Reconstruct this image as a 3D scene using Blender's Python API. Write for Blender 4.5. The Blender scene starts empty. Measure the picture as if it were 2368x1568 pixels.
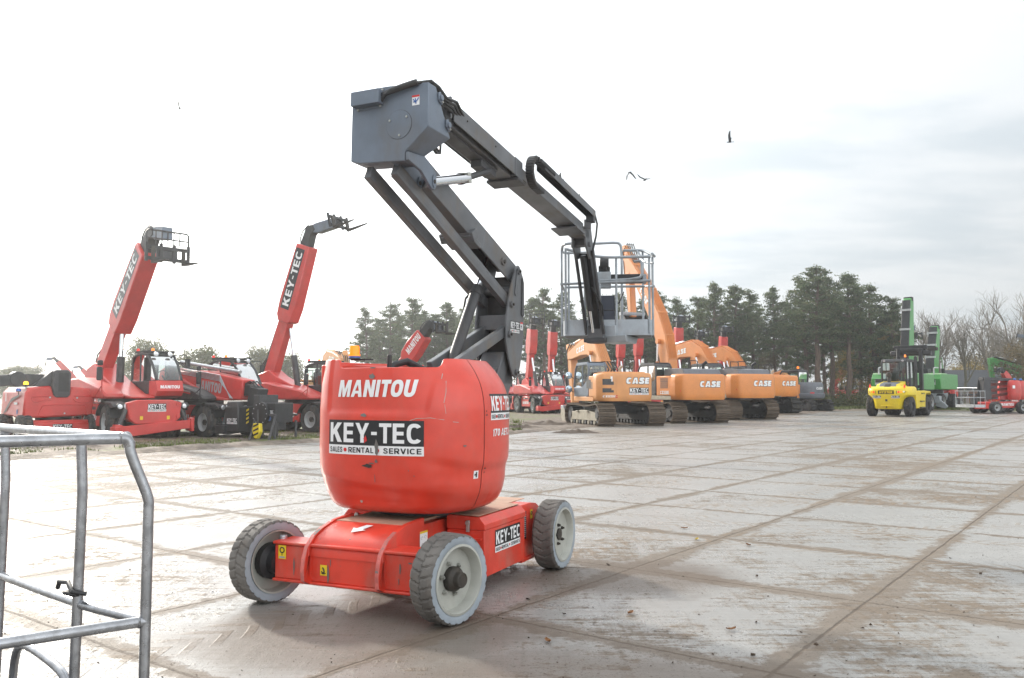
import bpy, bmesh, math, random
import numpy as np
from math import sin, cos, pi, radians as R
from mathutils import Vector as V, Matrix as X
random.seed(7)
S = bpy.context.scene
COL = S.collection
# ------------------------------------------------------------------ camera
FPX, CXP, CYP, HOR, CH = 1945., 1183.5, 784., 908., 1.577
PITCH = math.atan((HOR - CYP) / FPX)
cd = bpy.data.cameras.new('camera'); cam = bpy.data.objects.new('camera', cd); COL.objects.link(cam)
cd.sensor_fit = 'HORIZONTAL'; cd.sensor_width = 36; cd.lens = 36 * FPX / 2367.
cd.clip_start = .1; cd.clip_end = 5000
cam.location = (0, 0, CH); cam.rotation_euler = (pi / 2 + PITCH, 0, 0)
S.camera = cam
# ------------------------------------------------------------------ light
SUN_AZ, SUN_EL = R(-38), R(24)          # azimuth from +Y, negative = to the left
SDIR = V((sin(SUN_AZ) * cos(SUN_EL), cos(SUN_AZ) * cos(SUN_EL), sin(SUN_EL)))
sl = bpy.data.lights.new('sun', 'SUN'); so = bpy.data.objects.new('sun', sl); COL.objects.link(so)
sl.energy = 2.9; sl.angle = R(3.5); sl.color = (1, .93, .82)
so.rotation_euler = SDIR.to_track_quat('Z', 'Y').to_euler()
S.view_settings.view_transform = 'Standard'; S.view_settings.look = 'None'
S.view_settings.gamma = 1; S.view_settings.exposure = .62
S.cycles.max_bounces = 6; S.cycles.transparent_max_bounces = 12
S.cycles.caustics_reflective = False; S.cycles.caustics_refractive = False

# ------------------------------------------------------------------ node expressions
class E:
    t = None
    def __init__(s, k): s.k = k
    def __add__(a, b): return mth('ADD', a, b)
    def __radd__(a, b): return mth('ADD', a, b)
    def __sub__(a, b): return mth('SUBTRACT', a, b)
    def __rsub__(a, b): return mth('SUBTRACT', b, a)
    def __mul__(a, b): return mth('MULTIPLY', a, b)
    def __rmul__(a, b): return mth('MULTIPLY', a, b)
    def __truediv__(a, b): return mth('DIVIDE', a, b)
def lk(src, dst):
    if isinstance(src, E): E.t.links.new(src.k, dst)
    else:
        try: dst.default_value = src
        except Exception: dst.default_value = (*src, 1) if len(src) == 3 else src
def nd(t): return E.t.nodes.new(t)
def mth(op, a, b=0., c=None):
    n = nd('ShaderNodeMath'); n.operation = op
    lk(a, n.inputs[0]); lk(b, n.inputs[1])
    if c is not None: lk(c, n.inputs[2])
    return E(n.outputs[0])
def ab(a): return mth('ABSOLUTE', a)
def fl(a): return mth('FLOOR', a)
def fr(a): return a - fl(a)
def sm(x, a, b, lo=0., hi=1.):
    n = nd('ShaderNodeMapRange'); n.interpolation_type = 'SMOOTHSTEP'
    lk(x, n.inputs['Value']); n.inputs['From Min'].default_value = a; n.inputs['From Max'].default_value = b
    n.inputs['To Min'].default_value = lo; n.inputs['To Max'].default_value = hi
    return E(n.outputs[0])
def mix(f, a, b, bt='MIX'):
    n = nd('ShaderNodeMix'); n.data_type = 'RGBA'; n.blend_type = bt; n.clamp_factor = True
    lk(f, n.inputs[0]); lk(a, n.inputs[6]); lk(b, n.inputs[7]); return E(n.outputs[2])
def noise(v, sc, det=3., rough=.55, dist=0.):
    n = nd('ShaderNodeTexNoise')
    if v is not None: lk(v, n.inputs['Vector'])
    n.inputs['Scale'].default_value = sc; n.inputs['Detail'].default_value = det
    n.inputs['Roughness'].default_value = rough; n.inputs['Distortion'].default_value = dist
    return E(n.outputs[0])
def coords(kind='Object'): return E(nd('ShaderNodeTexCoord').outputs[kind])
def sep(v):
    n = nd('ShaderNodeSeparateXYZ'); lk(v, n.inputs[0]); return [E(o) for o in n.outputs]
def comb(x, y, z):
    n = nd('ShaderNodeCombineXYZ'); lk(x, n.inputs[0]); lk(y, n.inputs[1]); lk(z, n.inputs[2]); return E(n.outputs[0])
def vmap(v, sc=(1, 1, 1), rot=(0, 0, 0), loc=(0, 0, 0)):
    n = nd('ShaderNodeMapping'); lk(v, n.inputs[0])
    n.inputs['Scale'].default_value = sc; n.inputs['Rotation'].default_value = rot; n.inputs['Location'].default_value = loc
    return E(n.outputs[0])
def bump(h, st=.3, dist=.02):
    n = nd('ShaderNodeBump'); n.inputs['Strength'].default_value = st; n.inputs['Distance'].default_value = dist
    lk(h, n.inputs['Height']); return E(n.outputs[0])
def newmat(name):
    m = bpy.data.materials.new(name); m.use_nodes = True; E.t = m.node_tree
    return m, m.node_tree.nodes['Principled BSDF']

# ------------------------------------------------------------------ world: hazy sky with broken cloud
w = bpy.data.worlds.new('World'); S.world = w; w.use_nodes = True; E.t = w.node_tree
bg = w.node_tree.nodes['Background']
sk = nd('ShaderNodeTexSky'); sk.sky_type = 'NISHITA'; sk.sun_disc = False
sk.sun_elevation = SUN_EL; sk.sun_rotation = SUN_AZ; sk.air_density = 1.0; sk.dust_density = 2.0
g = coords('Generated'); gx, gy, gz = sep(g)
n_ = nd('ShaderNodeVectorMath'); n_.operation = 'DOT_PRODUCT'; lk(g, n_.inputs[0]); n_.inputs[1].default_value = SDIR
dt = E(n_.outputs['Value'])
zz = mth('MAXIMUM', gz, 0.) + .12
pv = comb(gx / zz, gy / zz, 0.)
c1 = noise(vmap(pv, (.34, .62, 1), (0, 0, .35)), 1.5, 6, .56)
c2 = noise(vmap(pv, (.5, .9, 1), (0, 0, .2), (3, 1, 0)), 3.2, 6, .6)
dens = sm(c1 * .75 + c2 * .35, .38, .66)
glow = mth('POWER', mth('MAXIMUM', dt, 0.), 7.)
glow2 = mth('POWER', mth('MAXIMUM', dt, 0.), 2.)
cloud_lo = mix(sm(dens, 0., 1.), (6.7, 7.3, 7.7), (8.6, 8.85, 9.0))        # thin veil .. thick white cloud
sky = mix(.9, E(sk.outputs[0]), cloud_lo)
br = glow * 1.9 + glow2 * .50 + .60 + mth('MAXIMUM', gz, 0.) * .72 + mth('MAXIMUM', 0. - dt, 0.) * 1.75  # last term: unseen sky opposite the sun brightened as added fill
n_ = nd('ShaderNodeVectorMath'); n_.operation = 'SCALE'; lk(sky, n_.inputs[0]); lk(br, n_.inputs['Scale'])
lk(E(n_.outputs[0]), bg.inputs[0]); bg.inputs[1].default_value = .085

# ------------------------------------------------------------------ placement helpers
def ray(px, py):
    x = (px - CXP) / FPX; y = -(py - CYP) / FPX
    return V((x, cos(PITCH) - y * sin(PITCH), sin(PITCH) + y * cos(PITCH)))
def ground(px, py, z=0.):
    r = ray(px, py); t = (z - CH) / r.z; return V((0, 0, CH)) + r * t
def at(px, py, Y):
    r = ray(px, py); return V((0, 0, CH)) + r * (Y / r.y)

# ------------------------------------------------------------------ mesh builder
class MB:
    def __init__(s): s.v = []; s.f = []; s.m = []; s.mats = []; s.M = None
    def mi(s, m):
        if m not in s.mats: s.mats.append(m)
        return s.mats.index(m)
    def add(s, vs, fs, m):
        o = len(s.v); i = s.mi(m)
        s.v += [tuple(s.M @ V(v)) if s.M else tuple(v) for v in vs]
        s.f += [tuple(o + k for k in f) for f in fs]; s.m += [i] * len(fs); return s
    def box(s, c, sz, m, rot=None, tx=1., ty=1.):
        """box centred at c; tx/ty shrink the top."""
        h = [a / 2 for a in sz]; vs = []
        for z in (-1, 1):
            for x, y in ((-1, -1), (1, -1), (1, 1), (-1, 1)):
                p = V((x * h[0] * (tx if z > 0 else 1), y * h[1] * (ty if z > 0 else 1), z * h[2]))
                if rot is not None: p = rot @ p
                vs.append(p + V(c))
        return s.add(vs, [(3, 2, 1, 0), (4, 5, 6, 7), (0, 1, 5, 4), (1, 2, 6, 5), (2, 3, 7, 6), (3, 0, 4, 7)], m)
    def prism(s, poly, a, b, m, ax='y'):
        """polygon (x,z) extruded from y=a to y=b (ax y); ax x: (y,z); ax z: (x,y)."""
        P = {'y': lambda p, t: (p[0], t, p[1]), 'x': lambda p, t: (t, p[0], p[1]), 'z': lambda p, t: (p[0], p[1], t)}[ax]
        n = len(poly); vs = [P(p, a) for p in poly] + [P(p, b) for p in poly]
        ar = sum(poly[i][0] * poly[(i + 1) % n][1] - poly[(i + 1) % n][0] * poly[i][1] for i in range(n))
        flip = (ar > 0) ^ (b < a) ^ (ax == 'y')
        f0, f1 = list(range(n)), list(range(n, 2 * n))
        fs = [tuple(reversed(f0)), tuple(f1)] + [(i, (i + 1) % n, n + (i + 1) % n, n + i) for i in range(n)]
        if not flip: fs = [tuple(reversed(f)) for f in fs]
        return s.add(vs, fs, m)
    def tube(s, pts, r, m, n=10, closed=False, cap=True):
        pts = [V(p) for p in pts]; L = len(pts); rings = []
        up = None
        for i, p in enumerate(pts):
            a = pts[(i - 1) % L] if (i or closed) else p; b = pts[(i + 1) % L] if (i < L - 1 or closed) else p
            t = (b - a).normalized()
            if up is None: up = V((0, 0, 1)) if abs(t.z) < .9 else V((1, 0, 0))
            u = (up - t * up.dot(t)); u = u.normalized() if u.length > 1e-4 else t.orthogonal().normalized()
            up = u; w_ = t.cross(u)
            rr = r[i] if isinstance(r, (list, tuple)) else r
            if 0 < i < L - 1 or closed:
                c = (p - a).normalized().dot((b - p).normalized()); rr_ = rr
            rings.append([p + (u * cos(k * 2 * pi / n) + w_ * sin(k * 2 * pi / n)) * rr for k in range(n)])
        vs = [q for g_ in rings for q in g_]; fs = []
        for i in range(L if closed else L - 1):
            j = (i + 1) % L
            for k in range(n): fs.append((i * n + k, i * n + (k + 1) % n, j * n + (k + 1) % n, j * n + k))
        if cap and not closed: fs += [tuple(reversed(range(n))), tuple(range((L - 1) * n, L * n))]
        return s.add(vs, fs, m)
    def cyl(s, p0, p1, r0, m, r1=None, n=16): return s.tube([p0, p1], [r0, r0 if r1 is None else r1], m, n)
    def lathe(s, prof, m, c=(0, 0, 0), ax='y', n=32, flip=False):
        """prof = [(radius, along)] turned about the axis through c."""
        vs = []; L = len(prof)
        for k in range(n):
            a = 2 * pi * k / n
            for r, t in prof:
                q = {'y': (r * cos(a), t, r * sin(a)), 'z': (r * cos(a), r * sin(a), t), 'x': (t, r * cos(a), r * sin(a))}[ax]
                vs.append((q[0] + c[0], q[1] + c[1], q[2] + c[2]))
        fs = []
        for k in range(n):
            k2 = (k + 1) % n
            for i in range(L - 1):
                f = (k * L + i, k * L + i + 1, k2 * L + i + 1, k2 * L + i)
                fs.append(f if flip else tuple(reversed(f)))
        return s.add(vs, fs, m)
    def quad(s, a, b, c, d, m): return s.add([a, b, c, d], [(0, 1, 2, 3)], m)
    def sheet(s, rows, m, flip=False):
        n = len(rows[0]); vs = [p for r in rows for p in r]; fs = []
        for i in range(len(rows) - 1):
            for j in range(n - 1):
                f = (i * n + j, i * n + j + 1, (i + 1) * n + j + 1, (i + 1) * n + j)
                fs.append(tuple(reversed(f)) if flip else f)
        return s.add(vs, fs, m)
    def build(s, name, parent=None, bev=0., ang=32, seg=2, fix=True, smooth=True):
        me = bpy.data.meshes.new(name); me.from_pydata(s.v, [], s.f)
        for m in s.mats: me.materials.append(m)
        me.polygons.foreach_set('material_index', s.m)
        if fix:
            b = bmesh.new(); b.from_mesh(me); bmesh.ops.recalc_face_normals(b, faces=b.faces); b.to_mesh(me); b.free()
        me.update()
        if smooth:
            me.shade_smooth(); me.set_sharp_from_angle(angle=R(ang))
        o = bpy.data.objects.new(name, me); COL.objects.link(o)
        if parent: o.parent = parent
        if bev:
            md = o.modifiers.new('edge', 'BEVEL'); md.width = bev; md.segments = seg; md.limit_method = 'ANGLE'; md.angle_limit = R(40)
            md.harden_normals = False
        return o
def rounded(pts, it=2, k=.22):
    pts = [V(p) for p in pts]
    for _ in range(it if len(pts) > 2 else 0):
        q = [pts[0]]
        for a, b in zip(pts, pts[1:]): q += [a.lerp(b, k), a.lerp(b, 1 - k)]
        pts = q + [pts[-1]]
    return pts
def tag(o, label, cat, group=None, kind=None):
    o['label'] = label; o['category'] = cat
    if group: o['group'] = group
    if kind: o['kind'] = kind
    return o
def thing(name, label, cat, loc=(0, 0, 0), rz=0., sc=1., group=None):
    o = bpy.data.objects.new(name, None); COL.objects.link(o); o.empty_display_size = .3
    o.location = loc; o.rotation_euler = (0, 0, rz); o.scale = (sc, sc, sc); return tag(o, label, cat, group)
def kids(o): return [c for c in bpy.data.objects if c.parent == o]
def dup(root, loc, rz, sc, label, skip=()):
    r = root.copy(); COL.objects.link(r); r.location = loc; r.rotation_euler = (0, 0, rz); r.scale = (sc, sc, sc); r['label'] = label
    for ch in kids(root):
        if ch.name.split('.')[0] in skip: continue
        c = ch.copy(); COL.objects.link(c); c.parent = r
        for g_ in kids(ch):
            d_ = g_.copy(); COL.objects.link(d_); d_.parent = c
    return r

# ------------------------------------------------------------------ lettering: own heavy block letters
def _arc(cx, cy, rx, ry, a0, a1, n=10, e=2.5):
    r = []
    for i in range(n + 1):
        a = R(a0 + (a1 - a0) * i / n); c, s = cos(a), sin(a)
        r.append((cx + rx * abs(c) ** (2 / e) * (1 if c >= 0 else -1), cy + ry * abs(s) ** (2 / e) * (1 if s >= 0 else -1)))
    return r
def _stroke(path, t):
    L_, R_ = [], []
    for i, p in enumerate(path):
        a = path[max(0, i - 1)]; b = path[min(len(path) - 1, i + 1)]; dx, dy = b[0] - a[0], b[1] - a[1]; q = math.hypot(dx, dy)
        nx, ny = -dy / q * t / 2, dx / q * t / 2; L_.append((p[0] + nx, p[1] + ny)); R_.append((p[0] - nx, p[1] - ny))
    return L_ + R_[::-1]
def _hole(out, inn): return out + [out[0], inn[0]] + inn[:0:-1] + [inn[0]]
def letter(ch, t):
    h = t * .86; m = .5
    if ch == 'K': return [(0, 0), (t, 0), (t, .34), (.30, .42), (.54, 0), (.86, 0), (.50, .60), (.84, 1), (.52, 1), (t, .64), (t, 1), (0, 1)], .84
    if ch == 'E': w = .64; return [(0, 0), (w, 0), (w, h), (t, h), (t, .5 - h / 2), (w * .94, .5 - h / 2), (w * .94, .5 + h / 2), (t, .5 + h / 2), (t, 1 - h), (w, 1 - h), (w, 1), (0, 1)], w
    if ch == 'F': w = .6; return [(0, 0), (t, 0), (t, .5 - h / 2), (w * .94, .5 - h / 2), (w * .94, .5 + h / 2), (t, .5 + h / 2), (t, 1 - h), (w, 1 - h), (w, 1), (0, 1)], w
    if ch == 'L': w = .6; return [(0, 0), (w, 0), (w, h), (t, h), (t, 1), (0, 1)], w
    if ch == 'T': w = .72; c = w / 2; return [(c - t / 2, 0), (c + t / 2, 0), (c + t / 2, 1 - h), (w, 1 - h), (w, 1), (0, 1), (0, 1 - h), (c - t / 2, 1 - h)], w
    if ch == 'I': return [(0, 0), (t, 0), (t, 1), (0, 1)], t
    if ch == '1': return [(.12, 0), (.12 + t, 0), (.12 + t, 1), (.16, 1), (0, .8), (0, .66), (.12, .74)], .14 + t
    if ch == '-': return [(0, .40), (.34, .40), (.34, .40 + t * .75), (0, .40 + t * .75)], .34
    if ch == 'Y': w = .84; c = w / 2; return [(c - t / 2, 0), (c + t / 2, 0), (c + t / 2, .40), (w, 1), (w - t * 1.12, 1), (c, .62), (t * 1.12, 1), (0, 1), (c - t / 2, .40)], w
    if ch == 'V': w = .84; c = w / 2; q = t * .55; return [(c - q, 0), (c + q, 0), (w, 1), (w - t * 1.05, 1), (c, .32), (t * 1.05, 1), (0, 1)], w
    if ch == 'X': w = .84; c = w / 2; q = t * 1.18; return [(0, 0), (q, 0), (c, .33), (w - q, 0), (w, 0), (c + q * .52, .5), (w, 1), (w - q, 1), (c, .67), (q, 1), (0, 1), (c - q * .52, .5)], w
    if ch == 'M': w = 1.02; c = w / 2; return [(0, 0), (t * .92, 0), (t * .92, .60), (c - t * .38, 0), (c + t * .38, 0), (w - t * .92, .60), (w - t * .92, 0), (w, 0), (w, 1), (w - t * 1.2, 1), (c, .46), (t * 1.2, 1), (0, 1)], w
    if ch == 'N': w = .82; return [(0, 0), (t, 0), (t, .56), (w - t, 0), (w, 0), (w, 1), (w - t, 1), (w - t, .44), (t, 1), (0, 1)], w
    if ch == 'H': w = .78; return [(0, 0), (t, 0), (t, .5 - h / 2), (w - t, .5 - h / 2), (w - t, 0), (w, 0), (w, 1), (w - t, 1), (w - t, .5 + h / 2), (t, .5 + h / 2), (t, 1), (0, 1)], w
    if ch == 'U': w = .78; return [(0, 1), (0, .38)] + _arc(w / 2, .38, w / 2, .38, 180, 360)[1:-1] + [(w, .38), (w, 1), (w - t, 1), (w - t, .36)] + _arc(w / 2, .36, w / 2 - t, .36 - h, 360, 180)[1:-1] + [(t, .36), (t, 1)], w
    if ch == 'J': w = .56; return [(0, .30)] + _arc(w / 2, .32, w / 2, .32, 180, 360)[1:-1] + [(w, .32), (w, 1), (w - t, 1), (w - t, .34)] + _arc(w / 2, .34, max(.02, w / 2 - t), .34 - h, 360, 180)[1:-1] + [(t * .9, .32)], w
    if ch in 'O0': w = .84 if ch == 'O' else .70; return _hole(_arc(w / 2, .5, w / 2, .5, 0, 345, 23), _arc(w / 2, .5, w / 2 - t, .5 - h, 0, 345, 23)), w
    if ch == 'C': w = .80; return _arc(w / 2, .5, w / 2, .5, 38, 322, 20) + _arc(w / 2, .5, w / 2 - t, .5 - h, 312, 48, 16), w
    if ch == 'A': w = .90; c = w / 2; q = t * 1.02; return [(0, 0), (q, 0), (q + .06, .20), (w - q - .06, .20), (w - q, 0), (w, 0), (c + t * .62, 1), (c, 1), (c, .74), (c + .135 * (.9 - t) / .66 + .02, .36), (c - .135 * (.9 - t) / .66 - .02, .36), (c, .74), (c, 1), (c - t * .62, 1)], w
    if ch == 'R': w = .76; return [(0, 0), (t, 0), (t, .36), (t + .10, .36), (w - t * 1.1, 0), (w + .04, 0), (w - .15, .40)] + _arc(w - .30, .69, .30, .31, -50, 90, 10) + [(0, 1), (0, .9), (t, 1 - h)] + _arc(w - .32, .69, .32 - t * .95 + .02, max(.06, .31 - h), 90, -90, 8) + [(t, .69 - max(.06, .31 - h)), (t, 1 - h), (0, .9)], w
    if ch == 'S': t2 = t * .92; return _stroke([(.66, .70), (.64, .80), (.54, .885), (.38, 1 - t2 / 2), (.22, .885), (.15, .76), (.20, .63), (.38, .535), (.56, .455), (.66, .33), (.63, .16), (.52, .11), (.38, t2 / 2), (.20, .11), (.12, .20), (.11, .31)], t2), .78
    if ch == 'G': w = .82; return _arc(w / 2, .5, w / 2, .5, 38, 318, 20) + [(w - .02, .5), (w * .52, .5), (w * .52, .5 - h * .8), (w - t * 1.05, .5 - h * .8)] + _arc(w / 2, .5, w / 2 - t, .5 - h, 318, 48, 16), w
    if ch == 'B': w = .74; return _hole(_hole([(0, 0), (w - .22, 0)] + _arc(w - .26, .27, .26, .27, -80, 80, 8) + _arc(w - .30, .76, .25, .24, -70, 80, 8) + [(w - .28, 1), (0, 1)], [(t, h), (w - t, h + .04), (w - t, .5 - h * .6), (t, .5 - h * .5)]), [(t, .5 + h * .5), (w - t * 1.2, .5 + h * .6), (w - t * 1.2, 1 - h), (t, 1 - h)]), w
    if ch == '2': t2 = t * .9; return _stroke([(.10, .70), (.14, .84), (.34, 1 - t2 / 2), (.54, .86), (.57, .70), (.46, .50), (.26, .30), (.14, t2 / 2 + .04), (.2, t2 / 2), (.66, t2 / 2)], t2), .70
    if ch == '3': t2 = t * .9; return _stroke([(.08, .78), (.20, .91), (.34, 1 - t2 / 2), (.52, .88), (.54, .70), (.40, .55), (.30, .53), (.44, .49), (.58, .36), (.56, .16), (.36, t2 / 2), (.18, .10), (.07, .22)], t2), .68
    if ch == '5': t2 = t * .9; return _stroke([(.62, 1 - t2 / 2), (.18, 1 - t2 / 2), (.15, .58), (.36, .62), (.54, .50), (.57, .32), (.48, .14), (.32, t2 / 2), (.12, .14), (.08, .26)], t2), .70
    if ch == '7': w = .62; return [(.10, 0), (.10 + t * 1.1, 0), (w, .82), (w, 1), (0, 1), (0, 1 - h), (w - t * 1.1, 1 - h)], w
    return None
_tc = {}
def glyphs(txt, bold=.24, shear=0., space=.13):
    k = (txt, bold, shear, space)
    if k in _tc: return _tc[k]
    b = bmesh.new(); x = 0.
    for ch in txt:
        if ch == ' ': x += .35; continue
        P, w_ = letter(ch, bold)
        try: b.faces.new([b.verts.new((x + p + q * shear, q, 0)) for p, q in P]).normal_update()
        except ValueError: pass
        x += w_ + (space if ch not in 'LT' else space * .6)
    bmesh.ops.triangulate(b, faces=b.faces, ngon_method='EAR_CLIP'); b.verts.index_update()
    vs = [(v.co.x, v.co.y) for v in b.verts]; fs = [tuple(v.index for v in f.verts) for f in b.faces]; b.free()
    x0 = min(v[0] for v in vs); x1 = max(v[0] for v in vs)
    vs = [(a - (x0 + x1) / 2, c - .5) for a, c in vs]
    _tc[k] = (vs, fs, x1 - x0); return _tc[k]
def refine(vs, fs, mx):
    """split long triangles so that lettering follows a curved panel."""
    b = bmesh.new(); vv = [b.verts.new((x, y, 0)) for x, y in vs]
    for f in fs:
        try: b.faces.new([vv[i] for i in f])
        except ValueError: pass
    for _ in range(4):
        es = [e for e in b.edges if e.calc_length() > mx]
        if not es: break
        bmesh.ops.subdivide_edges(b, edges=es, cuts=1, use_grid_fill=False)
        bmesh.ops.triangulate(b, faces=b.faces)
    b.verts.index_update()
    r = [(v.co.x, v.co.y) for v in b.verts], [tuple(v.index for v in f.verts) for f in b.faces]; b.free(); return r
def word(mb, txt, w, h, mp, m, lift=.003, x=0., y=0., bold=.24, shear=0., space=.13, fine=0.):
    """lay a word w x h metres centred at (x,y) of the surface mp(x,y,lift)."""
    vs, fs, a = glyphs(txt, bold, shear, space)
    vs = [(p * w / a + x, q * h + y) for p, q in vs]
    if fine: vs, fs = refine(vs, fs, fine)
    mb.add([mp(p, q, lift) for p, q in vs], fs, m)
def patch(mb, x0, y0, x1, y1, mp, m, lift=.002, nx=1, ny=1):
    rows = [[mp(x0 + (x1 - x0) * i / nx, y0 + (y1 - y0) * j / ny, lift) for i in range(nx + 1)] for j in range(ny + 1)]
    mb.sheet(rows, m)
def disc(mb, x, y, r, mp, m, lift=.003, n=10):
    mb.add([mp(x + r * cos(k * 2 * pi / n), y + r * sin(k * 2 * pi / n), lift) for k in range(n)], [tuple(range(n))], m)
def flatmap(o, ux, uy):
    o = V(o); ux = V(ux).normalized(); uy = V(uy).normalized(); nz = ux.cross(uy)
    return lambda x, y, l: o + ux * x + uy * y + nz * l
def keytec(mp, w, h, parent, name='sticker', nx=1, fine=0., strip=True, lift=.002):
    """black plate with the white firm name over a white strip with the three services."""
    mb = MB(); s = .27 if strip else 0
    patch(mb, -w / 2, -h / 2 + h * s, w / 2, h / 2, mp, M['blk_film'], lift, nx)
    if strip: patch(mb, -w / 2, -h / 2, w / 2, -h / 2 + h * s, mp, M['wht_film'], lift, nx)
    word(mb, 'KEY-TEC', w * .95, h * (1 - s) * .78, mp, M['wht_film'], lift * 2, 0, h * s / 2, .215, fine=fine)
    if strip:
        yy = -h / 2 + h * s / 2; th = h * s * .58
        for t, x, ww in (('SALES', -.40, .155), ('RENTAL', -.115, .27), ('SERVICE', .30, .36)):
            word(mb, t, w * ww, th, mp, M['blk_film'], lift * 2, x * w, yy, .2, space=.16, fine=fine)
        disc(mb, -.288 * w, yy, th * .38, mp, M['red_film'], lift * 2); disc(mb, .062 * w, yy, th * .38, mp, M['red_film'], lift * 2)
    return mb.build(name, parent, fix=False, smooth=bool(fine))

# ------------------------------------------------------------------ materials
M = {}
def paint(name, col, rough=.4, metal=0., var=.12, sc=5., dirt=(.20, .16, .12), damt=.25, dsc=3., bmp=0., bsc=60., coat=0., spec=.5, chip=None, chips=.72):
    m, p = newmat(name); o = coords()
    n1 = noise(o, sc, 4); n2 = noise(vmap(o, (1, 1, .45)), dsc, 6, .62)
    c = mix(sm(n1, .3, .7), tuple(a * (1 - var) for a in col), tuple(min(1, a * (1 + var)) for a in col))
    df = sm(n2, .48, .78) * damt
    c = mix(df, c, dirt)
    rg = noise(o, sc * 2.3, 3) * .22 + (rough - .11) + df * .3
    if chip:
        ch = sm(noise(o, 17, 5, .65), chips, chips + .015); c = mix(ch, c, chip); rg = rg + ch * .2
    lk(c, p.inputs['Base Color']); lk(rg, p.inputs['Roughness']); p.inputs['Metallic'].default_value = metal
    p.inputs['Coat Weight'].default_value = coat; p.inputs['Coat Roughness'].default_value = .15
    p.inputs['Specular IOR Level'].default_value = spec
    if bmp: lk(bump(noise(o, bsc, 4, .6), bmp, .01), p.inputs['Normal'])
    M[name] = m; return m
def plain(name, col, rough=.5, metal=0., emit=None, es=1., alpha=None, trans=0.):
    m, p = newmat(name); p.inputs['Base Color'].default_value = (*col, 1); p.inputs['Roughness'].default_value = rough
    p.inputs['Metallic'].default_value = metal
    if emit: p.inputs['Emission Color'].default_value = (*emit, 1); p.inputs['Emission Strength'].default_value = es
    if trans: p.inputs['Transmission Weight'].default_value = trans
    M[name] = m; return m
RED = (.65, .046, .023)
paint('lift_red', RED, .34, coat=.35, var=.07, damt=.22, dirt=(.42, .22, .17), dsc=2.2, chip=(.16, .15, .15), chips=.735, bmp=.05, bsc=160)
paint('chassis_red', RED, .4, coat=.15, var=.12, damt=.45, dirt=(.33, .20, .15), dsc=4, chip=(.12, .11, .10), chips=.69, bmp=.06, bsc=120)
paint('dusty_top', (.45, .27, .19), .7, damt=.8, dirt=(.36, .29, .21), dsc=4, bmp=.1)
paint('machine_red', (.55, .035, .028), .4, coat=.2, var=.12, damt=.32, dirt=(.34, .2, .16), dsc=.8, sc=1.5)
paint('boom_grey', (.115, .118, .125), .42, metal=.15, var=.16, sc=3, damt=.85, dirt=(.165, .135, .105), dsc=4, bmp=.06, bsc=90)
paint('box_grey', (.14, .168, .21), .42, metal=.1, var=.1, sc=3, damt=.5, dirt=(.13, .11, .09), dsc=2.6, bmp=.05, bsc=140)
paint('dark_grey', (.045, .045, .048), .5, damt=.4, dirt=(.12, .10, .08), var=.2, bmp=.04)
paint('black_part', (.018, .018, .02), .5, damt=.35, dirt=(.09, .08, .065), var=.2)
paint('rubber', (.03, .03, .031), .75, damt=.8, dirt=(.16, .125, .09), dsc=5, bmp=.12, bsc=50)
paint('tyre_grey', (.135, .124, .113), .8, damt=.75, dirt=(.15, .125, .105), var=.22, dsc=7, bmp=.15, bsc=70)
paint('tyre_side', (.30, .335, .37), .7, damt=.35, dirt=(.22, .2, .18), dsc=6, bmp=.06)
paint('rim_grey', (.40, .40, .36), .5, damt=.35, dirt=(.25, .22, .17), dsc=5, bmp=.04)
paint('hub_iron', (.05, .045, .04), .6, metal=.4, damt=.5, dirt=(.12, .09, .06), bmp=.2, bsc=60)
paint('galv', (.42, .44, .46), .38, metal=.75, var=.15, sc=9, damt=.3, dirt=(.28, .27, .26), dsc=8)
paint('tube_grey', (.30, .325, .35), .45, metal=.3, var=.14, sc=6, damt=.4, dirt=(.2, .17, .14), dsc=9, bmp=.05)
paint('toe_grey', (.33, .36, .39), .5, metal=.2, var=.1, damt=.4, dirt=(.22, .18, .15), dsc=5, bmp=.04)
plain('chrome', (.75, .76, .78), .12, 1.)
paint('steel_bolt', (.45, .45, .42), .4, metal=.8, damt=.4)
paint('orange', (.66, .235, .055), .4, coat=.2, var=.07, damt=.22, dirt=(.42, .24, .12), dsc=.9, sc=1.3)
paint('orange_old', (.66, .29, .10), .45, coat=.1, var=.08, damt=.35, dirt=(.40, .26, .15), dsc=1.1, sc=1.3)
paint('hood_grey', (.12, .13, .15), .42, damt=.25, var=.1)
paint('track_iron', (.115, .085, .06), .75, metal=.25, damt=.7, dirt=(.19, .14, .10), dsc=4, bmp=.25, bsc=30)
paint('frame_iron', (.05, .05, .052), .6, damt=.55, dirt=(.17, .14, .10), dsc=1.6)
paint('frame_pale', (.34, .31, .24), .6, damt=.5, dirt=(.22, .18, .13), dsc=1.6)
paint('yellow', (.80, .60, .015), .38, coat=.2, var=.05, damt=.2, dirt=(.5, .4, .08), dsc=1.2)
paint('green', (.055, .27, .055), .4, coat=.2, var=.08, damt=.28, dirt=(.16, .3, .12), dsc=1)
paint('pale_green', (.30, .48, .25), .4, damt=.3)
paint('pale_grey', (.45, .46, .46), .45, damt=.3)
plain('navy', (.03, .036, .055), .5); plain('wht_film', (.80, .80, .80), .4); plain('blk_film', (.016, .016, .018), .35); plain('red_film', (.6, .03, .03), .4)
plain('yel_film', (.78, .55, .02), .4); plain('blu_film', (.05, .12, .35), .4); plain('grey_film', (.35, .35, .36), .4)
plain('amber', (.95, .22, .01), .15, emit=(1, .2, .0), es=.7); plain('red_lamp', (.75, .03, .02), .15, emit=(1, .05, .02), es=.35)
plain('amber_hot', (1, .4, .05), .2, emit=(1, .42, .02), es=2.2)
plain('blue_lamp', (.05, .16, .5), .2)
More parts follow.
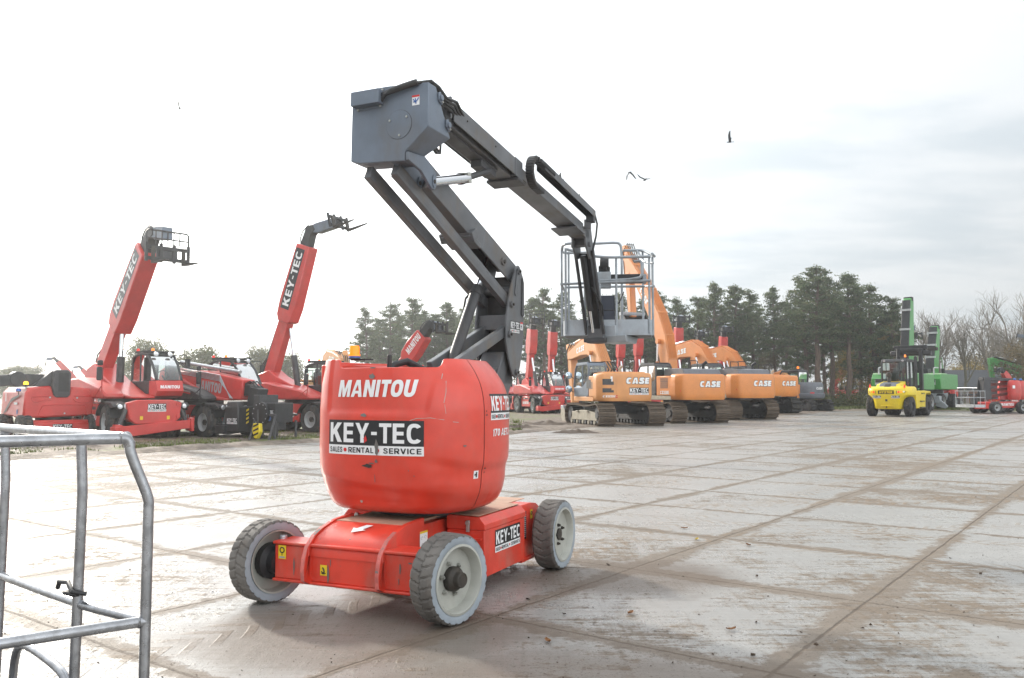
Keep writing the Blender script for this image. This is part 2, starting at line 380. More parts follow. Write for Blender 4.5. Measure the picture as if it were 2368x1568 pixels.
plain('lamp_glass', (.7, .72, .75), .12, .6); plain('mirror', (.6, .7, .78), .08, .9)
m, p = newmat('glass'); p.inputs['Base Color'].default_value = (.62, .78, .70, 1); p.inputs['Roughness'].default_value = .03
tr = nd('ShaderNodeBsdfTransparent'); tr.inputs[0].default_value = (.72, .84, .78, 1); ms = nd('ShaderNodeMixShader')
gl = nd('ShaderNodeBsdfGlossy'); gl.inputs['Roughness'].default_value = .03
lw = nd('ShaderNodeLayerWeight'); lw.inputs[0].default_value = .28
lk(E(lw.outputs['Fresnel']) * .8 + .08, ms.inputs[0]); lk(E(tr.outputs[0]), ms.inputs[1]); lk(E(gl.outputs[0]), ms.inputs[2])
lk(E(ms.outputs[0]), m.node_tree.nodes['Material Output'].inputs[0]); M['glass'] = m
# ------------------------------------------------------------------ ground surfaces
from mathutils import noise as MN
def yard_material():
    m, p = newmat('wet_concrete'); o = coords(); x, y, z = sep(o)
    wob = (noise(o, 1.7, 3) - .5) * .04
    u = x * .602 + y * .799 - 4.76 + wob; v = x * .799 - y * .602 + 1.75 + wob
    ju = 1. - ab(fr(u / 2.) - .5) * 2.; jv = 1. - ab(fr(v / 2.) - .5) * 2.        # metres from the joint
    n_big = noise(o, .17, 4, .6); n_mid = noise(o, 1.0, 6, .65); n_fine = noise(o, 8., 5, .68); n_gr = noise(o, 60., 3, .65)
    streak = noise(vmap(o, (1.1, 15., 1), (0, 0, R(18))), 1., 5, .65)
    streak2 = noise(vmap(o, (16., .9, 1), (0, 0, R(-35))), 1., 5, .65)
    ragged = (n_mid - .5) * .34 + (n_fine - .5) * .22 + (streak - .5) * .16
    jd = mth('MINIMUM', ju, jv)
    joint = sm(jd + (n_fine - .5) * .03, .001, .018, 1., 0.)
    band = sm(jd + ragged - sm(n_big, .35, .7) * .16, .0, .09, 1., 0.)            # mud driven out of the joints
    wn = nd('ShaderNodeTexWhiteNoise'); wn.noise_dimensions = '2D'; lk(comb(fl(u / 2.), fl(v / 2.), 0.), wn.inputs['Vector']); cell = E(wn.outputs['Value'])
    pat = sm(n_mid * .55 + n_big * .55 + streak * .30 + streak2 * .12 + n_fine * .22 + (cell - .5) * .06, .865, .985)
    mud = mth('MAXIMUM', band * .85, pat)
    tracks = None
    for (x0, y0, a_, hw, pit, ang) in ((2.2, 9.0, -31, .17, .17, 1.1), (4.2, 9.4, -30, .17, .17, -1.1), (-2.6, 10.6, 14, .2, .2, 1.),
                                      (-4.5, 8.2, 10, .19, .18, -1.), (1.2, 14., 35, .24, .2, .9), (-6., 14., 4, .25, .2, 1.), (6., 15., 50, .25, .22, 1.), (4., 12., 8, .22, .2, 1.), (0., 18., -12, .3, .24, 1.)):
        ca, sa = cos(R(a_)), sin(R(a_))
        s_ = (x - x0) * ca + (y - y0) * sa; t_ = (y - y0) * ca - (x - x0) * sa + (n_big - .5) * .8
        tr_ = .8 * sm(ab(t_) + (n_fine - .5) * .12, hw * .7, hw, 1., 0.) * sm(ab(fr((s_ + ab(t_) * ang) / pit) - .5), .16, .24, 1., 0.) * sm(n_mid + n_big * .5 + (n_fine - .5) * .3, .54, .78)
        tracks = tr_ if tracks is None else mth('MAXIMUM', tracks, tr_)
    speck = mth('MAXIMUM', sm(noise(o, 24., 5, .75), .585, .64) * sm(n_mid + streak * .4, .52, .8), sm(noise(o, 60., 4, .7), .60, .65) * sm(n_mid, .36, .52))
    smear = sm(noise(vmap(o, (5., 26., 1), (0, 0, R(-8))), 1., 5, .7) * .8 + n_mid * .35, .66, .76)
    base = mix(sm(n_mid * .7 + n_fine * .3, .3, .7), (.245, .236, .222), (.35, .340, .322))
    base = mix(sm(streak, .42, .68) * .5, base, (.24, .222, .20))
    c = mix(mud * .92, base, mix(n_fine, (.105, .078, .055), (.235, .188, .142)))
    c = mix(tracks * .7, c, (.225, .17, .12)); c = mix(smear * .75, c, (.085, .07, .057))
    c = mix(joint * .6, c, (.085, .064, .047)); c = mix(speck * .85, c, (.045, .038, .032))
    def soft_oval(cx, cy, rx, ry): return sm(mth('SQRT', ((x - cx) / rx) * ((x - cx) / rx) + ((y - cy) / ry) * ((y - cy) / ry)) + (n_mid - .5) * .9 + (streak - .5) * .5, .5, 1.05, 1., 0.)
    mud_shade = mth('MAXIMUM', soft_oval(-1.0, 5.6, 1.5, 1.0), mth('MAXIMUM', soft_oval(.25, 4.3, 1.9, 1.3), soft_oval(.9, 7.4, 1.2, .9)))
    c = mix(mud_shade * .72, c, (.125, .096, .074)); mud = mth('MAXIMUM', mud, mud_shade * .55)  # wet brown mud that doubles as shade painted under and before the lift
    dirt = mth('MINIMUM', mud + joint + speck + smear * .8 + tracks * .5, 1.)
    rg = .33 + sm(n_big * .6 + n_mid * .5, .40, .72) * -.12 + dirt * .36 + (n_fine - .5) * .14 + sm(streak2, .5, .7) * .1
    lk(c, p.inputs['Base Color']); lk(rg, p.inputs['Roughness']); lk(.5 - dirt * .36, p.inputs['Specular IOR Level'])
    h = n_fine * .30 + n_gr * .12 - joint * .9 + mud * (.3 + n_fine * .8) + tracks * .5 + streak * .22 + streak2 * .2 + speck * .6 + smear * .4
    lk(bump(h, .5, .016), p.inputs['Normal']); return m
def dirt_material():
    m, p = newmat('verge_soil'); o = coords()
    ca = nd('ShaderNodeVertexColor'); ca.layer_name = 'cover'; gs = sep(E(ca.outputs[0]))[0]
    n1 = noise(o, .5, 5, .6); n2 = noise(o, 4., 5, .65); n3 = noise(o, 22, 3)
    soil = mix(sm(n2, .3, .7), (.085, .06, .042), (.21, .165, .125))
    gr = mix(sm(n2 * .6 + n3 * .5, .35, .75), (.055, .085, .02), (.17, .19, .05))
    k = sm(n1 * .9 + n2 * .35 + gs - .62, .35, .6)
    c = mix(k, soil, gr)
    lk(c, p.inputs['Base Color']); lk(.75 - sm(n1, .5, .7) * .3 * (1. - k), p.inputs['Roughness'])
    lk(bump(n2 + n3 * .5, .8, .06), p.inputs['Normal']); return m
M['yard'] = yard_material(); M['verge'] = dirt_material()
mb = MB(); mb.quad((-420, -30, -.06), (420, -30, -.06), (420, 440, -.06), (-420, 440, -.06), M['verge'])
o = mb.build('ground', smooth=False); o['kind'] = 'structure'
EDGE = [(-2000, 1180), (-900, 1110), (0, 1063), (300, 1047), (520, 1034), (730, 1021), (960, 1011), (1180, 1003), (1290, 993), (1420, 982), (1700, 968),
        (1865, 956), (1935, 950), (2005, 947.5), (2110, 948), (2215, 951), (2367, 953), (2600, 954), (3000, 956), (3900, 958)]
epts = [ground(*e) for e in EDGE]
def edge_at(s):
    i = min(int(s), len(epts) - 2); return epts[i].lerp(epts[i + 1], s - i)
GRASS = [.10, .1, .12, .22, .25, .3, .2, .1, .05, .05, .05, .05, .25, .45, .5, .5, .5, .5, .5, .5]
mb = MB(); rows = []; NX = 420; cov = []
mul = [.975, .985, .993, 1., 1.008, 1.018, 1.03, 1.045, 1.065, 1.09, 1.13, 1.18, 1.25, 1.4, 1.7, 2.0, 2.4, 2.8, 3.2]
for j, k in enumerate(mul):
    r_ = []
    for i in range(NX + 1):
        s_ = i / NX * (len(epts) - 1); p = edge_at(s_); d_ = p.xy.length
        jit = MN.noise((p.x * .35, p.y * .35, 3.)) * .018 + MN.noise((p.x * 1.3, p.y * 1.3, 9.)) * .008
        kk = k + jit * (1 if k < 1.3 else 0); q = V((p.x * kk, p.y * kk, 0))
        lum = MN.fractal((q.x * .9, q.y * .9, 1.), 1., 2., 4) * .5 + .5; lum2 = MN.fractal((q.x * .22, q.y * .22, 5.), 1., 2., 3) * .5 + .5
        left = 1. if p.x < 0 else .55
        q.z = -.03 if j == 0 else max(-.02, (.015 + .10 * lum * left + .10 * (lum2 - .3) * left) * min(1, (j) / 3.)) if k < 2 else .03
        gi = GRASS[min(int(s_), 18)] * (1 - s_ % 1) + GRASS[min(int(s_) + 1, 19)] * (s_ % 1)
        cov.append(gi * (.3 if j < 5 else 1) + (.35 if k > 1.25 else 0) + (.2 if 5 < j < 9 and p.x < 0 else 0)); r_.append(q)
    rows.append(r_)
mb.sheet(rows, M['verge']); o = mb.build('verge', ang=80, fix=False); o['kind'] = 'structure'
cl = o.data.color_attributes.new('cover', 'FLOAT_COLOR', 'POINT')
for i, c_ in enumerate(cov): cl.data[i].color = (c_, c_, c_, 1)
if o.data.polygons[0].normal.z < 0: o.data.flip_normals()
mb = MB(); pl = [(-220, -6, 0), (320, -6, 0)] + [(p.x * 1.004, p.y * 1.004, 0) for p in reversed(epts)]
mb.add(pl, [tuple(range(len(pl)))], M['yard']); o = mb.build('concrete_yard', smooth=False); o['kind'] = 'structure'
# loose clods and gravel on the slabs: nobody could count them
paint('clod', (.075, .052, .036), .85, damt=.5, bmp=.3, bsc=30)
rnd = random.Random(3); mb = MB()
for i in range(420):
    px = rnd.uniform(-100, 2500); py = 985 + (1640 - 985) * rnd.random() ** .8; g_ = ground(px, py)
    if g_.y > 45: continue
    r_ = rnd.choice((.004, .005, .007, .009, .018 if rnd.random() < .25 else .006)) * (.7 + .06 * g_.y)
    vs = [V((rnd.gauss(0, 1), rnd.gauss(0, 1), rnd.gauss(0, 1))).normalized() * r_ * rnd.uniform(.7, 1.3) for _ in range(6)]
    b_ = [(g_.x + v.x, g_.y + v.y, max(.0, r_ * .4 + v.z * .6)) for v in vs]
    mb.add(b_, [(0, 1, 2), (0, 2, 3), (0, 3, 4), (0, 4, 1), (5, 2, 1), (5, 3, 2), (5, 4, 3), (5, 1, 4)], M['clod'])
o = mb.build('mud_clods', smooth=False); o['kind'] = 'stuff'
# a few fallen leaves, each a thing
paint('leaf_brown', (.22, .10, .035), .7, damt=.2); paint('leaf_yellow', (.5, .36, .05), .7, damt=.2)
LEAF = [(1457, 1420, 'leaf_brown', 'curled brown leaf on the bare slab right of the near front wheel'), (1267, 1485, 'leaf_brown', 'dark rotting leaf on the slab below the near front wheel'),
        (1610, 1249, 'leaf_yellow', 'yellow leaf beside a muddy slab joint right of the rear wheel'), (1582, 1223, 'leaf_brown', 'dark brown leaf beyond the yellow leaf on the slabs'),
        (1690, 1458, 'leaf_brown', 'flat brown leaf on the pale slab at the lower right'), (1730, 1262, 'leaf_brown', 'long thin brown leaf among the tyre prints on the right')]
for px, py, mt, lb in LEAF:
    g_ = ground(px, py); mb = MB(); r_ = .024; a_ = rnd.uniform(0, 6)
    rows = [[(t * r_ * 1.6, s_ * r_ * .8 * (1 - t * t) ** .5, .003 + .008 * abs(s_) + .008 * t * t + rnd.uniform(0, .005)) for s_ in (-1, -.5, 0, .5, 1)] for t in (-1, -.7, -.35, 0, .35, .7, 1)]
    mb.sheet(rows, M[mt]); o = mb.build('fallen_leaf', fix=False); o.location = (g_.x, g_.y, .002); o.rotation_euler = (0, 0, a_)
    tag(o, lb, 'leaf', 'fallen leaves on the slabs')
# mounds of pushed mud at the slab edge
MUD = [(1262, 984, 1.1, 'dark mound of mud pushed up left of the short tail orange excavator'), (1205, 991, .8, 'low smear of wet mud at the slab edge beside the red lift'),
       (1330, 1001, .7, 'flat ridge of mud on the slabs before the first excavator track')]
for px, py, r_, lb in MUD:
    g_ = ground(px, py); mb = MB(); rows = []
    for i in range(9):
        f = i / 8; rows.append([(cos(a) * r_ * f * 1.5, sin(a) * r_ * f * .8, max(-.01, .17 * r_ * (1 - f * f) * (1 + .9 * MN.noise((cos(a) * f * 4 + px, sin(a) * f * 4, 2.))) - .01)) for a in [k * 2 * pi / 28 for k in range(29)]])
    mb.sheet(rows, M['clod']); o = mb.build('mud_heap', ang=60); o.location = (g_.x, g_.y, 0); tag(o, lb, 'mud heap', 'mud heaps at the slab edge')
# grass: blades on the verge
m, p = newmat('grass'); oi = coords(); nn = noise(oi, .8, 3); nf = noise(oi, 30, 2)
lk(mix(sm(nn * .6 + nf * .5, .3, .8), (.05, .085, .018), (.20, .21, .055)), p.inputs['Base Color']); p.inputs['Roughness'].default_value = .7; M['grass'] = m
mb = MB(); vs = []; fs = []
def tuft(q, h, n):
    for _ in range(n):
        a = rnd.uniform(0, 2 * pi); w_ = .012 * (1 + q.y * .03); hh = h * rnd.uniform(.5, 1.2)
        b = V((q.x + rnd.gauss(0, .08), q.y + rnd.gauss(0, .08), q.z)); t = b + V((cos(a) * hh * .5, sin(a) * hh * .5, hh)); s_ = V((-sin(a) * w_, cos(a) * w_, 0))
        k = len(vs); vs.extend([b - s_, b + s_, t]); fs.append((k, k + 1, k + 2))
for i in range(3800):
    s_ = rnd.uniform(1.4, 7.2) if rnd.random() < .5 else rnd.uniform(11.6, 18); p = edge_at(s_); k = 1.03 + rnd.random() ** 1.5 * .28
    q = V((p.x * k, p.y * k, .05))
    if MN.noise((q.x * .45, q.y * .45, 8.)) < -.05: continue
    if q.y > 100 or abs(q.x) > 70: continue
    tuft(q, .10 if q.y < 40 else .2, 7)
mb.add(vs, fs, M['grass']); o = mb.build('grass', fix=False, smooth=False); o['kind'] = 'stuff'
# ------------------------------------------------------------------ tyres and wheels shared by the machines
def tyre(name, Ro, ri, W, N, dep, mt, ms, parent=None, slant=.9, stag=.5, zig=.06, sub=8, bulge=.0, mid=True):
    """tyre about local y; tread of N slanted lugs a side, grooves dep deep, side walls to the rim."""
    ts = [-1, -.97, -.8, -.6, -.42, -.25, -.12, -.06, -.02, .02, .06, .12, .25, .42, .6, .8, .97, 1]
    nth = N * sub; rows = []; rim_ = []
    for i in range(nth + 1):
        a = i / nth; th = a * 2 * pi; row = []
        zg = (abs((a * N * 2) % 2 - 1) - .5) * 2 * zig
        for t in ts:
            side = 1 if t > 0 else -1
            ph = a * N + (stag if side > 0 else 0) + slant * abs(t) * (1 if abs(t) < .55 else 1) * .5
            f = ph % 1.
            g_ = (f < .19) or (mid and abs(t - zg) < .05)
            sh = max(0, abs(t) - .8) / .2
            r_ = Ro - sh * sh * dep * 1.6 - (dep if g_ else 0)
            row.append((r_ * cos(th), t * W / 2, r_ * sin(th)))
        rows.append(row)
    mb = MB(); mb.sheet(rows, mt)
    for s_ in (-1, 1):
        rr = []
        for i in range(nth + 1):
            th = i / nth * 2 * pi; a = rows[i][0 if s_ < 0 else -1]; r0 = math.hypot(a[0], a[2])
            pr = [(r0, .5), (Ro - dep * 2.1, .5 + bulge * .4), ((Ro + ri) / 2, .5 + bulge), (ri + .02, .5 + bulge * .6), (ri, .5 - .04), (ri - .004, .30)]
            rr.append([(q * cos(th), s_ * W * y, q * sin(th)) for q, y in pr])
        mb.sheet(rr, ms)
    return mb.build(name, parent, ang=24)
def rim_mesh(name, ri, W, m, parent, off=.5, dish=.09, lip=.012, face=None):
    mb = MB(); y0 = -W * off
    pr = [(ri + .002, y0 + .05), (ri + .004, y0), (ri - lip, y0 - .004), (ri - lip * 1.6, y0 + .006), (ri - .03, y0 + dish), (ri * .62, y0 + dish + .006), (.0, y0 + dish + .006)]
    mb.lathe(pr, m, n=40)
    pr = [(0, y0 + dish + .016), (ri * .8, y0 + dish + .016), (ri - .022, y0 + dish + .03), (ri - .012, W * .48), (ri, W * .5)]
    mb.lathe(pr, m, n=40)
    return mb.build(name, parent, ang=30)

# ================================================================== the red boom lift in the middle
LIFT_C = V((-.733, 7.105, 0)); LIFT_A = R(66)
L = thing('boom_lift', 'big red articulated boom lift with grey folded arms standing alone on the wet slabs', 'boom lift', LIFT_C, LIFT_A)
# local frame: x away from the photographer along the boom, y to the left, z up
def lift_wheel(x, side, steer, front):
    w_ = tyre('wheel', .305, .236, .195, 26, .009, M['tyre_grey'], M['tyre_side'], L, slant=.8 if front else 1.5, stag=.5 if front else 0., mid=front)
    w_.location = (x, side * .775, .305); w_.rotation_euler = (0, R(7 * x + 11 * side), steer + (pi if side > 0 else 0))
    rim_mesh('rim', .236, .195, M['rim_grey'], w_, dish=.075 if front else .05)
    mb = MB()
    if front:
        mb.lathe([(.084, -.02), (.084, -.055), (.078, -.066), (.056, -.082), (.052, -.118), (.047, -.124), (.043, -.119), (.0, -.119)], M['hub_iron'], n=28)
        mb.lathe([(.135, .0), (.135, .06), (.09, .075), (.09, .14), (.0, .14)], M['black_part'], n=24)
    else:
        mb.lathe([(.052, -.03), (.052, -.056), (.03, -.06), (.0, -.058)], M['hub_iron'], n=22)
        mb.lathe([(.12, .0), (.12, .14), (.0, .14)], M['black_part'], n=20)
    mb.build('hub', w_)
    for k in range(6 if front else 5):
        a = k * 2 * pi / (6 if front else 5) + .5; r_ = .108 if front else .085; mb = MB(); c = (r_ * cos(a), -.02, r_ * sin(a)); mt = M['steel_bolt'] if front else M['hub_iron']
        mb.cyl((c[0], -.02, c[2]), (c[0], -.040 if front else -.058, c[2]), .0165 if front else .014, mt, n=6)
        mb.cyl((c[0], -.038, c[2]), (c[0], -.050 if front else -.07, c[2]), .009, mt, n=8); mb.build('wheel_nut', w_, ang=40)
ST = R(-13)
lift_wheel(-1., -1, ST, True); lift_wheel(-1., 1, ST, True); lift_wheel(1., -1, 0, False); lift_wheel(1., 1, 0, False)
cr = M['chassis_red']
mb = MB()
mb.box((-.99, 0, .325), (.20, 1.30, .245), cr)                                  # front beam with proud flanges
mb.box((-.99, 0, .463), (.235, 1.32, .024), cr); mb.box((-.99, 0, .192), (.235, 1.32, .022), cr)
mb.box((-.99, .655, .33), (.16, .03, .2), M['black_part']); mb.box((-.99, -.655, .33), (.16, .03, .2), M['black_part'])
mb.cyl((-.99, .655, .15), (-.99, .655, .50), .03, M['galv']); mb.cyl((-.99, -.655, .15), (-.99, -.655, .50), .03, M['galv'])
fa = mb.build('front_axle', L, bev=.008)
fm = flatmap((-1.092, 0, .33), (0, -1, 0), (0, 0, 1))
mb = MB(); patch(mb, -.615, .015, -.545, .115, fm, M['yel_film']); mb.tube([fm(-.58 + .019 * cos(a), .080 + .019 * sin(a), .004) for a in [k * pi / 8 for k in range(16)]], .004, M['blk_film'], 6, closed=True)
patch(mb, -.583, .04, -.577, .058, fm, M['blk_film'], .004); patch(mb, -.605, .022, -.555, .034, fm, M['grey_film'], .004); mb.build('sticker', fa, fix=False)
mb = MB(); patch(mb, -.235, -.075, -.175, .0, fm, M['yel_film'])
mb.tube([fm(-.217, -.06, .005), fm(-.197, -.05, .005), fm(-.202, -.03, .005), fm(-.212, -.018, .005)], .005, M['blk_film'], 6); mb.tube([fm(-.222, -.045, .005), fm(-.205, -.062, .005), fm(-.187, -.058, .005)], .004, M['blk_film'], 6)
mb.build('sticker', fa, fix=False)
paint('worn_red', (.55, .13, .11), .5, var=.25, sc=14, damt=.5, dirt=(.2, .16, .14), dsc=12, chip=(.17, .16, .15), chips=.60)
def gusset(y):
    out = [(-1.165, .215), (-1.172, .30), (-1.160, .38), (-1.128, .455), (-1.05, .525), (-.94, .575), (-.80, .612), (-.55, .628), (-.55, .2), (-1.10, .185)]
    hole = [(-1.115 + .016 * cos(a) + .012 * sin(a), (.385 if sin(a) >= 0 else .265) + .016 * sin(a)) for a in [k * 2 * pi / 12 for k in range(12)]]
    k0 = 3; poly = out[:k0 + 1] + [hole[5 - i] for i in range(12)] + [hole[5]] + [out[k0]] + out[k0 + 1:]
    mb = MB(); mb.prism(poly, y - .017, y + .017, cr); mb.box((-1.108, y, .325), (.05, .008, .19), M['dusty_top']); gp = mb.build('gusset_plate', L, bev=.003, seg=1)
    mb = MB(); fr2 = [(-1.102, .183), (-1.167, .215), (-1.1745, .30), (-1.1625, .38), (-1.130, .457), (-1.052, .527), (-.942, .577)]
    mb.sheet([[(a_, yy, b_ + .0015) for a_, b_ in fr2] for yy in (y - .0155, y + .0155)], M['worn_red']); mb.build('worn_edge', gp, fix=False); return gp
gusset(.335); gusset(-.30)
mb = MB(); prof = [(-1.098, .385), (-1.095, .43), (-1.075, .475), (-1.03, .52), (-.96, .555), (-.87, .583), (-.78, .603)]
rows = [[(k, y, z) for k, z in prof] for y in (.315, .15, 0, -.14, -.28)]
mb.sheet(rows, cr); mb.sheet([[(k + .02, y, z - .02) for k, z in prof] for y in (.315, -.28)], cr)
mb.box((-.45, .0175, .60), (.68, .595, .012), M['dusty_top'])
cv = mb.build('front_cover', L, ang=50)
am = lambda x, y, l: (lambda t: V((-1.03 + t * .25, -x, .52 + .085 * t ** .75 + .006 + l)))(max(0, min(1, (y + .12) / .30)))
mb = MB(); ar = [(-.055, -.075), (-.078, .008), (-.045, .0), (.0, .075), (.06, .075), (.012, -.012), (.045, -.02)]
mb.add([am(x, y + .02, .004) for x, y in ar], [tuple(range(7))], M['wht_film']); mb.build('arrow_sticker', cv, fix=False)
mb = MB(); fb = mb.box((-.15, .02, .385), (1.5, .62, .37), cr); mb.box((.0, .02, .585), (1.1, .5, .03), M['dusty_top']); mb.cyl((0, 0, .58), (0, 0, .665), .34, M['dark_grey'], n=40)
mb.cyl((0, 0, .60), (0, 0, .63), .40, M['black_part'], n=48); mb.build('frame', L, bev=.006)
fr_ = flatmap((-.55, -.3185, .43), (1, 0, 0), (0, 0, 1))
mb = MB(); patch(mb, -.07, -.06, .045, .10, fr_, M['wht_film']); patch(mb, -.07, .085, .045, .10, fr_, M['yel_film'], .004)
for a_, b_ in ((-.04, .05), (.01, .055), (-.03, 0.), (.015, -.01), (-.035, -.045), (.02, -.04)):
    mb.tube([fr_(a_ + .015 * cos(t), b_ + .012 * sin(t), .003) for t in [k for k in range(6)]], .0015, M['grey_film'], 5)
mb.build('sticker', L, fix=False)
def side_box(s):
    pts = [(s * .325, .135), (s * .655, .135), (s * .655, .50), (s * .325, .50)]
    mb = MB(); mb.prism(pts, -.20, .60, cr, 'x'); b = mb.build('battery_box', L, bev=.006)
    lid = [(s * .325, .503), (s * .662, .503), (s * .662, .545), (s * .615, .60), (s * .325, .612)]
    mb = MB(); mb.prism(lid, -.208, .608, cr, 'x'); mb.box((.2, s * .47, .614), (.80, .27, .006), M['dusty_top'], rot=X.Rotation(R(-2.2) * s, 3, 'X')); lb = mb.build('lid', b, bev=.004)
    for yy in (.52,):
        mb = MB(); mb.box((-.218, s * yy, .53), (.02, .028, .09), M['steel_bolt']); mb.box((-.225, s * yy, .555), (.012, .04, .025), M['steel_bolt']); mb.build('latch', b, bev=.003)
    mb = MB(); mb.box((-.19, s * .47, .43), (.05, .33, .015), cr); mb.build('bracket', b, bev=.002)
    return b
bx = side_box(-1); side_box(1)
keytec(flatmap((.245, -.6555, .385), (1, 0, 0), (0, 0, 1)), .50, .178, bx)
mb = MB(); rp = [(.615, .125), (1.13, .125), (1.16, .22), (1.15, .42), (1.10, .51), (.98, .575), (.86, .592), (.615, .592)]
mb.prism(rp, -.605, .605, cr); mb.prism([(.61, .1), (1.1, .1), (1.12, .128), (.61, .128)], -.625, .625, cr)
mb.box((.87, 0, .595), (.42, .9, .008), M['dusty_top']); rh = mb.build('rear_housing', L, bev=.006)
rm = flatmap((.72, -.6055, .40), (1, 0, 0), (0, 0, 1))
mb = MB(); patch(mb, -.055, -.11, .03, .13, rm, M['blk_film'])
for i in range(12): patch(mb, -.045, -.09 + i * .017, .02, -.082 + i * .017, rm, M['grey_film'], .004)
mb.build('sticker', rh, fix=False)
mb = MB(); patch(mb, .12, .05, .17, .13, rm, M['yel_film']); mb.tube([rm(.145 + .014 * cos(a), .10 + .014 * sin(a), .004) for a in [k * pi / 6 for k in range(12)]], .003, M['blk_film'], 6, closed=True); mb.build('sticker', rh, fix=False)
mb = MB(); mb.tube([(.80, -.05, .59), (.79, -.05, .64), (.82, -.05, .66), (.87, -.05, .655), (.89, -.05, .59)], .016, M['black_part'], 8); mb.build('lifting_eye', rh)
# worn paint on the beam: grey scuffs with a shape of their own
mb = MB(); rnd = random.Random(12); paint('bare_metal', (.17, .16, .15), .5, metal=.4, damt=.5)
def blot(mp, x, y, w_, h_, n=11, lift=.0025, m='bare_metal'):
    mb.add([mp(x + w_ * cos(k * 2 * pi / n) * rnd.uniform(.55, 1.1), y + h_ * sin(k * 2 * pi / n) * rnd.uniform(.55, 1.1), lift) for k in range(n)], [tuple(range(n))], M[m])
for x, y, w_, h_ in ((-.47, -.03, .009, .07), (-.165, -.06, .010, .085), (-.145, .02, .005, .03), (.44, .03, .010, .04), (.43, -.06, .004, .03), (.52, .07, .02, .006)):
    mb = MB(); blot(fm, x, y, w_, h_); mb.build('paint_scuff', fa, fix=False)

# ------------------------------------------------------------------ turret
TK, TA, TB, TN = -.15, .63, .735, 2.9
def ztop(y):
    w_ = -y; a = .5 - .5 * math.tanh((abs(w_ - .045) - .415) / .016); return 1.835 - .07 * a
def fz(z, y=0.):
    pts = [(.655, .70), (.67, .80), (.71, .875), (.78, .925), (.88, .968), (1.0, .99), (1.15, 1.), (1.45, 1.), (1.65, .985), (1.76, .965), (1.84, .945)]
    for (z0, f0), (z1, f1) in zip(pts, pts[1:]):
        if z <= z1: f = f0 + (f1 - f0) * max(0, (z - z0) / (z1 - z0)); break
    else: f = pts[-1][1]
    w_ = -y
    if w_ > .15 and z > 1.45: f -= .19 * ((z - 1.45) / .385) ** 2.2 * min(1, (w_ - .15) / .45)
    return f
def step(a, b, x): t = max(0., min(1., (x - a) / (b - a))); return t * t * (3 - 2 * t)
def turret(ph, z, lift=0., det=True):
    c, s = cos(ph), sin(ph); e = 2 / TN
    x0 = -TA * abs(c) ** e * (1 if c > 0 else -1); y0 = TB * abs(s) ** e * (1 if s > 0 else -1)
    f = fz(z, y0); x, y = TK + x0 * f, y0 * f; nx, ny = x0 / TA ** 2, y0 / TB ** 2; q = math.hypot(nx, ny) or 1; nx /= q; ny /= q
    d = lift
    if det:
        w_ = -y
        if c > 0:                                             # recessed name panel, then the two swelling creases
            er = .50 - .06 * (1.83 - z) / .4
            d -= .016 * step(-.475, -.435, w_) * step(er + .02, er - .03, w_) * step(1.405, 1.45, z)
            zc = .93 - .10 * (w_ + .5); d -= .020 * step(zc + .015, zc - .05, z) * step(1.0, .0, abs(w_) - .1) * step(.66, .76, z)
        zr = 1.165 - .30 * max(0, w_ - .30) ; k_ = step(.25, .70, w_)
        d -= .017 * k_ * step(zr + .012, zr - .07, z) * step(.76, .98, z)
        d -= .018 * step(.40, .52, w_) * step(1.60, 1.66, z) * 0
    return V((x + nx * d, y + ny * d, z))
def phi_for(w_, z=1.2):                                       # front angle at which the panel passes w
    lo, hi = -pi / 2, pi / 2
    for _ in range(40):
        md = (lo + hi) / 2
        if -turret(md, z, 0, False).y > w_: lo = md
        else: hi = md
    return lo
def tmap(w0, zc):
    def f(x, y, l):
        z = zc + y; return turret(phi_for(w0 + x, z), z, l)
    return f
def shell(name, p0, p1, n, m):
    zs = [.655, .66, .668, .68, .70] + [.72 + i * .0185 for i in range(int((1.74 - .72) / .0185) + 1)]
    rows = []
    for i in range(n + 1):
        ph = p0 + (p1 - p0) * i / n; row = []
        yt = turret(ph, 1.8).y; zt = ztop(yt) if cos(ph) > .1 else 1.832
        zz_ = zs + [1.74 + (zt - 1.74) * q for q in (.3, .6, .85, .96, 1.)]
        for z in zz_: row.append(turret(ph, z))
        a = row[-1]; cx = V((TK, 0, 0)); ins = lambda k, dz: V((TK + (a.x - TK) * k, a.y * k, a.z + dz))
        row += [ins(.992, .004), ins(.978, .004), ins(.968, -.004), ins(.962, -.16)]; rows.append(row)
    mb = MB(); mb.sheet(rows, m)
    return mb.build(name, L, ang=70)
phs = R(-79)
ct = shell('counterweight', phi_for(-.62, 1.2), phs + .006, 170, M['lift_red'])
rc = shell('side_cover', phs - .006, -pi + .6, 110, M['lift_red'])
shell('side_cover', phi_for(-.62, 1.2) + .012, pi - .6, 90, M['lift_red'])
mb = MB(); mb.lathe([(0, .66), (.42, .66), (.52, .672), (.55, .70)], M['black_part'], c=(TK + .05, 0, 0), ax='z', n=40)
mb.box((TK + .02, 0, 1.22), (.8, 1.0, .78), M['black_part']); mb.build('turret_frame', L, bev=.1)
cap = [(turret(a, 1.83).x, turret(a, 1.83).y) for a in [phi_for(.475, 1.83) + (-pi + .55 - phi_for(.475, 1.83)) * i / 30 for i in range(31)]]
cap = [(TK + (x - TK) * .985, y * .985) for x, y in cap] + [(.18, -.46)]
mb = MB(); mb.prism(cap, 1.70, 1.832, M['lift_red'], 'z'); mb.build('top_cover', rc, bev=.008)
mb = MB(); mb.prism([(-.60, .62), (-.05, .64), (-.05, .30), (-.60, .42)], 1.62, 1.80, M['lift_red'], 'z'); mb.build('top_cover', L, bev=.01)
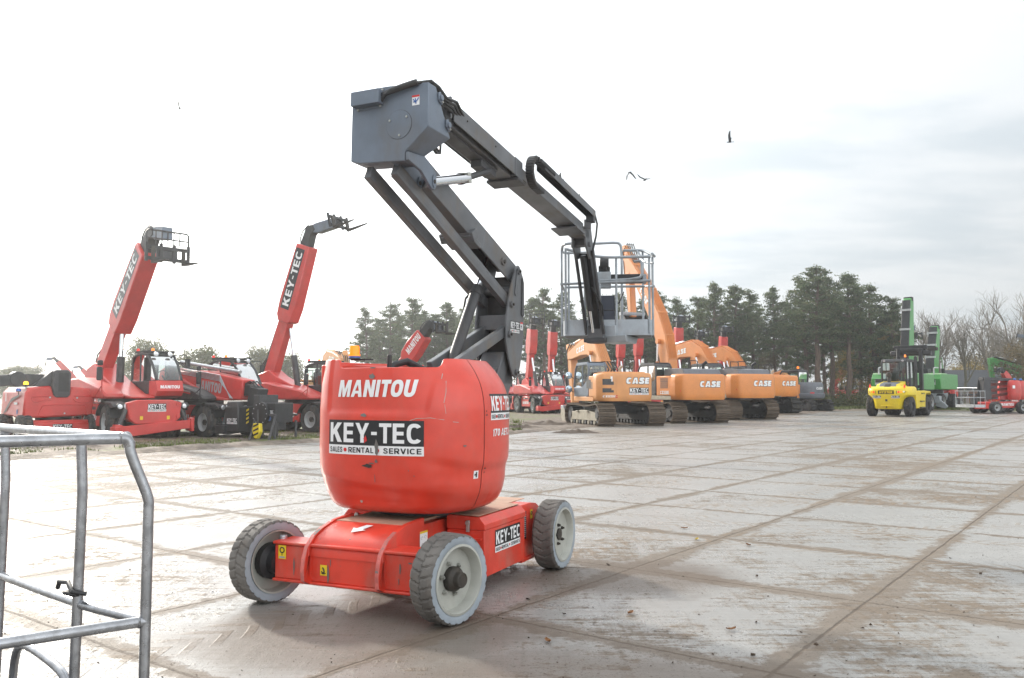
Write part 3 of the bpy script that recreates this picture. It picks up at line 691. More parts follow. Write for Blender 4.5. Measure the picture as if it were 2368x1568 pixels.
mb = MB(); mb.box((-.25, .05, 1.66), (.6, .5, .12), M['black_part']); mb.tube([(-.46, .08, 1.70), (-.40, .06, 1.80), (-.30, .0, 1.83), (-.1, -.1, 1.74)], .03, M['black_part']); mb.box((-.56, .0, 1.79), (.03, .035, .17), M['black_part']); mb.build('battery_compartment', L, bev=.01)
# the beacon on its bracket
mb = MB(); bx_, by_ = -.47, .39
mb.box((bx_ + .03, by_ - .05, 1.845), (.03, .2, .012), M['black_part']); mb.cyl((bx_, by_, 1.85), (bx_, by_, 1.857), .05, M['black_part'], n=24)
mb.lathe([(0, 1.852), (.046, 1.852), (.047, 1.868), (.043, 1.878)], M['blu_film'], c=(bx_, by_, 0), ax='z', n=28)
bc = mb.build('beacon', L)
mb = MB(); mb.lathe([(.047, 1.873), (.047, 1.89), (.041, 1.893), (.041, 1.94), (.037, 1.958), (.0, 1.962)], M['amber'], c=(bx_, by_, 0), ax='z', n=28); mb.lathe([(.0425, 1.905), (.0425, 1.922)], M['amber'], c=(bx_, by_, 0), ax='z', n=28); mb.build('lens', bc)
for pc in (phs, phi_for(-.62, 1.2) + .006):                    # added black strip, blocks light leaking through each panel gap
    mb = MB(); mb.sheet([[turret(pc + d_, .68 + i * .045, -.012) for i in range(26)] for d_ in (-.05, 0, .05)], M['black_part']); mb.build('gap_backing', L, fix=False)
# marks on the turret
mp = tmap(-.0, 1.6095)
mb = MB(); word(mb, 'MANITOU', .715, .130, mp, M['wht_film'], .005, 0, 0, .27, .17, .10, .05); mb.build('lettering', ct, fix=False)
keytec(tmap(-.01, 1.237), .852, .262, ct, nx=24, fine=.05, lift=.0022)
_ph = [R(-20 - .5 * i) for i in range(300)]; _ar = [0.]
for p0_, p1_ in zip(_ph, _ph[1:]): _ar.append(_ar[-1] + (turret(p1_, 1.3, 0, False) - turret(p0_, 1.3, 0, False)).length)
_s0 = float(np.interp(79, [20 + .5 * i for i in range(300)], _ar))
def smap(x, y, l):                                            # x metres past the seam, round the right flank
    return turret(-R(float(np.interp(_s0 + x, _ar, [20 + .5 * i for i in range(300)]))), 1.3 + y, l)
keytec(lambda x, y, l: smap(x + .33, y + .165, l), .46, .205, rc, nx=24, fine=.04, lift=.0022)
mb = MB(); word(mb, '170', .125, .058, lambda x, y, l: smap(x, y, l), M['wht_film'], .003, .20, -.035, .24, .15, .14, .04)
pass
word(mb, 'AETJ', .19, .058, lambda x, y, l: smap(x, y, l), M['wht_film'], .003, .38, -.035, .24, .15, .14, .04); mb.build('lettering', rc, fix=False)
mb = MB(); q = lambda x, y, l: smap(x - .075, y - .345, l); patch(mb, -.028, -.03, .028, .03, q, M['wht_film'], .003, 3, 2); patch(mb, -.004, -.02, .012, .02, q, M['blk_film'], .005); patch(mb, -.018, -.006, -.004, .006, q, M['blk_film'], .005); mb.build('sticker', ct, fix=False)
mb = MB(); rnd = random.Random(4)
for w_, z, a, b, mt in ((-.085, 1.407, .035, .015, 'bare_metal'), (-.03, 1.70, .03, .026, 'bare_metal'), (.035, 1.165, .018, .075, 'bare_metal'), (.03, 1.06, .016, .016, 'bare_metal'), (-.04, 1.025, .055, .016, 'hub_iron'),
                        (-.01, 1.045, .03, .006, 'bare_metal'), (-.065, 1.222, .016, .03, 'red_film'), (.015, .93, .003, .04, 'bare_metal'), (-.15, .745, .014, .012, 'rim_grey'), (-.03, 1.767, .035, .006, 'bare_metal'),
                        (.66, 1.18, .009, .009, 'bare_metal'), (.34, .96, .005, .005, 'bare_metal'), (.30, 1.0, .004, .006, 'bare_metal')):
    mb = MB(); blot(tmap(w_, z), 0, 0, a, b, 13, .0075, mt); mb.build('paint_chip', ct, fix=False)
for pts, r_ in (([(.31, 1.37), (.36, 1.385), (.46, 1.39), (.55, 1.375)], .0022), ([(.50, 1.72), (.505, 1.68)], .003), ([(.535, 1.665), (.55, 1.58), (.545, 1.5)], .0022), ([(.55, 1.49), (.56, 1.42)], .0014), ([(.60, 1.36), (.63, 1.355)], .002)):
    mb = MB(); mb.tube([tmap(a, b)(0, 0, .001) for a, b in pts], r_, M['rim_grey'], 5); mb.build('scratch', ct, fix=False)
mb = MB()
for w_, z in ((.03, .135), (.025, .105), (.04, .105), (.03, -.305), (.045, -.305), (.037, -.335)): disc(mb, 0, 0, .006, (lambda x, y, l, w_=w_, z=z: smap(x + w_, y + z, l)), M['hub_iron'], .003, 8)
mb.build('rivet', rc, fix=False)

# ------------------------------------------------------------------ lower arms, knuckle, upper arm
bg_ = M['boom_grey']
def bar(mb, p0, p1, w_, h, m, y=0.):
    """box beam from (x,z) p0 to p1, height h, width w_, at y."""
    a, b = V((p0[0], 0, p0[1])), V((p1[0], 0, p1[1])); d_ = (b - a).normalized(); n = V((-d_.z, 0, d_.x)) * h / 2
    mb.prism([((a + n).x, (a + n).z), ((b + n).x, (b + n).z), ((b - n).x, (b - n).z), ((a - n).x, (a - n).z)], y - w_ / 2, y + w_ / 2, m)
for s in (-.115, .115):
    mb = MB(); bar(mb, (.28, 1.80), (1.36, 2.19), .06, .10, bg_, s); mb.cyl((1.36, s - .034, 2.19), (1.36, s + .034, 2.19), .06, bg_); mb.build('lower_link', L, bev=.008)
mb = MB(); bar(mb, (.2, 1.5), (1.50, 1.80), .20, .16, bg_); mb.prism([(1.0, 1.5), (1.35, 1.98), (1.5, 1.98), (1.56, 1.70), (1.4, 1.5)], -.12, .12, bg_); mb.build('lower_arm', L, bev=.01)
kn = [(1.52, 2.84), (1.57, 2.865), (1.61, 2.85), (1.70, 2.74), (1.705, 2.28), (1.68, 2.05), (1.615, 1.85), (1.56, 1.745), (1.50, 1.72), (1.42, 1.76), (1.34, 1.9), (1.27, 2.08), (1.28, 2.28), (1.33, 2.49), (1.43, 2.70)]
for s in (-.165, .165):
    mb = MB(); mb.prism(kn, s - .010, s + .010, bg_); kp = mb.build('knuckle_plate', L, bev=.003)
    o_ = s + (.012 if s > 0 else -.012); t_ = .02 if s > 0 else -.02
    for k, z in ((1.56, 2.80), (1.39, 2.45), (1.34, 2.15), (1.51, 1.78)):
        mb = MB(); mb.cyl((k, o_, z), (k, o_ + t_, z), .032, bg_, n=18); mb.cyl((k, o_, z), (k, o_ + t_ * 1.7, z), .014, M['hub_iron'], n=10); mb.build('pin', kp, bev=.003)
    mb = MB(); mb.prism([(1.525, 2.80), (1.555, 2.835), (1.59, 2.80), (1.53, 2.57), (1.49, 2.54), (1.465, 2.57)], o_, o_ + t_ * .35, bg_); mb.build('keeper_plate', kp, bev=.003)
    mb = MB(); mb.prism([(1.655, 2.75), (1.69, 2.70), (1.69, 2.36), (1.665, 2.345), (1.63, 2.37)], o_, o_ + t_ * .5, M['dark_grey']); mb.build('stiffener', kp, bev=.003)
    if s < 0:
        keytec(flatmap((1.475, -.1765, 2.232), (1, 0, 0), (0, 0, 1)), .225, .115, kp)
        q = flatmap((1.64, -.1765, 2.25), (1, 0, 0), (0, 0, 1)); mb = MB(); patch(mb, -.03, -.04, .03, .04, q, M['wht_film']); patch(mb, -.03, .025, .03, .04, q, M['red_film'], .004); patch(mb, -.006, -.03, .006, .02, q, M['blk_film'], .004); patch(mb, -.02, -.01, .0, .004, q, M['blk_film'], .004); mb.build('sticker', kp, fix=False)
mb = MB(); mb.box((1.40, 0, 2.27), (.14, .305, .15), bg_); mb.build('cross_member', L, bev=.008)
mb = MB(); mb.cyl((1.50, -.155, 2.60), (1.50, .155, 2.60), .045, bg_, n=20); mb.build('cross_tube', L)
mb = MB(); mb.box((1.55, 0, 2.25), (.05, .30, 1.0), M['dark_grey']); mb.prism([(1.30, 1.66), (1.50, 1.95), (1.55, 1.66)], -.12, -.10, bg_); mb.prism([(1.30, 1.66), (1.50, 1.95), (1.55, 1.66)], .10, .12, bg_); mb.box((1.45, 0, 1.83), (.16, .16, .14), bg_); mb.build('knuckle_web', L, bev=.006)
mb = MB(); mb.cyl((.44, .03, 1.70), (1.02, .03, 2.555), .052, M['dark_grey'], n=24); mb.cyl((.99, .03, 2.51), (1.045, .03, 2.59), .060, M['dark_grey'], n=24)
mb.tube([(.86, .085, 2.33), (.93, .10, 2.47), (1.0, .085, 2.53)], .012, M['black_part'], 8); lc = mb.build('lift_cylinder', L, bev=.004)
mb = MB(); mb.cyl((1.02, .03, 2.555), (1.26, .03, 2.90), .026, M['chrome'], n=20); mb.build('rod', lc)
mb = MB()                                                     # upper arm: a channel open below near the knuckle
def arm_pt(t): return (-.16 + (1.62 + .16) * t, 3.50 + (2.755 - 3.50) * t)
bar(mb, arm_pt(.0), arm_pt(.62), .25, .215, bg_)
d_ = V((1.78, 0, -.745)).normalized(); n_ = V((-d_.z, 0, d_.x)) if d_.x < 0 else V((.386, 0, .922)); n_ = V((-d_.z, 0, d_.x))
a = V((arm_pt(.62)[0], 0, arm_pt(.62)[1])); b = V((arm_pt(1.02)[0], 0, arm_pt(1.02)[1]))
for s in (-.117, .117): bar(mb, arm_pt(.62), arm_pt(1.), .016, .215, bg_, s)
p = a + n_ * .10; q = b + n_ * .10; bar(mb, (p.x, p.z), (q.x, q.z), .25, .016, M['dark_grey'])
ua = mb.build('upper_arm', L, bev=.006)
mb = MB(); c = arm_pt(.47); bar(mb, (c[0] - .03, c[1] - .115), (c[0] + .17, c[1] - .20), .30, .05, bg_); bar(mb, (c[0] + .0, c[1] - .08), (c[0] + .05, c[1] - .16), .35, .10, bg_); mb.build('stop_bracket', ua, bev=.006)
for s in (-.127, .127):
    mb = MB(); c = arm_pt(.84); mb.cyl((c[0], s, c[1]), (c[0], s * 1.12, c[1]), .04, bg_, n=20); mb.cyl((c[0], s, c[1]), (c[0], s * 1.22, c[1]), .02, M['hub_iron'], n=12); mb.build('pin', ua, bev=.003)
for s in (-.125, .13):
    mb = MB(); bar(mb, (-.50, 3.37), (1.395, 2.485), .06, .112, bg_, s); bar(mb, (-.50, 3.37 - .004), (1.395, 2.485 - .004), .062, .05, bg_, s); mb.cyl((1.395, s - .035, 2.485), (1.395, s + .035, 2.485), .055, bg_); mb.build('tie_bar', L, bev=.006)

for o_ in kids(L):                                            # the arm and its links run slightly askew towards the head
    if o_.name.split('.')[0] in ('upper_arm', 'tie_bar'):
        for q_ in [o_] + kids(o_):
            for v_ in q_.data.vertices: v_.co.y += .105 * (1 - (v_.co.x + .16) / 1.78)
# ------------------------------------------------------------------ elbow head
bm_ = M['box_grey']; prof = [(-.374, 3.985), (-.35, 4.03), (-.03, 4.028), (.343, 4.005), (.34, 3.655), (.128, 3.475), (.128, 3.402), (-.30, 3.428), (-.38, 3.45)]
def kb(z): return -.44 + (3.99 - z) / .34 * .24 if z > 3.65 else -.20 - (3.65 - z) / .25 * .17
mb = MB(); n = len(prof); vs = [(-.57, -w_, z) for w_, z in prof] + [(kb(z), -w_, z) for w_, z in prof]
mb.add(vs, [tuple(range(n)), tuple(reversed(range(n, 2 * n)))] + [(i, (i + 1) % n, n + (i + 1) % n, n + i) for i in range(n)], bm_); eb = mb.build('elbow_cover', L, bev=.007)
em = flatmap((-.5702, 0, 0), (0, -1, 0), (0, 0, 1))
mb = MB(); mb.box((-.61, .2, 3.935), (.085, .265, .115), bm_); mb.box((-.576, .2, 3.868), (.008, .25, .02), bm_); jb = mb.build('junction_box', L, bev=.004)
for y, z in ((.305, 3.864), (.095, 3.87), (.075, 4.0)): mb = MB(); mb.cyl((-.575, y, z), (-.588, y, z), .010, M['steel_bolt'], n=8); mb.build('bolt', jb)
mb = MB(); mb.tube([em(.075 + .117 * cos(a), 3.70 + .117 * sin(a), .0) for a in [k * 2 * pi / 48 for k in range(48)]], .0022, M['dark_grey'], 5, closed=True)
mb.cyl((-.571, -.075, 3.70), (-.5745, -.075, 3.70), .116, bm_, n=48); hc = mb.build('hatch', eb)
for a in (75, 195, 315): mb = MB(); y, z = -.075 - .09 * cos(R(a - 40)), 3.70 + .09 * sin(R(a - 40)); mb.cyl((-.573, y, z), (-.583, y, z), .009, M['steel_bolt'], n=8); mb.build('bolt', hc)
mb = MB(); patch(mb, .195, 3.835, .262, 3.915, em, M['wht_film']); patch(mb, .195, 3.90, .262, 3.915, em, M['red_film'], .004)
mb.tube([em(.205, 3.885, .005), em(.222, 3.865, .005), em(.24, 3.868, .005), em(.255, 3.892, .005)], .004, M['blu_film'], 6); mb.tube([em(.225, 3.89, .005), em(.232, 3.845, .005)], .004, M['blu_film'], 6); mb.tube([em(.208, 3.862, .005), em(.235, 3.86, .005)], .004, M['blu_film'], 6); mb.build('sticker', eb, fix=False)
def ear(y):
    mb = MB(); mb.prism([(-.565, 3.475), (-.30, 3.50), (-.17, 3.44), (-.115, 3.40), (-.11, 3.30), (-.14, 3.262), (-.19, 3.262), (-.25, 3.30), (-.36, 3.37), (-.565, 3.41)], y - .014, y + .014, bm_); e = mb.build('ear_plate', L, bev=.004)
    mb = MB(); mb.prism([(-.185, 3.36), (-.165, 3.385), (-.14, 3.36), (-.14, 3.29), (-.165, 3.27), (-.185, 3.29)], y - .016, y - .024, bm_); mb.cyl((-.162, y - .016, 3.325), (-.162, y - .03, 3.325), .018, M['hub_iron'], n=12); mb.build('keeper_plate', e, bev=.003)
ear(-.148); ear(-.008)
for k, y, z in ((-.40, -.345, 3.93), (-.27, -.345, 3.745)):
    mb = MB(); mb.prism([(k - .035, z + .035), (k + .0, z + .05), (k + .045, z - .02), (k + .025, z - .05), (k - .03, z - .02)], y, y - .014, bm_); mb.cyl((k, y, z), (k, y - .03, z), .024, bm_, n=14); mb.cyl((k + .02, y, z - .03), (k + .02, y - .026, z - .03), .008, M['steel_bolt'], n=8); mb.build('keeper_plate', eb, bev=.003)
# ------------------------------------------------------------------ telescopic boom
SL = -.115; zt = lambda k: 4.118 + SL * (k - .21)
def beam(mb, k0, k1, w_, h, m, dz=0., y=0.):
    mb.prism([(k0, zt(k0) + dz), (k1, zt(k1) + dz), (k1, zt(k1) + dz - h), (k0, zt(k0) + dz - h)], y - w_ / 2, y + w_ / 2, m)
mb = MB()
for s in (-.155, .155): beam(mb, .20, 1.68, .012, .175, bg_, 0, s)
beam(mb, .24, 1.68, .30, .012, bg_, -.004); beam(mb, -.10, 1.68, .22, .15, bg_, -.045); beam(mb, .18, 1.30, .13, .06, M['dark_grey'], -.16)
beam(mb, 1.52, 1.70, .335, .19, bg_, .006)
for k in (.45, 1.05): mb.cyl((k, -.162, zt(k) - .07), (k, -.168, zt(k) - .07), .010, M['hub_iron'], n=10)
mb.prism([(-.42, 4.02), (-.25, 4.10), (.20, 4.09), (.24, 3.92), (-.02, 3.80), (-.25, 3.62), (-.40, 3.72)], -.135, -.11, M['dark_grey']); mb.prism([(-.42, 4.02), (-.25, 4.10), (.20, 4.09), (.24, 3.92), (-.02, 3.80), (-.25, 3.62), (-.40, 3.72)], .11, .135, M['dark_grey'])
bo = mb.build('outer_boom', L, bev=.004)
mb = MB(); mb.box((.13, -.165, zt(.13) - .085), (.02, .012, .19), bg_); mb.box((.13, 0, zt(.13) + .01), (.02, .34, .012), bg_); mb.build('hose_guide', bo, bev=.002)
mb = MB(); bar(mb, (1.55, zt(1.55) - .205), (1.75, zt(1.75) - .205), .36, .03, M['dark_grey']); bar(mb, (.95, zt(.95) - .235), (1.28, zt(1.28) - .235), .12, .10, M['dark_grey']); mb.build('cylinder_bracket', bo, bev=.006)
mb = MB(); beam(mb, 1.66, 3.72, .255, .115, bg_, -.015); beam(mb, 3.60, 4.02, .20, .12, bg_, -.02); bi = mb.build('inner_boom', L, bev=.006)
mb = MB(); bar(mb, (3.36, zt(3.36) - .165), (3.66, zt(3.66) - .165), .34, .022, bg_); mb.build('end_bracket', bi, bev=.003)
mb = MB(); beam(mb, 2.15, 3.86, .10, .012, M['dark_grey'], .175, -.19); beam(mb, 2.15, 3.86, .008, .085, M['dark_grey'], .175, -.14); beam(mb, 2.15, 3.86, .008, .085, bg_, .175, -.24); beam(mb, 3.78, 3.86, .10, .15, M['dark_grey'], .17, -.19)
mb.box((3.82, -.15, zt(3.82) - .0), (.05, .08, .12), bg_); tr_ = mb.build('cable_tray', L, bev=.002)
mb = MB(); N_ = 30; pth = []
for i in range(12): k = 2.42 - i * .038; pth.append((k, zt(k) + .135))
cx_, cz_ = 1.93, zt(1.93) - .02
for i in range(1, 15): a = pi / 2 + i * pi / 15; pth.append((cx_ + .165 * cos(a) * .95, cz_ + .155 * sin(a)))
for i in range(5): k = 1.95 + i * .035; pth.append((k, zt(k) - .175))
for (a0, b0), (a1, b1) in zip(pth, pth[1:]):
    c = ((a0 + a1) / 2, -.215, (b0 + b1) / 2); an = math.atan2(b1 - b0, a1 - a0)
    mb.box(c, (.032, .085, .048), M['black_part'], rot=X.Rotation(-an, 3, 'Y')); mb.box(c, (.018, .092, .036), M['dark_grey'], rot=X.Rotation(-an, 3, 'Y'))
mb.build('cable_chain', L, bev=.004)
mb = MB(); mb.cyl((-.16, -.078, 3.325), (.62, -.075, 3.55), .043, M['chrome'], n=24); mb.cyl((.50, -.055, 3.515), (.56, -.055, 3.53), .054, M['black_part'], n=24); mb.box((.60, -.055, 3.545), (.06, .12, .10), M['rim_grey'], rot=X.Rotation(R(-16), 3, 'Y')); bcyl = mb.build('boom_cylinder', L, bev=.003)
mb = MB(); mb.cyl((.62, -.055, 3.55), (1.12, -.055, 3.74), .030, M['dark_grey'], n=20); mb.build('rod', bcyl)
# hoses: bundle from the junction box over the top of the head into the boom
mb = MB()
for i in range(4):
    j = (i - 1.5) * .018
    mb.tube([(-.60, .07, 3.93 + j), (-.62, .0 - j, 3.955 + j * .6), (-.615, -.12, 3.975 + j * .3), (-.59, -.24, 4.005), (-.52, -.31 + j, 4.03), (-.38, -.30 + j, 4.03), (-.16, -.25 + j, 4.02 - i * .01), (.12, -.20 + j, 4.08 - i * .025), (.40, -.12 + j, 4.05 - i * .02)], .013, M['black_part'], 8)
mb.tube([(-.615, -.04, 3.965), (-.612, -.14, 3.985), (-.588, -.25, 4.012)], .026, M['black_part'], 10)
for i in range(3): mb.tube([(-.33, .0 - i * .05, 4.03), (-.15, -.05 - i * .05, 4.09 - .01 * i), (.05, -.05 - i * .04, 4.03 - .03 * i), (.2, -.05 - i * .03, 3.98 - .04 * i)], .014, M['black_part'], 8)
for i in range(2): mb.tube([(-.25, -.15, 3.66), (-.12, -.16, 3.58 + i * .04), (.02, -.12, 3.62), (.1, -.08, 3.75)], .012, M['black_part'], 8)
mb.build('hose_bundle', L)
mb = MB()
for i in range(4):
    r_ = .05 + i * .018; mb.tube([(3.84, -.19, zt(3.84) + .14), (3.95, -.20, zt(3.9) + .15 + r_ * .3), (4.05 + r_ * .4, -.19, zt(3.9) + .06), (4.07 + r_ * .3, -.17, 3.60), (4.06, -.13, 3.42 - i * .02)], .009, M['black_part'], 8)
mb.build('hose_bundle', L)
# ------------------------------------------------------------------ jib and platform
dk = M['dark_grey']
mb = MB(); mb.prism([(3.88, 3.70), (4.10, 3.72), (4.20, 3.45), (4.16, 3.33), (4.06, 3.30), (3.90, 3.46)], -.10, -.075, bg_); mb.prism([(3.88, 3.70), (4.10, 3.72), (4.20, 3.45), (4.16, 3.33), (4.06, 3.30), (3.90, 3.46)], .075, .10, bg_); mb.box((4.02, 0, 3.55), (.12, .16, .16), dk); mb.cyl((4.0, -.13, 3.48), (4.0, .13, 3.48), .035, bg_); mb.build('jib_head', L, bev=.004)
for s in (-.12, .12): mb = MB(); bar(mb, (4.10, 3.42), (4.55, 2.36), .03, .055, dk, s); mb.build('jib_link', L, bev=.004)
mb = MB(); bar(mb, (4.16, 3.40), (4.60, 2.42), .14, .10, M['black_part']); mb.build('jib_arm', L, bev=.006)
mb = MB(); mb.cyl((4.06, .0, 3.35), (4.34, 0, 2.66), .04, M['black_part']); mb.cyl((4.34, 0, 2.66), (4.46, 0, 2.38), .02, M['chrome']); mb.tube([(4.2, -.07, 2.95), (4.36, -.16, 2.72), (4.46, -.14, 2.60), (4.44, -.08, 2.68)], .012, M['black_part']); mb.build('jib_cylinder', L)
mb = MB(); mb.box((4.62, 0, 2.36), (.16, .24, .24), bg_); mb.cyl((4.66, 0, 2.24), (4.66, 0, 2.50), .09, dk); mb.box((4.55, 0, 2.28), (.10, .30, .06), dk); mb.build('rotator', L, bev=.008)
PB = V((4.98, -.04, 2.345)); PR = R(17)
def pb(x, y, z): c, s = cos(PR), sin(PR); return V((PB.x + x * c - y * s, PB.y + x * s + y * c, PB.z + z))   # x away, y left
HW, HD = .60, .38
def rrect(hx, hy, r, n=5):
    P = []
    for cx_, cy_, a0 in ((hx - r, hy - r, 0), (-hx + r, hy - r, 90), (-hx + r, -hy + r, 180), (hx - r, -hy + r, 270)):
        P += [(cx_ + r * cos(R(a0 + 90 * i / n)), cy_ + r * sin(R(a0 + 90 * i / n))) for i in range(n + 1)]
    return P
mb = MB(); q = rrect(HD, HW, .12); mb.add([pb(x, y, 0) for x, y in q] + [pb(x, y, .21) for x, y in q] + [pb(x * .985, y * .99, .21) for x, y in q] + [pb(x * .985, y * .99, .02) for x, y in q],
    [(i, (i + 1) % len(q), (i + 1) % len(q) + len(q), i + len(q)) for i in range(len(q))] + [(i + len(q), (i + 1) % len(q) + len(q), (i + 1) % len(q) + 2 * len(q), i + 2 * len(q)) for i in range(len(q))] + [(i + 2 * len(q), (i + 1) % len(q) + 2 * len(q), (i + 1) % len(q) + 3 * len(q), i + 3 * len(q)) for i in range(len(q))], M['toe_grey'])
mb.add([pb(x * .98, y * .98, .015) for x, y in q], [tuple(range(len(q)))], M['tube_grey']); mb.add([pb(x * .98, y * .98, .004) for x, y in q], [tuple(reversed(range(len(q))))], M['dark_grey'])
pf = mb.build('platform', L, ang=40)
def prail(pts, r_=.0185, name='rail', m='tube_grey'): mb = MB(); mb.tube(rounded([pb(*p) for p in pts], 2, .15), r_, M[m], 8); return mb.build(name, pf)
def rr(z, hx, hy): return [(x, y, z) for x, y in rrect(hx, hy, .10, 4)]
T_, T2 = 1.27, .70
prail([(-HD + .02, .55, T_ - .09), (-HD - .02, .10, T_ - .22), (-HD - .02, -.58, T_ - .22)], .019)
prail([(-HD + .02, .30, T_ + .0), (-HD + .02, .60, T_ - .02), (HD, .66, T_ - .02), (HD, .30, T_ - .02)], .019)
prail([(HD, .45, T_ + .1), (HD, -.15, T_ + .12), (HD, -.2, T_ + .06), (HD, -.2, .2)], .019)
prail([(HD, -.22, T_ - .0), (HD, -.50, T_ + .0), (.0, -.66, T_ - .16), (-HD, -.60, T_ - .18)], .019)
prail([(HD, -.42, T_), (HD - .2, -.5, T_ - .2), (-.2, -.62, T_ - .28)], .017)
prail([(-HD, .60, T2), (-HD - .01, -.58, T2 + .03)], .017); prail([(HD, .62, T2 + .05), (HD, -.55, T2 + .05), (-HD, -.62, T2 - .05)], .017); prail([(-HD, .62, T2), (HD, .62, T2)], .017)
prail([(-HD, -.36, T_ - .28), (-HD - .06, -.46, T_ - .28), (-HD - .06, -.46, T_ - .50), (-HD, -.30, T_ - .52), (-HD, .1, T_ - .53)], .018)
for x, y, t in ((-HD, .56, T_ - .08), (-HD + .02, -.56, T_ - .18), (HD, .56, T_), (HD, -.5, T_), (-HD, .30, T_ - .25), (-HD, -.12, T_ - .21), (-HD, .10, T2), (0, -.62, T_ - .16), (.05, .64, T_)):
    prail([(x, y, .02), (x, y, t)], .0165, 'post', 'tube_grey')
mb = MB(); mb.box(pb(-.2, -.28, .78), (.20, .46, .11), M['black_part'], rot=X.Rotation(PR, 3, 'Z')); mb.box(pb(-.25, .06, .76), (.12, .22, .22), M['toe_grey'], rot=X.Rotation(PR, 3, 'Z')); mb.box(pb(-.24, -.50, .77), (.14, .05, .12), M['toe_grey'], rot=X.Rotation(PR, 3, 'Z')); mb.tube([pb(-.25, -.22, .60), pb(-.28, -.16, .45), pb(-.2, .05, .38), pb(-.2, .12, .3)], .01, M['black_part']); cb = mb.build('control_box', pf, bev=.012)
mb = MB(); mb.cyl(pb(-.2, .10, .98), pb(-.2, -.02, .98), .10, M['black_part'], n=20); mb.box(pb(-.2, .04, .90), (.16, .12, .12), M['black_part']); mb.build('cover_cap', cb, bev=.01)
mb = MB(); mb.box(pb(-.28, .0, .34), (.16, .20, .40), M['navy'], rot=X.Rotation(PR, 3, 'Z')); mb.box(pb(-.28, .0, .34), (.165, .205, .02), M['black_part'], rot=X.Rotation(PR, 3, 'Z')); tb = mb.build('manual_box', pf, bev=.02)
mb = MB(); mb.prism([(4.60, 2.345), (5.25, 2.345), (5.15, 2.25), (4.66, 2.25)], -.40, -.06, M['toe_grey']); mb.box((4.62, -.10, 2.40), (.03, .34, .16), M['toe_grey']); mb.build('platform_support', L, bev=.01)
# ================================================================== rotating telehandlers
def share(o, parent, loc=(0, 0, 0), rz=0.):
    c = o.copy(); COL.objects.link(c); c.parent = parent; c.location = loc; c.rotation_euler = (0, 0, rz); return c
def part(mb, name, parent, bev=0., **k): return mb.build(name, parent, bev=bev, seg=1, **k)
_proto = {}
def big_wheel(parent, loc, rz=0., R_=.64, W=.46, key='big', rim='pale_grey', N=18):
    if key not in _proto:
        t = tyre('wheel', R_, R_ * .52, W, N, R_ * .06, M['rubber'], M['rubber'], parent, slant=1.3, sub=4, bulge=.04, zig=.03)
        r = rim_mesh('rim', R_ * .53, W, M[rim], t, dish=W * .28)
        mb = MB(); mb.cyl((0, -W * .24, 0), (0, -W * .38, 0), R_ * .17, M['hub_iron'], n=14); h = mb.build('hub', t)
        _proto[key] = (t.data, r.data, h.data); t.location = loc; t.rotation_euler = (0, 0, rz); return t
    o = None
    for nm, d_ in zip(('wheel', 'rim', 'hub'), _proto[key]):
        q = bpy.data.objects.new(nm, d_); COL.objects.link(q)
        if o is None: o = q; q.parent = parent; q.location = loc; q.rotation_euler = (0, 0, rz)
        else: q.parent = o
    return o
def four_wheels(t, x, y, R_=.64, W=.46, key='big', rim='pale_grey', steer=0., x2=None):
    for sx in (1, -1):
        for s in (-1, 1): big_wheel(t, ((x if sx > 0 else (x2 if x2 is not None else -x)), s * y, R_), (pi if s > 0 else 0) + (steer if sx > 0 else 0), R_, W, key, rim)
def beacon(parent, p, mt, r=.055, h=.15):
    mb = MB(); mb.cyl(p, (p[0], p[1], p[2] + .10), .015, M['black_part'], n=8); mb.cyl((p[0], p[1], p[2] + .1), (p[0], p[1], p[2] + .13), r * .9, M['black_part'], n=14)
    b = mb.build('beacon', parent); mb = MB(); z = p[2] + .13
    mb.lathe([(r, z), (r * .95, z + h * .7), (r * .6, z + h * .95), (0, z + h)], M[mt], c=(p[0], p[1], 0), ax='z', n=14); mb.build('lens', b)
def inx(p0, th):
    c, s = cos(th), sin(th); return lambda u, v, y=0.: V((p0[0] + u * c - v * s, p0[1] + y, p0[2] + u * s + v * c))
def fprism(mb, f, poly, y0, y1, m):
    n = len(poly); mb.add([f(u, v, y0) for u, v in poly] + [f(u, v, y1) for u, v in poly], [tuple(range(n)), tuple(reversed(range(n, 2 * n)))] + [(i, n + i, n + (i + 1) % n, (i + 1) % n) for i in range(n)], m)
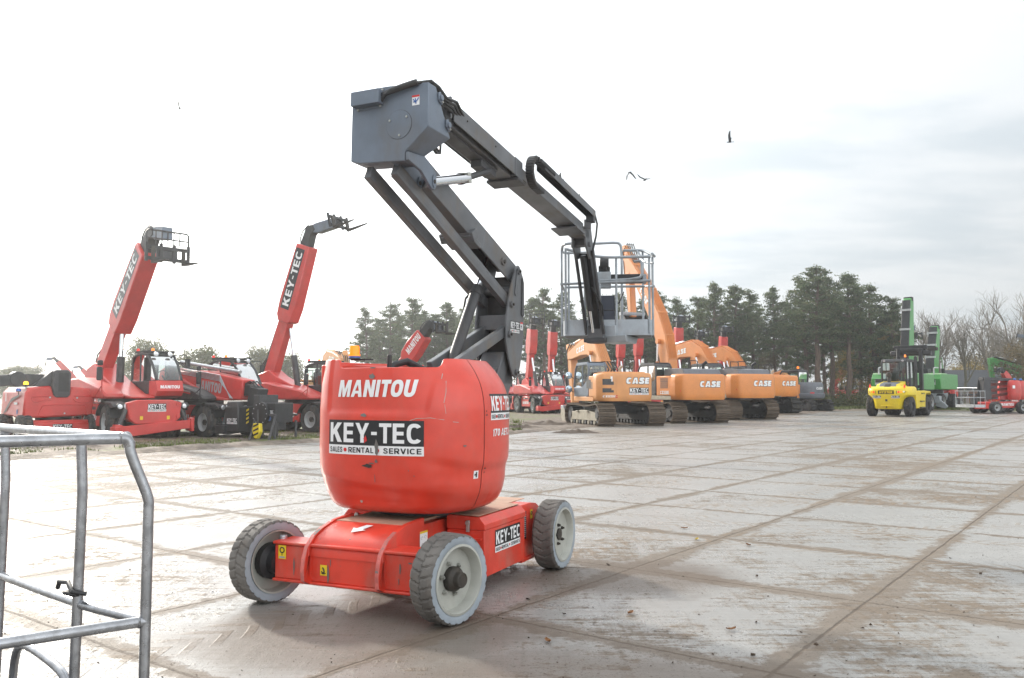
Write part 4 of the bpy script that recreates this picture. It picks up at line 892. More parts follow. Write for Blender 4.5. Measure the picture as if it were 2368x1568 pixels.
def carriage(t, f, u0, v0, back=True, name='fork_carriage', wide=.62):
    """fork frame in the boom's own plane turned level: f maps (fwd, up, side)."""
    mb = MB()
    for v in (.05, .42): fprism(mb, f, [(u0, v0 + v), (u0 + .08, v0 + v), (u0 + .08, v0 + v + .11), (u0, v0 + v + .11)], -wide, wide, M['black_part'])
    for y in (-wide, -.22, .22, wide): fprism(mb, f, [(u0 + .0, v0), (u0 + .07, v0), (u0 + .07, v0 + .62), (u0, v0 + .62)], y - .045, y + .045, M['black_part'])
    fprism(mb, f, [(u0 - .05, v0 + .08), (u0, v0 + .08), (u0, v0 + .46), (u0 - .05, v0 + .46)], -.35, .35, M['dark_grey'])
    c = part(mb, name, t)
    if back:
        mb = MB(); q = lambda u, y, v: f(u0 + u, v0 + v, y)
        mb.tube([q(.03, -wide, .6), q(.03, -wide, .98), q(.03, -wide + .06, 1.04), q(.03, wide - .06, 1.04), q(.03, wide, .98), q(.03, wide, .6)], .03, M['dark_grey'], 6)
        mb.tube([q(.03, -wide, .78), q(.03, wide, .78)], .024, M['dark_grey'], 6)
        for y in (-.4, -.2, 0, .2, .4): mb.tube([q(.03, y, .6), q(.03, y, 1.03)], .02, M['dark_grey'], 6)
        part(mb, 'load_guard', c)
    for y in (-wide * .72, wide * .72):
        mb = MB(); fprism(mb, f, [(u0 + .08, v0 + .5), (u0 + .13, v0 + .5), (u0 + .14, v0 + .03), (u0 + 1.15, v0 - .05), (u0 + 1.2, v0 - .065), (u0 + .5, v0 - .075), (u0 + .08, v0 - .06)], y - .06, y + .06, M['hub_iron']); part(mb, 'fork', c)
    return c
def telehandler(label, loc, rz, sc, th, base=2.1, sl=(1.75, 4.9), text='KEY-TEC', tip=.55, red='machine_red', black=False, forks=True, cab_red=True, group='red telehandlers parked in rows', guard=True, head_turn=0., lean=.62, wide=.62, drop=.42):
    t = thing('telehandler', label, 'telehandler', loc, rz, sc, group); m = M[red]; bk = M['black_part']; dk = M['dark_grey']
    mb = MB(); mb.box((0, 0, .92), (5.0, 1.15, .5), m); mb.box((0, 0, 1.22), (3.2, 1.5, .16), dk); mb.cyl((0, 0, 1.28), (0, 0, 1.46), .75, dk, n=28); mb.box((1.55, 0, .62), (.3, 1.6, .22), dk); mb.box((-1.55, 0, .62), (.3, 1.6, .22), dk)
    part(mb, 'chassis', t, .02)
    four_wheels(t, 1.55, 1.0, steer=R(-8))
    for s in (-1, 1):
        mb = MB(); mb.prism([(-.82, .52), (.82, .52), (.95, 1.28), (-.95, 1.28)], s * .62, s * 1.12, m); sp = part(mb, 'side_panel', t, .03)
        if s < 0 or True:
            q = flatmap((0, s * 1.123, .82), (-s * 1., 0, 0), (0, 0, 1)); w_ = MB(); word(w_, 'MANITOU', 1.2, .20, q, M['wht_film'], .004, bold=.27, shear=.17); patch(w_, -.5, .26, .5, .36, q, M['blk_film']); word(w_, 'MRT', .24, .06, q, M['wht_film'], .005, -.25, .31); w_.build('lettering', sp, fix=False)
        for sx in (1, -1):
            rows = [[(sx * 1.55 + .76 * cos(R(a)), s * y, .62 + .76 * sin(R(a))) for y in (.72, 1.26)] for a in range(18, 165, 14)]
            mb = MB(); mb.sheet(rows, bk); mb.sheet([[(p[0] - .05 * (p[0] - sx * 1.55), p[1], p[2] - .03) for p in r] for r in rows], bk); mb.prism([(sx * 1.55 - .7, 1.32), (sx * 1.55 + .72, 1.32), (sx * 1.55 + .9, 1.20), (sx * 1.55 + .7, 1.14), (sx * 1.55 + .4, 1.27), (sx * 1.55 - .4, 1.29)], s * .70, s * 1.28, bk); part(mb, 'fender', t)
        mb = MB(); mb.box((2.42, s * .98, 1.20), (.18, .42, .20), bk)
        hl = part(mb, 'headlight', t, .06)
        for dy in (-.1, .09): mb = MB(); mb.lathe([(0, .012), (.07, .008), (.085, -.02), (.085, -.03)], M['lamp_glass'], c=(2.51, s * .98 + dy, 1.20), ax='x', n=16); mb.build('lens', hl)
    fm_ = bk if black else m
    mb = MB(); q = [(-.62, .62), (.62, .62), (.85, .78), (.92, 1.32), (.55, 1.42), (-.55, 1.42), (-.92, 1.32), (-.85, .78)]
    mb.prism(q, 2.38, 2.66, fm_, 'x'); op = part(mb, 'front_plate', t, .03)
    for s in (-.78, .78):
        for z in (.86, 1.28): mb = MB(); mb.cyl((2.66, s, z), (2.70, s, z), .07, fm_, n=14); part(mb, 'pivot_boss', op)
    keytec(flatmap((2.662, .06, 1.16), (0, 1, 0), (0, 0, 1)), .62, .27, op)
    for s in (-.45, .45): mb = MB(); patch(mb, s - .05, -.4, s + .05, -.28, flatmap((2.662, 0, 1.16), (0, 1, 0), (0, 0, 1)), M['yel_film']); mb.build('sticker', op, fix=False)
    mb = MB(); mb.prism([(-1.28, .28), (-1.0, .2), (1.0, .42), (1.3, .44), (1.32, .82), (1.15, .72), (.2, .66), (-1.0, .56), (-1.15, .62), (-1.3, .62)], 2.44, 2.74, fm_, 'x'); mb.box((2.6, 1.24, .56), (.45, .12, .44), fm_); mb.box((2.6, -1.25, .40), (.5, .16, .30), fm_); part(mb, 'outrigger', t, .02)
    for s in (-1, 1): mb = MB(); mb.cyl((2.55, s * .92, 1.10), (2.6, s * 1.12, .62), .07, dk, n=12); mb.cyl((2.6, s * 1.12, .62), (2.6, s * 1.2, .46), .04, M['chrome'], n=10); part(mb, 'outrigger_cylinder', t)
    mb = MB(); mb.box((-2.6, 0, 1.0), (.3, 2.3, .62), fm_); mb.box((-2.62, 0, .55), (.26, 2.5, .35), fm_); part(mb, 'rear_outrigger', t, .03)
    # upper structure
    mb = MB(); mb.prism([(-2.35, 1.46), (-2.45, 1.9), (-2.2, 2.55), (-1.5, 2.75), (-1.05, 2.45), (-.2, 2.10), (1.2, 1.62), (1.95, 1.52), (1.95, 1.46)], -.52, .30, m); part(mb, 'turret', t, .03)
    mb = MB(); mb.prism([(-2.3, 1.46), (-2.4, 1.8), (-2.1, 2.15), (-1.0, 2.2), (.9, 1.86), (1.5, 1.60), (1.5, 1.46)], -1.2, -.55, dk if black else m); hd = part(mb, 'engine_hood', t, .06)
    if black:
        q = flatmap((-.2, -1.204, 1.75), (1, 0, 0), (0, 0, 1)); mb = MB(); word(mb, 'MRT', .5, .16, q, M['grey_film'], .003, -.2, .02)
        mb.add([q(x, y, .004) for x, y in ((-1.3, -.2), (-1.15, -.2), (-.9, .26), (.95, .0), (.95, .06), (-.98, .36))], [(0, 1, 2, 5), (5, 2, 3, 4)], M['grey_film']); mb.add([q(x, y, .005) for x, y in ((-1.12, -.2), (-1.02, -.2), (-.85, .2), (.95, -.06), (.95, -.01), (-.88, .25))], [(0, 1, 2, 5), (5, 2, 3, 4)], m); mb.build('lettering', hd, fix=False)
    mb = MB(); mb.tube([(1.35, -1.25, 1.5), (1.45, -1.3, 2.0), (1.45, -1.3, 2.55)], .022, bk if black else m, 6); mb.tube([(.7, -1.25, 1.5), (1.45, -1.3, 1.9)], .018, bk if black else m, 6); mr = part(mb, 'mirror_arm', t)
    mb = MB(); mb.box((1.42, -1.36, 2.30), (.10, .20, .46), bk); mb.box((1.42, -1.36, 2.66), (.09, .18, .18), bk); part(mb, 'mirror', mr, .03)
    # cab
    y0, y1 = .34, 1.28; cm = m if cab_red else dk
    mb = MB(); mb.prism([(-.25, 1.50), (1.45, 1.46), (1.85, 1.55), (1.98, 1.72), (1.86, 2.08), (.35, 2.06), (-.25, 2.10)], y0, y1, cm); mb.prism([(.0, 1.62), (1.30, 1.62), (1.3, 2.07), (-.2, 2.07)], y0 - .012, y0 + .01, dk); cb = part(mb, 'cab', t, .035)
    w_ = MB(); nq = inx((1.92, (y0 + y1) / 2, 1.86), 0); tv = V((-.12, 0, .36)).normalized(); word(w_, 'MANITOU', .70, .115, flatmap((1.935, (y0 + y1) / 2, 1.86), (0, 1, 0), (-.12, 0, .36)), M['wht_film'], .006, bold=.27, shear=.17); w_.build('lettering', cb, fix=False)
    prof = [(-.22, 2.06), (-.18, 2.72), (.05, 2.98), (.55, 3.05), (1.15, 2.98), (1.52, 2.62), (1.84, 2.10)]
    for y in (y0 + .02, y1 - .02): mb = MB(); mb.tube([(a, y, b) for a, b in prof], .045, dk, 8); mb.tube([(.50, y, 2.06), (.50, y, 3.02)], .03, dk, 6); part(mb, 'pillar', cb)
    mb = MB(); mb.prism([(-.2, 2.90), (.1, 3.02), (.55, 3.09), (1.2, 3.01), (1.18, 2.95), (.55, 3.02), (.1, 2.95), (-.16, 2.84)], y0 - .02, y1 + .02, dk)
    for i in range(9): mb.box((.05 + i * .13, (y0 + y1) / 2, 3.11), (.05, .8, .05), bk)
    mb.box((.6, y0 + .05, 3.11), (1.3, .04, .09), bk); mb.box((.6, y1 - .05, 3.11), (1.3, .04, .09), bk); part(mb, 'cab_roof', cb)
    mb = MB(); mb.add([(a, y0 + .02, b) for a, b in prof], [tuple(range(7))], M['glass']); part(mb, 'window', cb, fix=False)
    mb = MB(); mb.add([(a, y1 - .02, b) for a, b in prof], [tuple(range(7))], M['glass']); part(mb, 'window', cb, fix=False)
    mb = MB(); mb.sheet([[(a, y, b) for y in (y0 + .04, y1 - .04)] for a, b in prof[4:]], M['glass']); part(mb, 'windscreen', cb, fix=False)
    mb = MB(); mb.tube([(1.80, .95, 2.12), (1.66, .78, 2.38)], .012, bk, 5); mb.tube([(1.80, 1.0, 2.12), (1.50, 1.16, 2.62)], .012, bk, 5); part(mb, 'wiper', cb)
    mb = MB(); mb.box((.35, .82, 2.02), (.5, .5, .14), bk); mb.box((.12, .82, 2.36), (.14, .46, .62), bk); mb.box((.10, .82, 2.74), (.1, .26, .16), bk); part(mb, 'driver_seat', cb, .04)
    mb = MB(); mb.tube([(1.25 + .05 * sin(a), .82 + .19 * cos(a), 2.26 + .18 * sin(a)) for a in [k * pi / 8 for k in range(16)]], .016, bk, 6, closed=True); mb.cyl((1.55, .82, 2.06), (1.25, .82, 2.26), .03, bk, n=8); part(mb, 'steering_wheel', cb)
    for y in (.55, 1.05): mb = MB(); mb.lathe([(0, .0), (.08, -.01), (.085, -.06), (.05, -.10)], M['lamp_glass'], c=(1.35, y, 3.02), ax='x', n=14); part(mb, 'work_lamp', cb)
    mb = MB(); mb.tube([(1.3, y1 - .05, 3.0), (1.42, y1 + .28, 3.02), (1.45, y1 + .36, 2.9)], .014, bk, 6); mb.box((1.45, y1 + .36, 2.72), (.06, .18, .30), bk); part(mb, 'mirror', cb, .0)
    beacon(cb, (-.10, .50, 2.98), 'red_lamp'); beacon(cb, (.1, .95, 3.06), 'amber', h=.10)
    # boom
    P0 = (-1.75, -.12, 2.42); f = inx(P0, th)
    mb = MB(); fprism(mb, f, [(-.25, -.28), (-.1, .30), (base + .3, .27), (base + .3, -.28)], -.21, .21, m); fprism(mb, f, [(base - 1.6, .26), (base + .2, .27), (base + .1, .36), (base - 1.4, .34)], -.1, .1, bk)
    bo = part(mb, 'boom', t, .02)
    mb = MB(); s0, s1 = sl; fprism(mb, f, [(s0, -.30), (s0 + .1, -.46), (s0 + .75, -.52), (s1, -.40), (s1, .36), (s0 + .9, .46), (s0 + .25, .40), (s0, .24)], -.30, .30, m); bs = part(mb, 'boom_sleeve', bo, .03)
    if text:
        for s in (-1, 1):
            o_ = f((s0 + s1) / 2 + .2, -.02, s * .302); ux = (f(1, 0) - f(0, 0)) * (-s); uy = (f(0, 1) - f(0, 0)); ux, uy = (f(1, 0) - f(0, 0)) * (1 if s < 0 else -1), uy
            w_ = MB(); q = flatmap(o_, ux, uy); L_ = (s1 - s0) * .70
            if text == 'KEY-TEC': patch(w_, -L_ * .56, -.20, L_ * .56, .30, q, M['blk_film'])
            word(w_, text, L_, .36, q, M['wht_film'], .006, 0, .05, bold=.22 if text == 'KEY-TEC' else .27, shear=0 if text == 'KEY-TEC' else .17); w_.build('lettering', bs, fix=False)
    mb = MB(); fprism(mb, f, [(s1, -.24), (s1 + tip, -.20), (s1 + tip + .25, -.34), (s1 + tip + .42, -.16), (s1 + tip + .3, .16), (s1, .24)], -.2, .2, bk)
    for y in (-.16, 0, .16): mb.tube([f(s1 - .05, .2, y), f(s1 + .25, .34, y), f(s1 + tip, .32, y), f(s1 + tip + .35, .1, y)], .03, bk, 6)
    bh = part(mb, 'boom_head', bo, .02)
    E_ = f(s1 + tip + .25, -.22); dv = V((cos(head_turn), 0, sin(head_turn))); uvv = V((-sin(head_turn), 0, cos(head_turn)))
    g_ = lambda u, v, y=0.: E_ + dv * u + uvv * v + V((0, y, 0))
    if forks:
        mb = MB(); fprism(mb, g_, [(-.25, .12), (.1, .22), (lean, .10), (lean, -.32), (.2, -.25), (-.15, -.1)], -.17, .17, M['box_grey']); part(mb, 'quick_hitch', bo, .02)
        carriage(bo, g_, lean, -drop, guard, wide=wide)
    a = f(base * .92, -.34); c = V((-.1, -.12, 1.72)); mdp = a.lerp(c, .42)
    mb = MB(); mb.cyl(c, mdp, .13, dk, n=16); lc = part(mb, 'lift_cylinder', t); mb = MB(); mb.cyl(mdp, a, .075, M['chrome'] if th > .2 else dk, n=12); part(mb, 'rod', lc)
    for i in range(3): mb = MB(); mb.tube([f(-.1, .35, -.15 + i * .1), f(.3, .62, -.1 + i * .1), f(.8, .42, -.1 + i * .1), f(base - .2, .36, -.06 + i * .06)], .028, bk, 6); part(mb, 'hose', bo)
    return t
def head_dir(phi): return V((sin(R(phi)), -cos(R(phi)), 0))
def park_front(px, py, phi, sc): return ground(px, py) - head_dir(phi) * 1.55 * sc
tA = telehandler('red telehandler with its raised boom leaning right and empty forks high over the left rows', park_front(325, 1020, 46, .95), R(46 - 90), .95, R(48), base=2.4, sl=(2.1, 5.6), head_turn=R(0), lean=.85, wide=.7, drop=1.1)
tB = telehandler('red telehandler with the steepest raised boom standing just left of the red boom lift', park_front(762, 1003, 62, .90), R(62 - 90), .90, R(71), base=2.6, sl=(2.6, 6.1), head_turn=R(14), lean=1.25, guard=False)
tC = telehandler('telehandler with lowered boom and black outriggers between the two raised booms', park_front(530, 1013, 58, .90), R(58 - 90), .90, R(-7), base=2.0, sl=(1.2, 4.5), text=None, black=True, forks=False, tip=.3)
# the lowered machine: name, silver pipes, black head with winch on its stand
f = inx((-1.75, -.12, 2.42), R(-7)); q = flatmap(f(2.9, -.06, -.305), f(1, 0) - f(0, 0), f(0, 1) - f(0, 0))
bC = [o for o in kids(tC) if o.name.startswith('boom')][0]
mb = MB(); word(mb, 'MANITOU', 1.5, .38, q, M['grey_film'], .004, -.3, -.05, bold=.27); mb.build('lettering', bC, fix=False)
mb = MB()
for i in range(6): mb.tube([f(.7, .42 - i * .045, -.32), f(3.2, .40 - i * .045, -.32), f(3.9 + i * .03, -.40, -.32)], .012, M['galv'], 5)
mb.tube([f(.3, .62, .05), f(3.9, .60, .05)], .07, M['galv'], 10); part(mb, 'pipe', bC)
mb = MB(); mb.box((3.05, 0, .78), (.75, 2.35, .95), M['black_part']); mb.box((3.05, -1.0, 1.28), (.6, .3, .3), M['dark_grey']); ob = part(mb, 'outrigger_box', tC, .04)
q = flatmap((3.05, -1.18, .8), (1, 0, 0), (0, 0, 1)); keytec(flatmap((3.10, -1.1775, .72), (1, 0, 0), (0, 0, 1)), .56, .22, ob)
for o_ in ((3.4285, -.75, .9), (3.4285, .8, .9)):
    mb = MB(); q = flatmap(o_, (0, 1, 0), (0, 0, 1)); patch(mb, -.06, -.3, .06, .3, q, M['blk_film'])
    for i in range(4): mb.add([q(x, y + i * .15 - .3, .004) for x, y in ((-.06, 0), (.06, .06), (.06, .13), (-.06, .07))], [(0, 1, 2, 3)], M['yel_film'])
    mb.build('hazard_stripe', ob, fix=False)
mb = MB(); e = f(4.75, -.2); mb.box((e.x + .25, -.12, e.z - .25), (.5, .5, 1.1), M['black_part'], rot=X.Rotation(R(12), 3, 'Y')); mb.box((e.x + .75, -.12, e.z - .62), (.35, .9, 1.3), M['dark_grey']); mb.box((e.x + .9, .1, e.z - 1.5), (.1, .1, 1.6), M['dark_grey']); mb.box((e.x + .9, -.4, e.z - 1.5), (.1, .1, 1.6), M['dark_grey']); part(mb, 'winch_frame', tC, .02)
mb = MB(); mb.box((e.x + 1.55, -.3, e.z - .62), (.75, .85, .7), M['black_part']); mb.cyl((e.x + 1.25, -.85, e.z - .65), (e.x + 1.25, -.72, e.z - .65), .42, M['black_part'], n=22)
for i in range(12): a = i * pi / 6; mb.cyl((e.x + 1.25 + .36 * cos(a), -.85, e.z - .65 + .36 * sin(a)), (e.x + 1.25 + .36 * cos(a), -.865, e.z - .65 + .36 * sin(a)), .025, M['galv'], n=6)
wn_ = part(mb, 'winch', tC, .03); keytec(flatmap((e.x + 1.62, -.728, e.z - .60), (1, 0, 0), (0, 0, 1)), .42, .16, wn_); mb = MB(); disc(mb, 0, 0, .10, flatmap((e.x + 1.62, -.729, e.z - .82), (1, 0, 0), (0, 0, 1)), M['blu_film']); mb.build('sticker', wn_, fix=False)
mb = MB()
for x in (e.x + .95, e.x + 1.95):
    for y in (-.75, .25): mb.tube([(x, y, e.z - .9), (x, y, .05)], .05, M['dark_grey'], 6)
    mb.tube([(x, -.75, .9), (x + .25, -1.25, .06)], .045, M['dark_grey'], 6)
for y in (-.75, .25):
    for z in (.06, .95): mb.tube([(e.x + .9, y, z), (e.x + 2.0, y, z)], .045, M['dark_grey'], 6)
part(mb, 'winch_stand', tC)
mb = MB(); hp = (e.x + 1.35, -1.0, 0)
mb.prism([(hp[0] - .16, .65), (hp[0] + .16, .65), (hp[0] + .2, .35), (hp[0] + .05, .1), (hp[0] - .1, .12), (hp[0] - .2, .38)], -1.1, -.94, M['yellow']); mb.cyl((hp[0], -1.02, .62), (hp[0], -1.02, 1.15), .03, M['dark_grey']); hb = part(mb, 'hook_block', tC, .02)
mb = MB(); q = flatmap((hp[0], -1.102, .4), (1, 0, 0), (0, 0, 1))
for i in range(3): mb.add([q(x, y - .22 + i * .16, .003) for x, y in ((-.14, 0), (.14, .1), (.14, .17), (-.14, .07))], [(0, 1, 2, 3)], M['blk_film'])
mb.build('hazard_stripe', hb, fix=False)
tD = telehandler('telehandler whose dark cab roof shows just above the red boom lift turret', park_front(1020, 985, 58, .9), R(58 - 90), .9, R(48), base=1.8, sl=(1.5, 3.3), text='MANITOU', forks=True, guard=False, lean=.35)
# the row behind, facing the yard with upright booms
gR = 'telehandlers with upright booms behind the excavators'
tM = telehandler('telehandler facing the yard in clear view between red turret and first excavator', park_front(1266, 957, 22, 1.), R(22 - 90), 1., R(80), base=2.1, sl=(2.2, 4.15), text=None, head_turn=R(-4), group=gR, lean=.5)
def rowcopy(px, py, phi, sc, label): return dup(tM, park_front(px, py, phi, sc), R(phi - 90), sc, label)
rowcopy(1205, 953, 24, 1., 'telehandler half hidden by the right flank of the red turret')
rowcopy(1304, 955, 14, 1., 'telehandler directly behind the bucket of the first orange excavator')
rowcopy(1462, 952, 10, 1., 'telehandler boom showing under the raised grey platform of the boom lift')
rowcopy(1506, 952, 10, 1.04, 'telehandler boom between the raised platform and the tall orange excavator boom')
rowcopy(1596, 951, 4, 1.13, 'tallest telehandler boom rising behind the second orange excavator')
rowcopy(1640, 949, 4, .98, 'telehandler boom just right of the tallest one behind the excavators')
rowcopy(1700, 948, 4, 1.06, 'telehandler boom rising behind the third orange excavator')
# two far off at the left
dup(tA, ground(165, 938.5), R(205), .8, 'far telehandler at the left with a low forked head pointing left', skip=('outrigger_cylinder',))
dup(tA, ground(215, 936), R(200), .70, 'far telehandler with a load guard behind the dark knuckle of the left lift')
# right end of the yard
dup(tB, ground(2398, 938), R(150), .95, 'telehandler with a pale red raised boom at the right edge of the yard')
dup(tA, ground(2085, 940), R(-95), 1.25, 'telehandler boom with forks behind the first green material handler')
dup(tD, ground(2330, 940), R(200), .8, 'telehandler with a stubby red boom behind the row of boom lifts on the right')
# small telehandler on the far grass
tS = dup(tD, ground(1948, 934.5), R(-68), .95, 'small red telehandler with forks raised on the far grass before the pines')

# ================================================================== boom lift counterweight at the far left
def left_lift():
    t = thing('boom_lift', 'red telescopic boom lift at the far left with a dark knuckle block', 'boom lift', ground(135, 1022), R(40), 1.)
    # local: x = towards the photographer's right front is rear face ; build with rear face looking along -y
    m = M['machine_red']; bk = M['black_part']; dk = M['dark_grey']
    mb = MB(); pts = [(-1.22, .88), (1.10, .95), (1.16, 1.30), (1.18, 1.72), (.98, 1.93), (.35, 2.03), (.28, 1.72), (-.22, 1.72), (-.32, 2.04), (-1.0, 1.98), (-1.16, 1.80)]
    mb.prism(pts, -.10, 1.2, m); 
    mb.prism([(-1.2, .92), (-1.16, 1.80), (-1.0, 1.98), (-.9, 2.0), (-.9, .95)], .1, 3.0, m); hd = part(mb, 'counterweight', t, .06)
    q = flatmap((0, -.105, 1.4), (1, 0, 0), (0, 0, 1))
    mb = MB()
    for P in ([(-.95, .22), (-.92, .10), (-.86, .06), (-.72, .06), (-.62, .10), (-.30, .14)], [(.42, .17), (.5, .08), (.7, .03), (.98, .05), (1.05, .17)], [(-.95, .24), (-.3, .27)], [(.45, .27), (1.06, .24)], [(-.72, -.42), (-.6, -.10), (-.52, -.05), (.78, -.05), (.86, -.12), (.92, -.42)]): mb.tube([q(x, y, .0) for x, y in P], .018, m, 6)
    part(mb, 'pressed_rib', hd)
    mb = MB()
    for x, y in ((-.36, .22), (.55, .20), (.14, -.36)): mb.cyl(q(x, y, 0), q(x, y, .02), .03, M['galv'], n=10)
    part(mb, 'bolt', hd)
    mb = MB(); blot(q, .37, -.2, .07, .06, m='rim_grey'); blot(q, .33, -.34, .06, .05, m='rim_grey'); blot(q, -.98, -.1, .16, .03, m='rim_grey'); blot(q, -.9, -.28, .12, .035, m='rim_grey'); mb.build('paint_chip', hd, fix=False)
    s = flatmap((-1.205, 1.4, 1.42), (0, -1, 0), (0, 0, 1)); mb = MB(); mb.add([s(x, y, .01) for x, y in ((-1.2, -.42), (-.7, -.3), (-.2, .02), (.9, .22), (1.0, .32), (-.1, .16), (-.6, -.1))], [tuple(range(7))], M['blk_film']); patch(mb, -.9, .05, -.8, .35, s, M['wht_film'], .012); patch(mb, .3, -.06, .75, .02, s, M['wht_film'], .012); disc(mb, .75, -.32, .1, s, M['blu_film'], .012); mb.build('sticker', hd, fix=False)
    mb = MB(); mb.prism([(-.32, 2.04), (-.24, 1.70), (-.18, 1.62), (.22, 1.62), (.30, 1.72), (.32, 2.5), (.22, 2.62), (-.20, 2.62), (-.26, 2.55)], -.16, .5, dk); mb.prism([(-.9, 2.02), (-.25, 2.60), (-.2, 2.02)], .0, .6, dk); kb_ = part(mb, 'knuckle_block', t, .03)
    mb = MB(); qq = flatmap((.02, -.165, 2.15), (1, 0, 0), (0, 0, 1)); patch(mb, -.13, -.32, .22, .36, qq, bk, .004); mb.build('panel', kb_, fix=False)
    mb = MB(); a = V((-.3, .5, 2.40)); b = V((-1.2, .55, 2.28)); c = V((-6.5, .6, 1.72)); mb.box((-.8, .55, 2.25), (1.1, .4, .42), dk); mb.cyl((-1.3, .3, 2.28), (-1.3, .8, 2.28), .27, dk, n=22); part(mb, 'boom_knuckle', t, .03)
    mb = MB(); d_ = (c - b).normalized(); n_ = V((-d_.z, 0, d_.x)); n_ = n_ if n_.z > 0 else -n_
    fp = [b + n_ * .2, c + n_ * .2, c - n_ * .2, b - n_ * .2]; mb.prism([(p.x, p.z) for p in fp], .36, .74, dk); part(mb, 'boom', t, .03)
    mb = MB(); mb.box((0, .6, .62), (1.9, 1.6, .36), m); mb.box((0, -.1, .55), (2.0, .3, .3), m); mb.cyl((0, .7, .78), (0, .7, .95), .6, bk, n=24); ch = part(mb, 'chassis', t, .03)
    keytec(flatmap((.05, -.252, .56), (1, 0, 0), (0, 0, 1)), .66, .2, ch, strip=False)
    for x in (-1.15, 1.15):
        for y in (.0, 2.6): big_wheel(t, (x, y, .5), R(90) if x < 0 else R(90), .5, .42, 'mid', 'pale_grey')
    for o in kids(t):
        if o.name.startswith('wheel'): o.rotation_euler = (0, 0, pi / 2 if False else (0 if o.location.x > 0 else pi) + R(90))
    beacon(t, (-1.05, .3, 1.95), 'amber_hot', r=.085, h=.12); beacon(t, (-1.3, .2, 1.72), 'blue_lamp', r=.085, h=.10)
    return t
tl = left_lift(); tl.rotation_euler = (0, 0, R(44)); tl.scale = (.88, .88, .88)
# ================================================================== crawler excavators
def track(parent, L_, H_, W, y, m='track_iron', n=46, frame='frame_iron', rubber=False):
    """loop of shoes round two wheels; sags between; frame, rollers and idlers inside."""
    r = H_ / 2; hl = L_ / 2 - r; pts = []
    per = 4 * hl + 2 * pi * r
    for i in range(n):
        s = i / n * per
        if s < 2 * hl: x, z, a = -hl + s, 0.03, 0.
        elif s < 2 * hl + pi * r: t = (s - 2 * hl) / r; x, z, a = hl + r * sin(t), r - r * cos(t), t
        elif s < 4 * hl + pi * r: q = s - 2 * hl - pi * r; x = hl - q; u = q / (2 * hl); z, a = H_ - .06 * H_ * sin(pi * u) * (1 - .7 * sin(2 * pi * u)) * 1.0, pi
        else: t = (s - 4 * hl - pi * r) / r; x, z, a = -hl - r * sin(t), r + r * cos(t), pi + t
        pts.append((x, z, a))
    mb = MB(); pl = per / n
    for x, z, a in pts:
        mb.box((x, y, z), (pl * .90, W, .045), M[m], rot=X.Rotation(-a, 3, 'Y'))
        o = V((-sin(-a) * .0, 0, 0)); nx, nz = sin(a), -cos(a)
        for k in ((-.36, 0, .36) if not rubber else (-.2, .2)):
            hh = .05 if not rubber else .09
            mb.box((x + nx * hh * .7 + cos(a) * k * pl, y, z + nz * hh * .7), (.022 if not rubber else pl * .32, W * .98, hh), M[m], rot=X.Rotation(-a, 3, 'Y'))
        mb.box((x - nx * .07, y, z - nz * .07), (pl * .7, W * .26, .10), M['frame_iron'], rot=X.Rotation(-a, 3, 'Y'))
    tk = part(mb, 'track', parent); fm = M[frame]
    mb = MB(); mb.prism([(-hl, H_ * .34), (-hl + .15, H_ * .62), (-.3, H_ * .72), (.3, H_ * .72), (hl - .15, H_ * .62), (hl, H_ * .34), (hl - .1, H_ * .24), (-hl + .1, H_ * .24)], y - W * .36, y + W * .36, fm)
    for s in (-1, 1):
        for k in (-.35, .38): mb.box((k * hl, y + s * W * .38, H_ * .66), (.22, .14, .06), fm)
    fr = part(mb, 'track_frame', tk, .02)
    for s in (-1, 1): mb = MB(); mb.cyl((s * hl, y - W * .34, r), (s * hl, y + W * .34, r), r * .74, M['frame_iron'], n=18); mb.cyl((s * hl, y - W * .4, r), (s * hl, y + W * .4, r), r * .35, M['frame_iron'], n=14); part(mb, 'sprocket' if s < 0 else 'idler', tk)
    mb = MB()
    for i in range(9): x = -hl * .85 + i * hl * 1.7 / 8; mb.cyl((x, y - W * .42, H_ * .16), (x, y + W * .42, H_ * .16), H_ * .095, fm if i % 2 == 0 else M['frame_iron'], n=10)
    part(mb, 'roller', tk); return tk
def curved(c, th_):
    """outline of a boom from a centre line and thicknesses."""
    L_, R_ = [], []
    for i, p in enumerate(c):
        a = c[max(0, i - 1)]; b = c[min(len(c) - 1, i + 1)]; d = V((b[0] - a[0], 0, b[1] - a[1])).normalized()
        L_.append((p[0] - d.z * th_[i] / 2, p[1] + d.x * th_[i] / 2)); R_.append((p[0] + d.z * th_[i] / 2, p[1] - d.x * th_[i] / 2))
    return L_ + R_[::-1], L_
BOOM_A = ([(.7, 1.75), (1.5, 2.9), (2.3, 3.75), (3.0, 4.05), (4.0, 3.98), (5.2, 3.75), (6.0, 3.6)], [.5, .75, .92, .95, .8, .62, .4])
BOOM_L = ([(.7, 1.75), (.95, 3.2), (1.3, 4.4), (1.9, 5.6), (2.9, 7.0), (4.3, 8.6), (5.2, 9.5)], [.55, .85, 1.0, .95, .85, .65, .4])
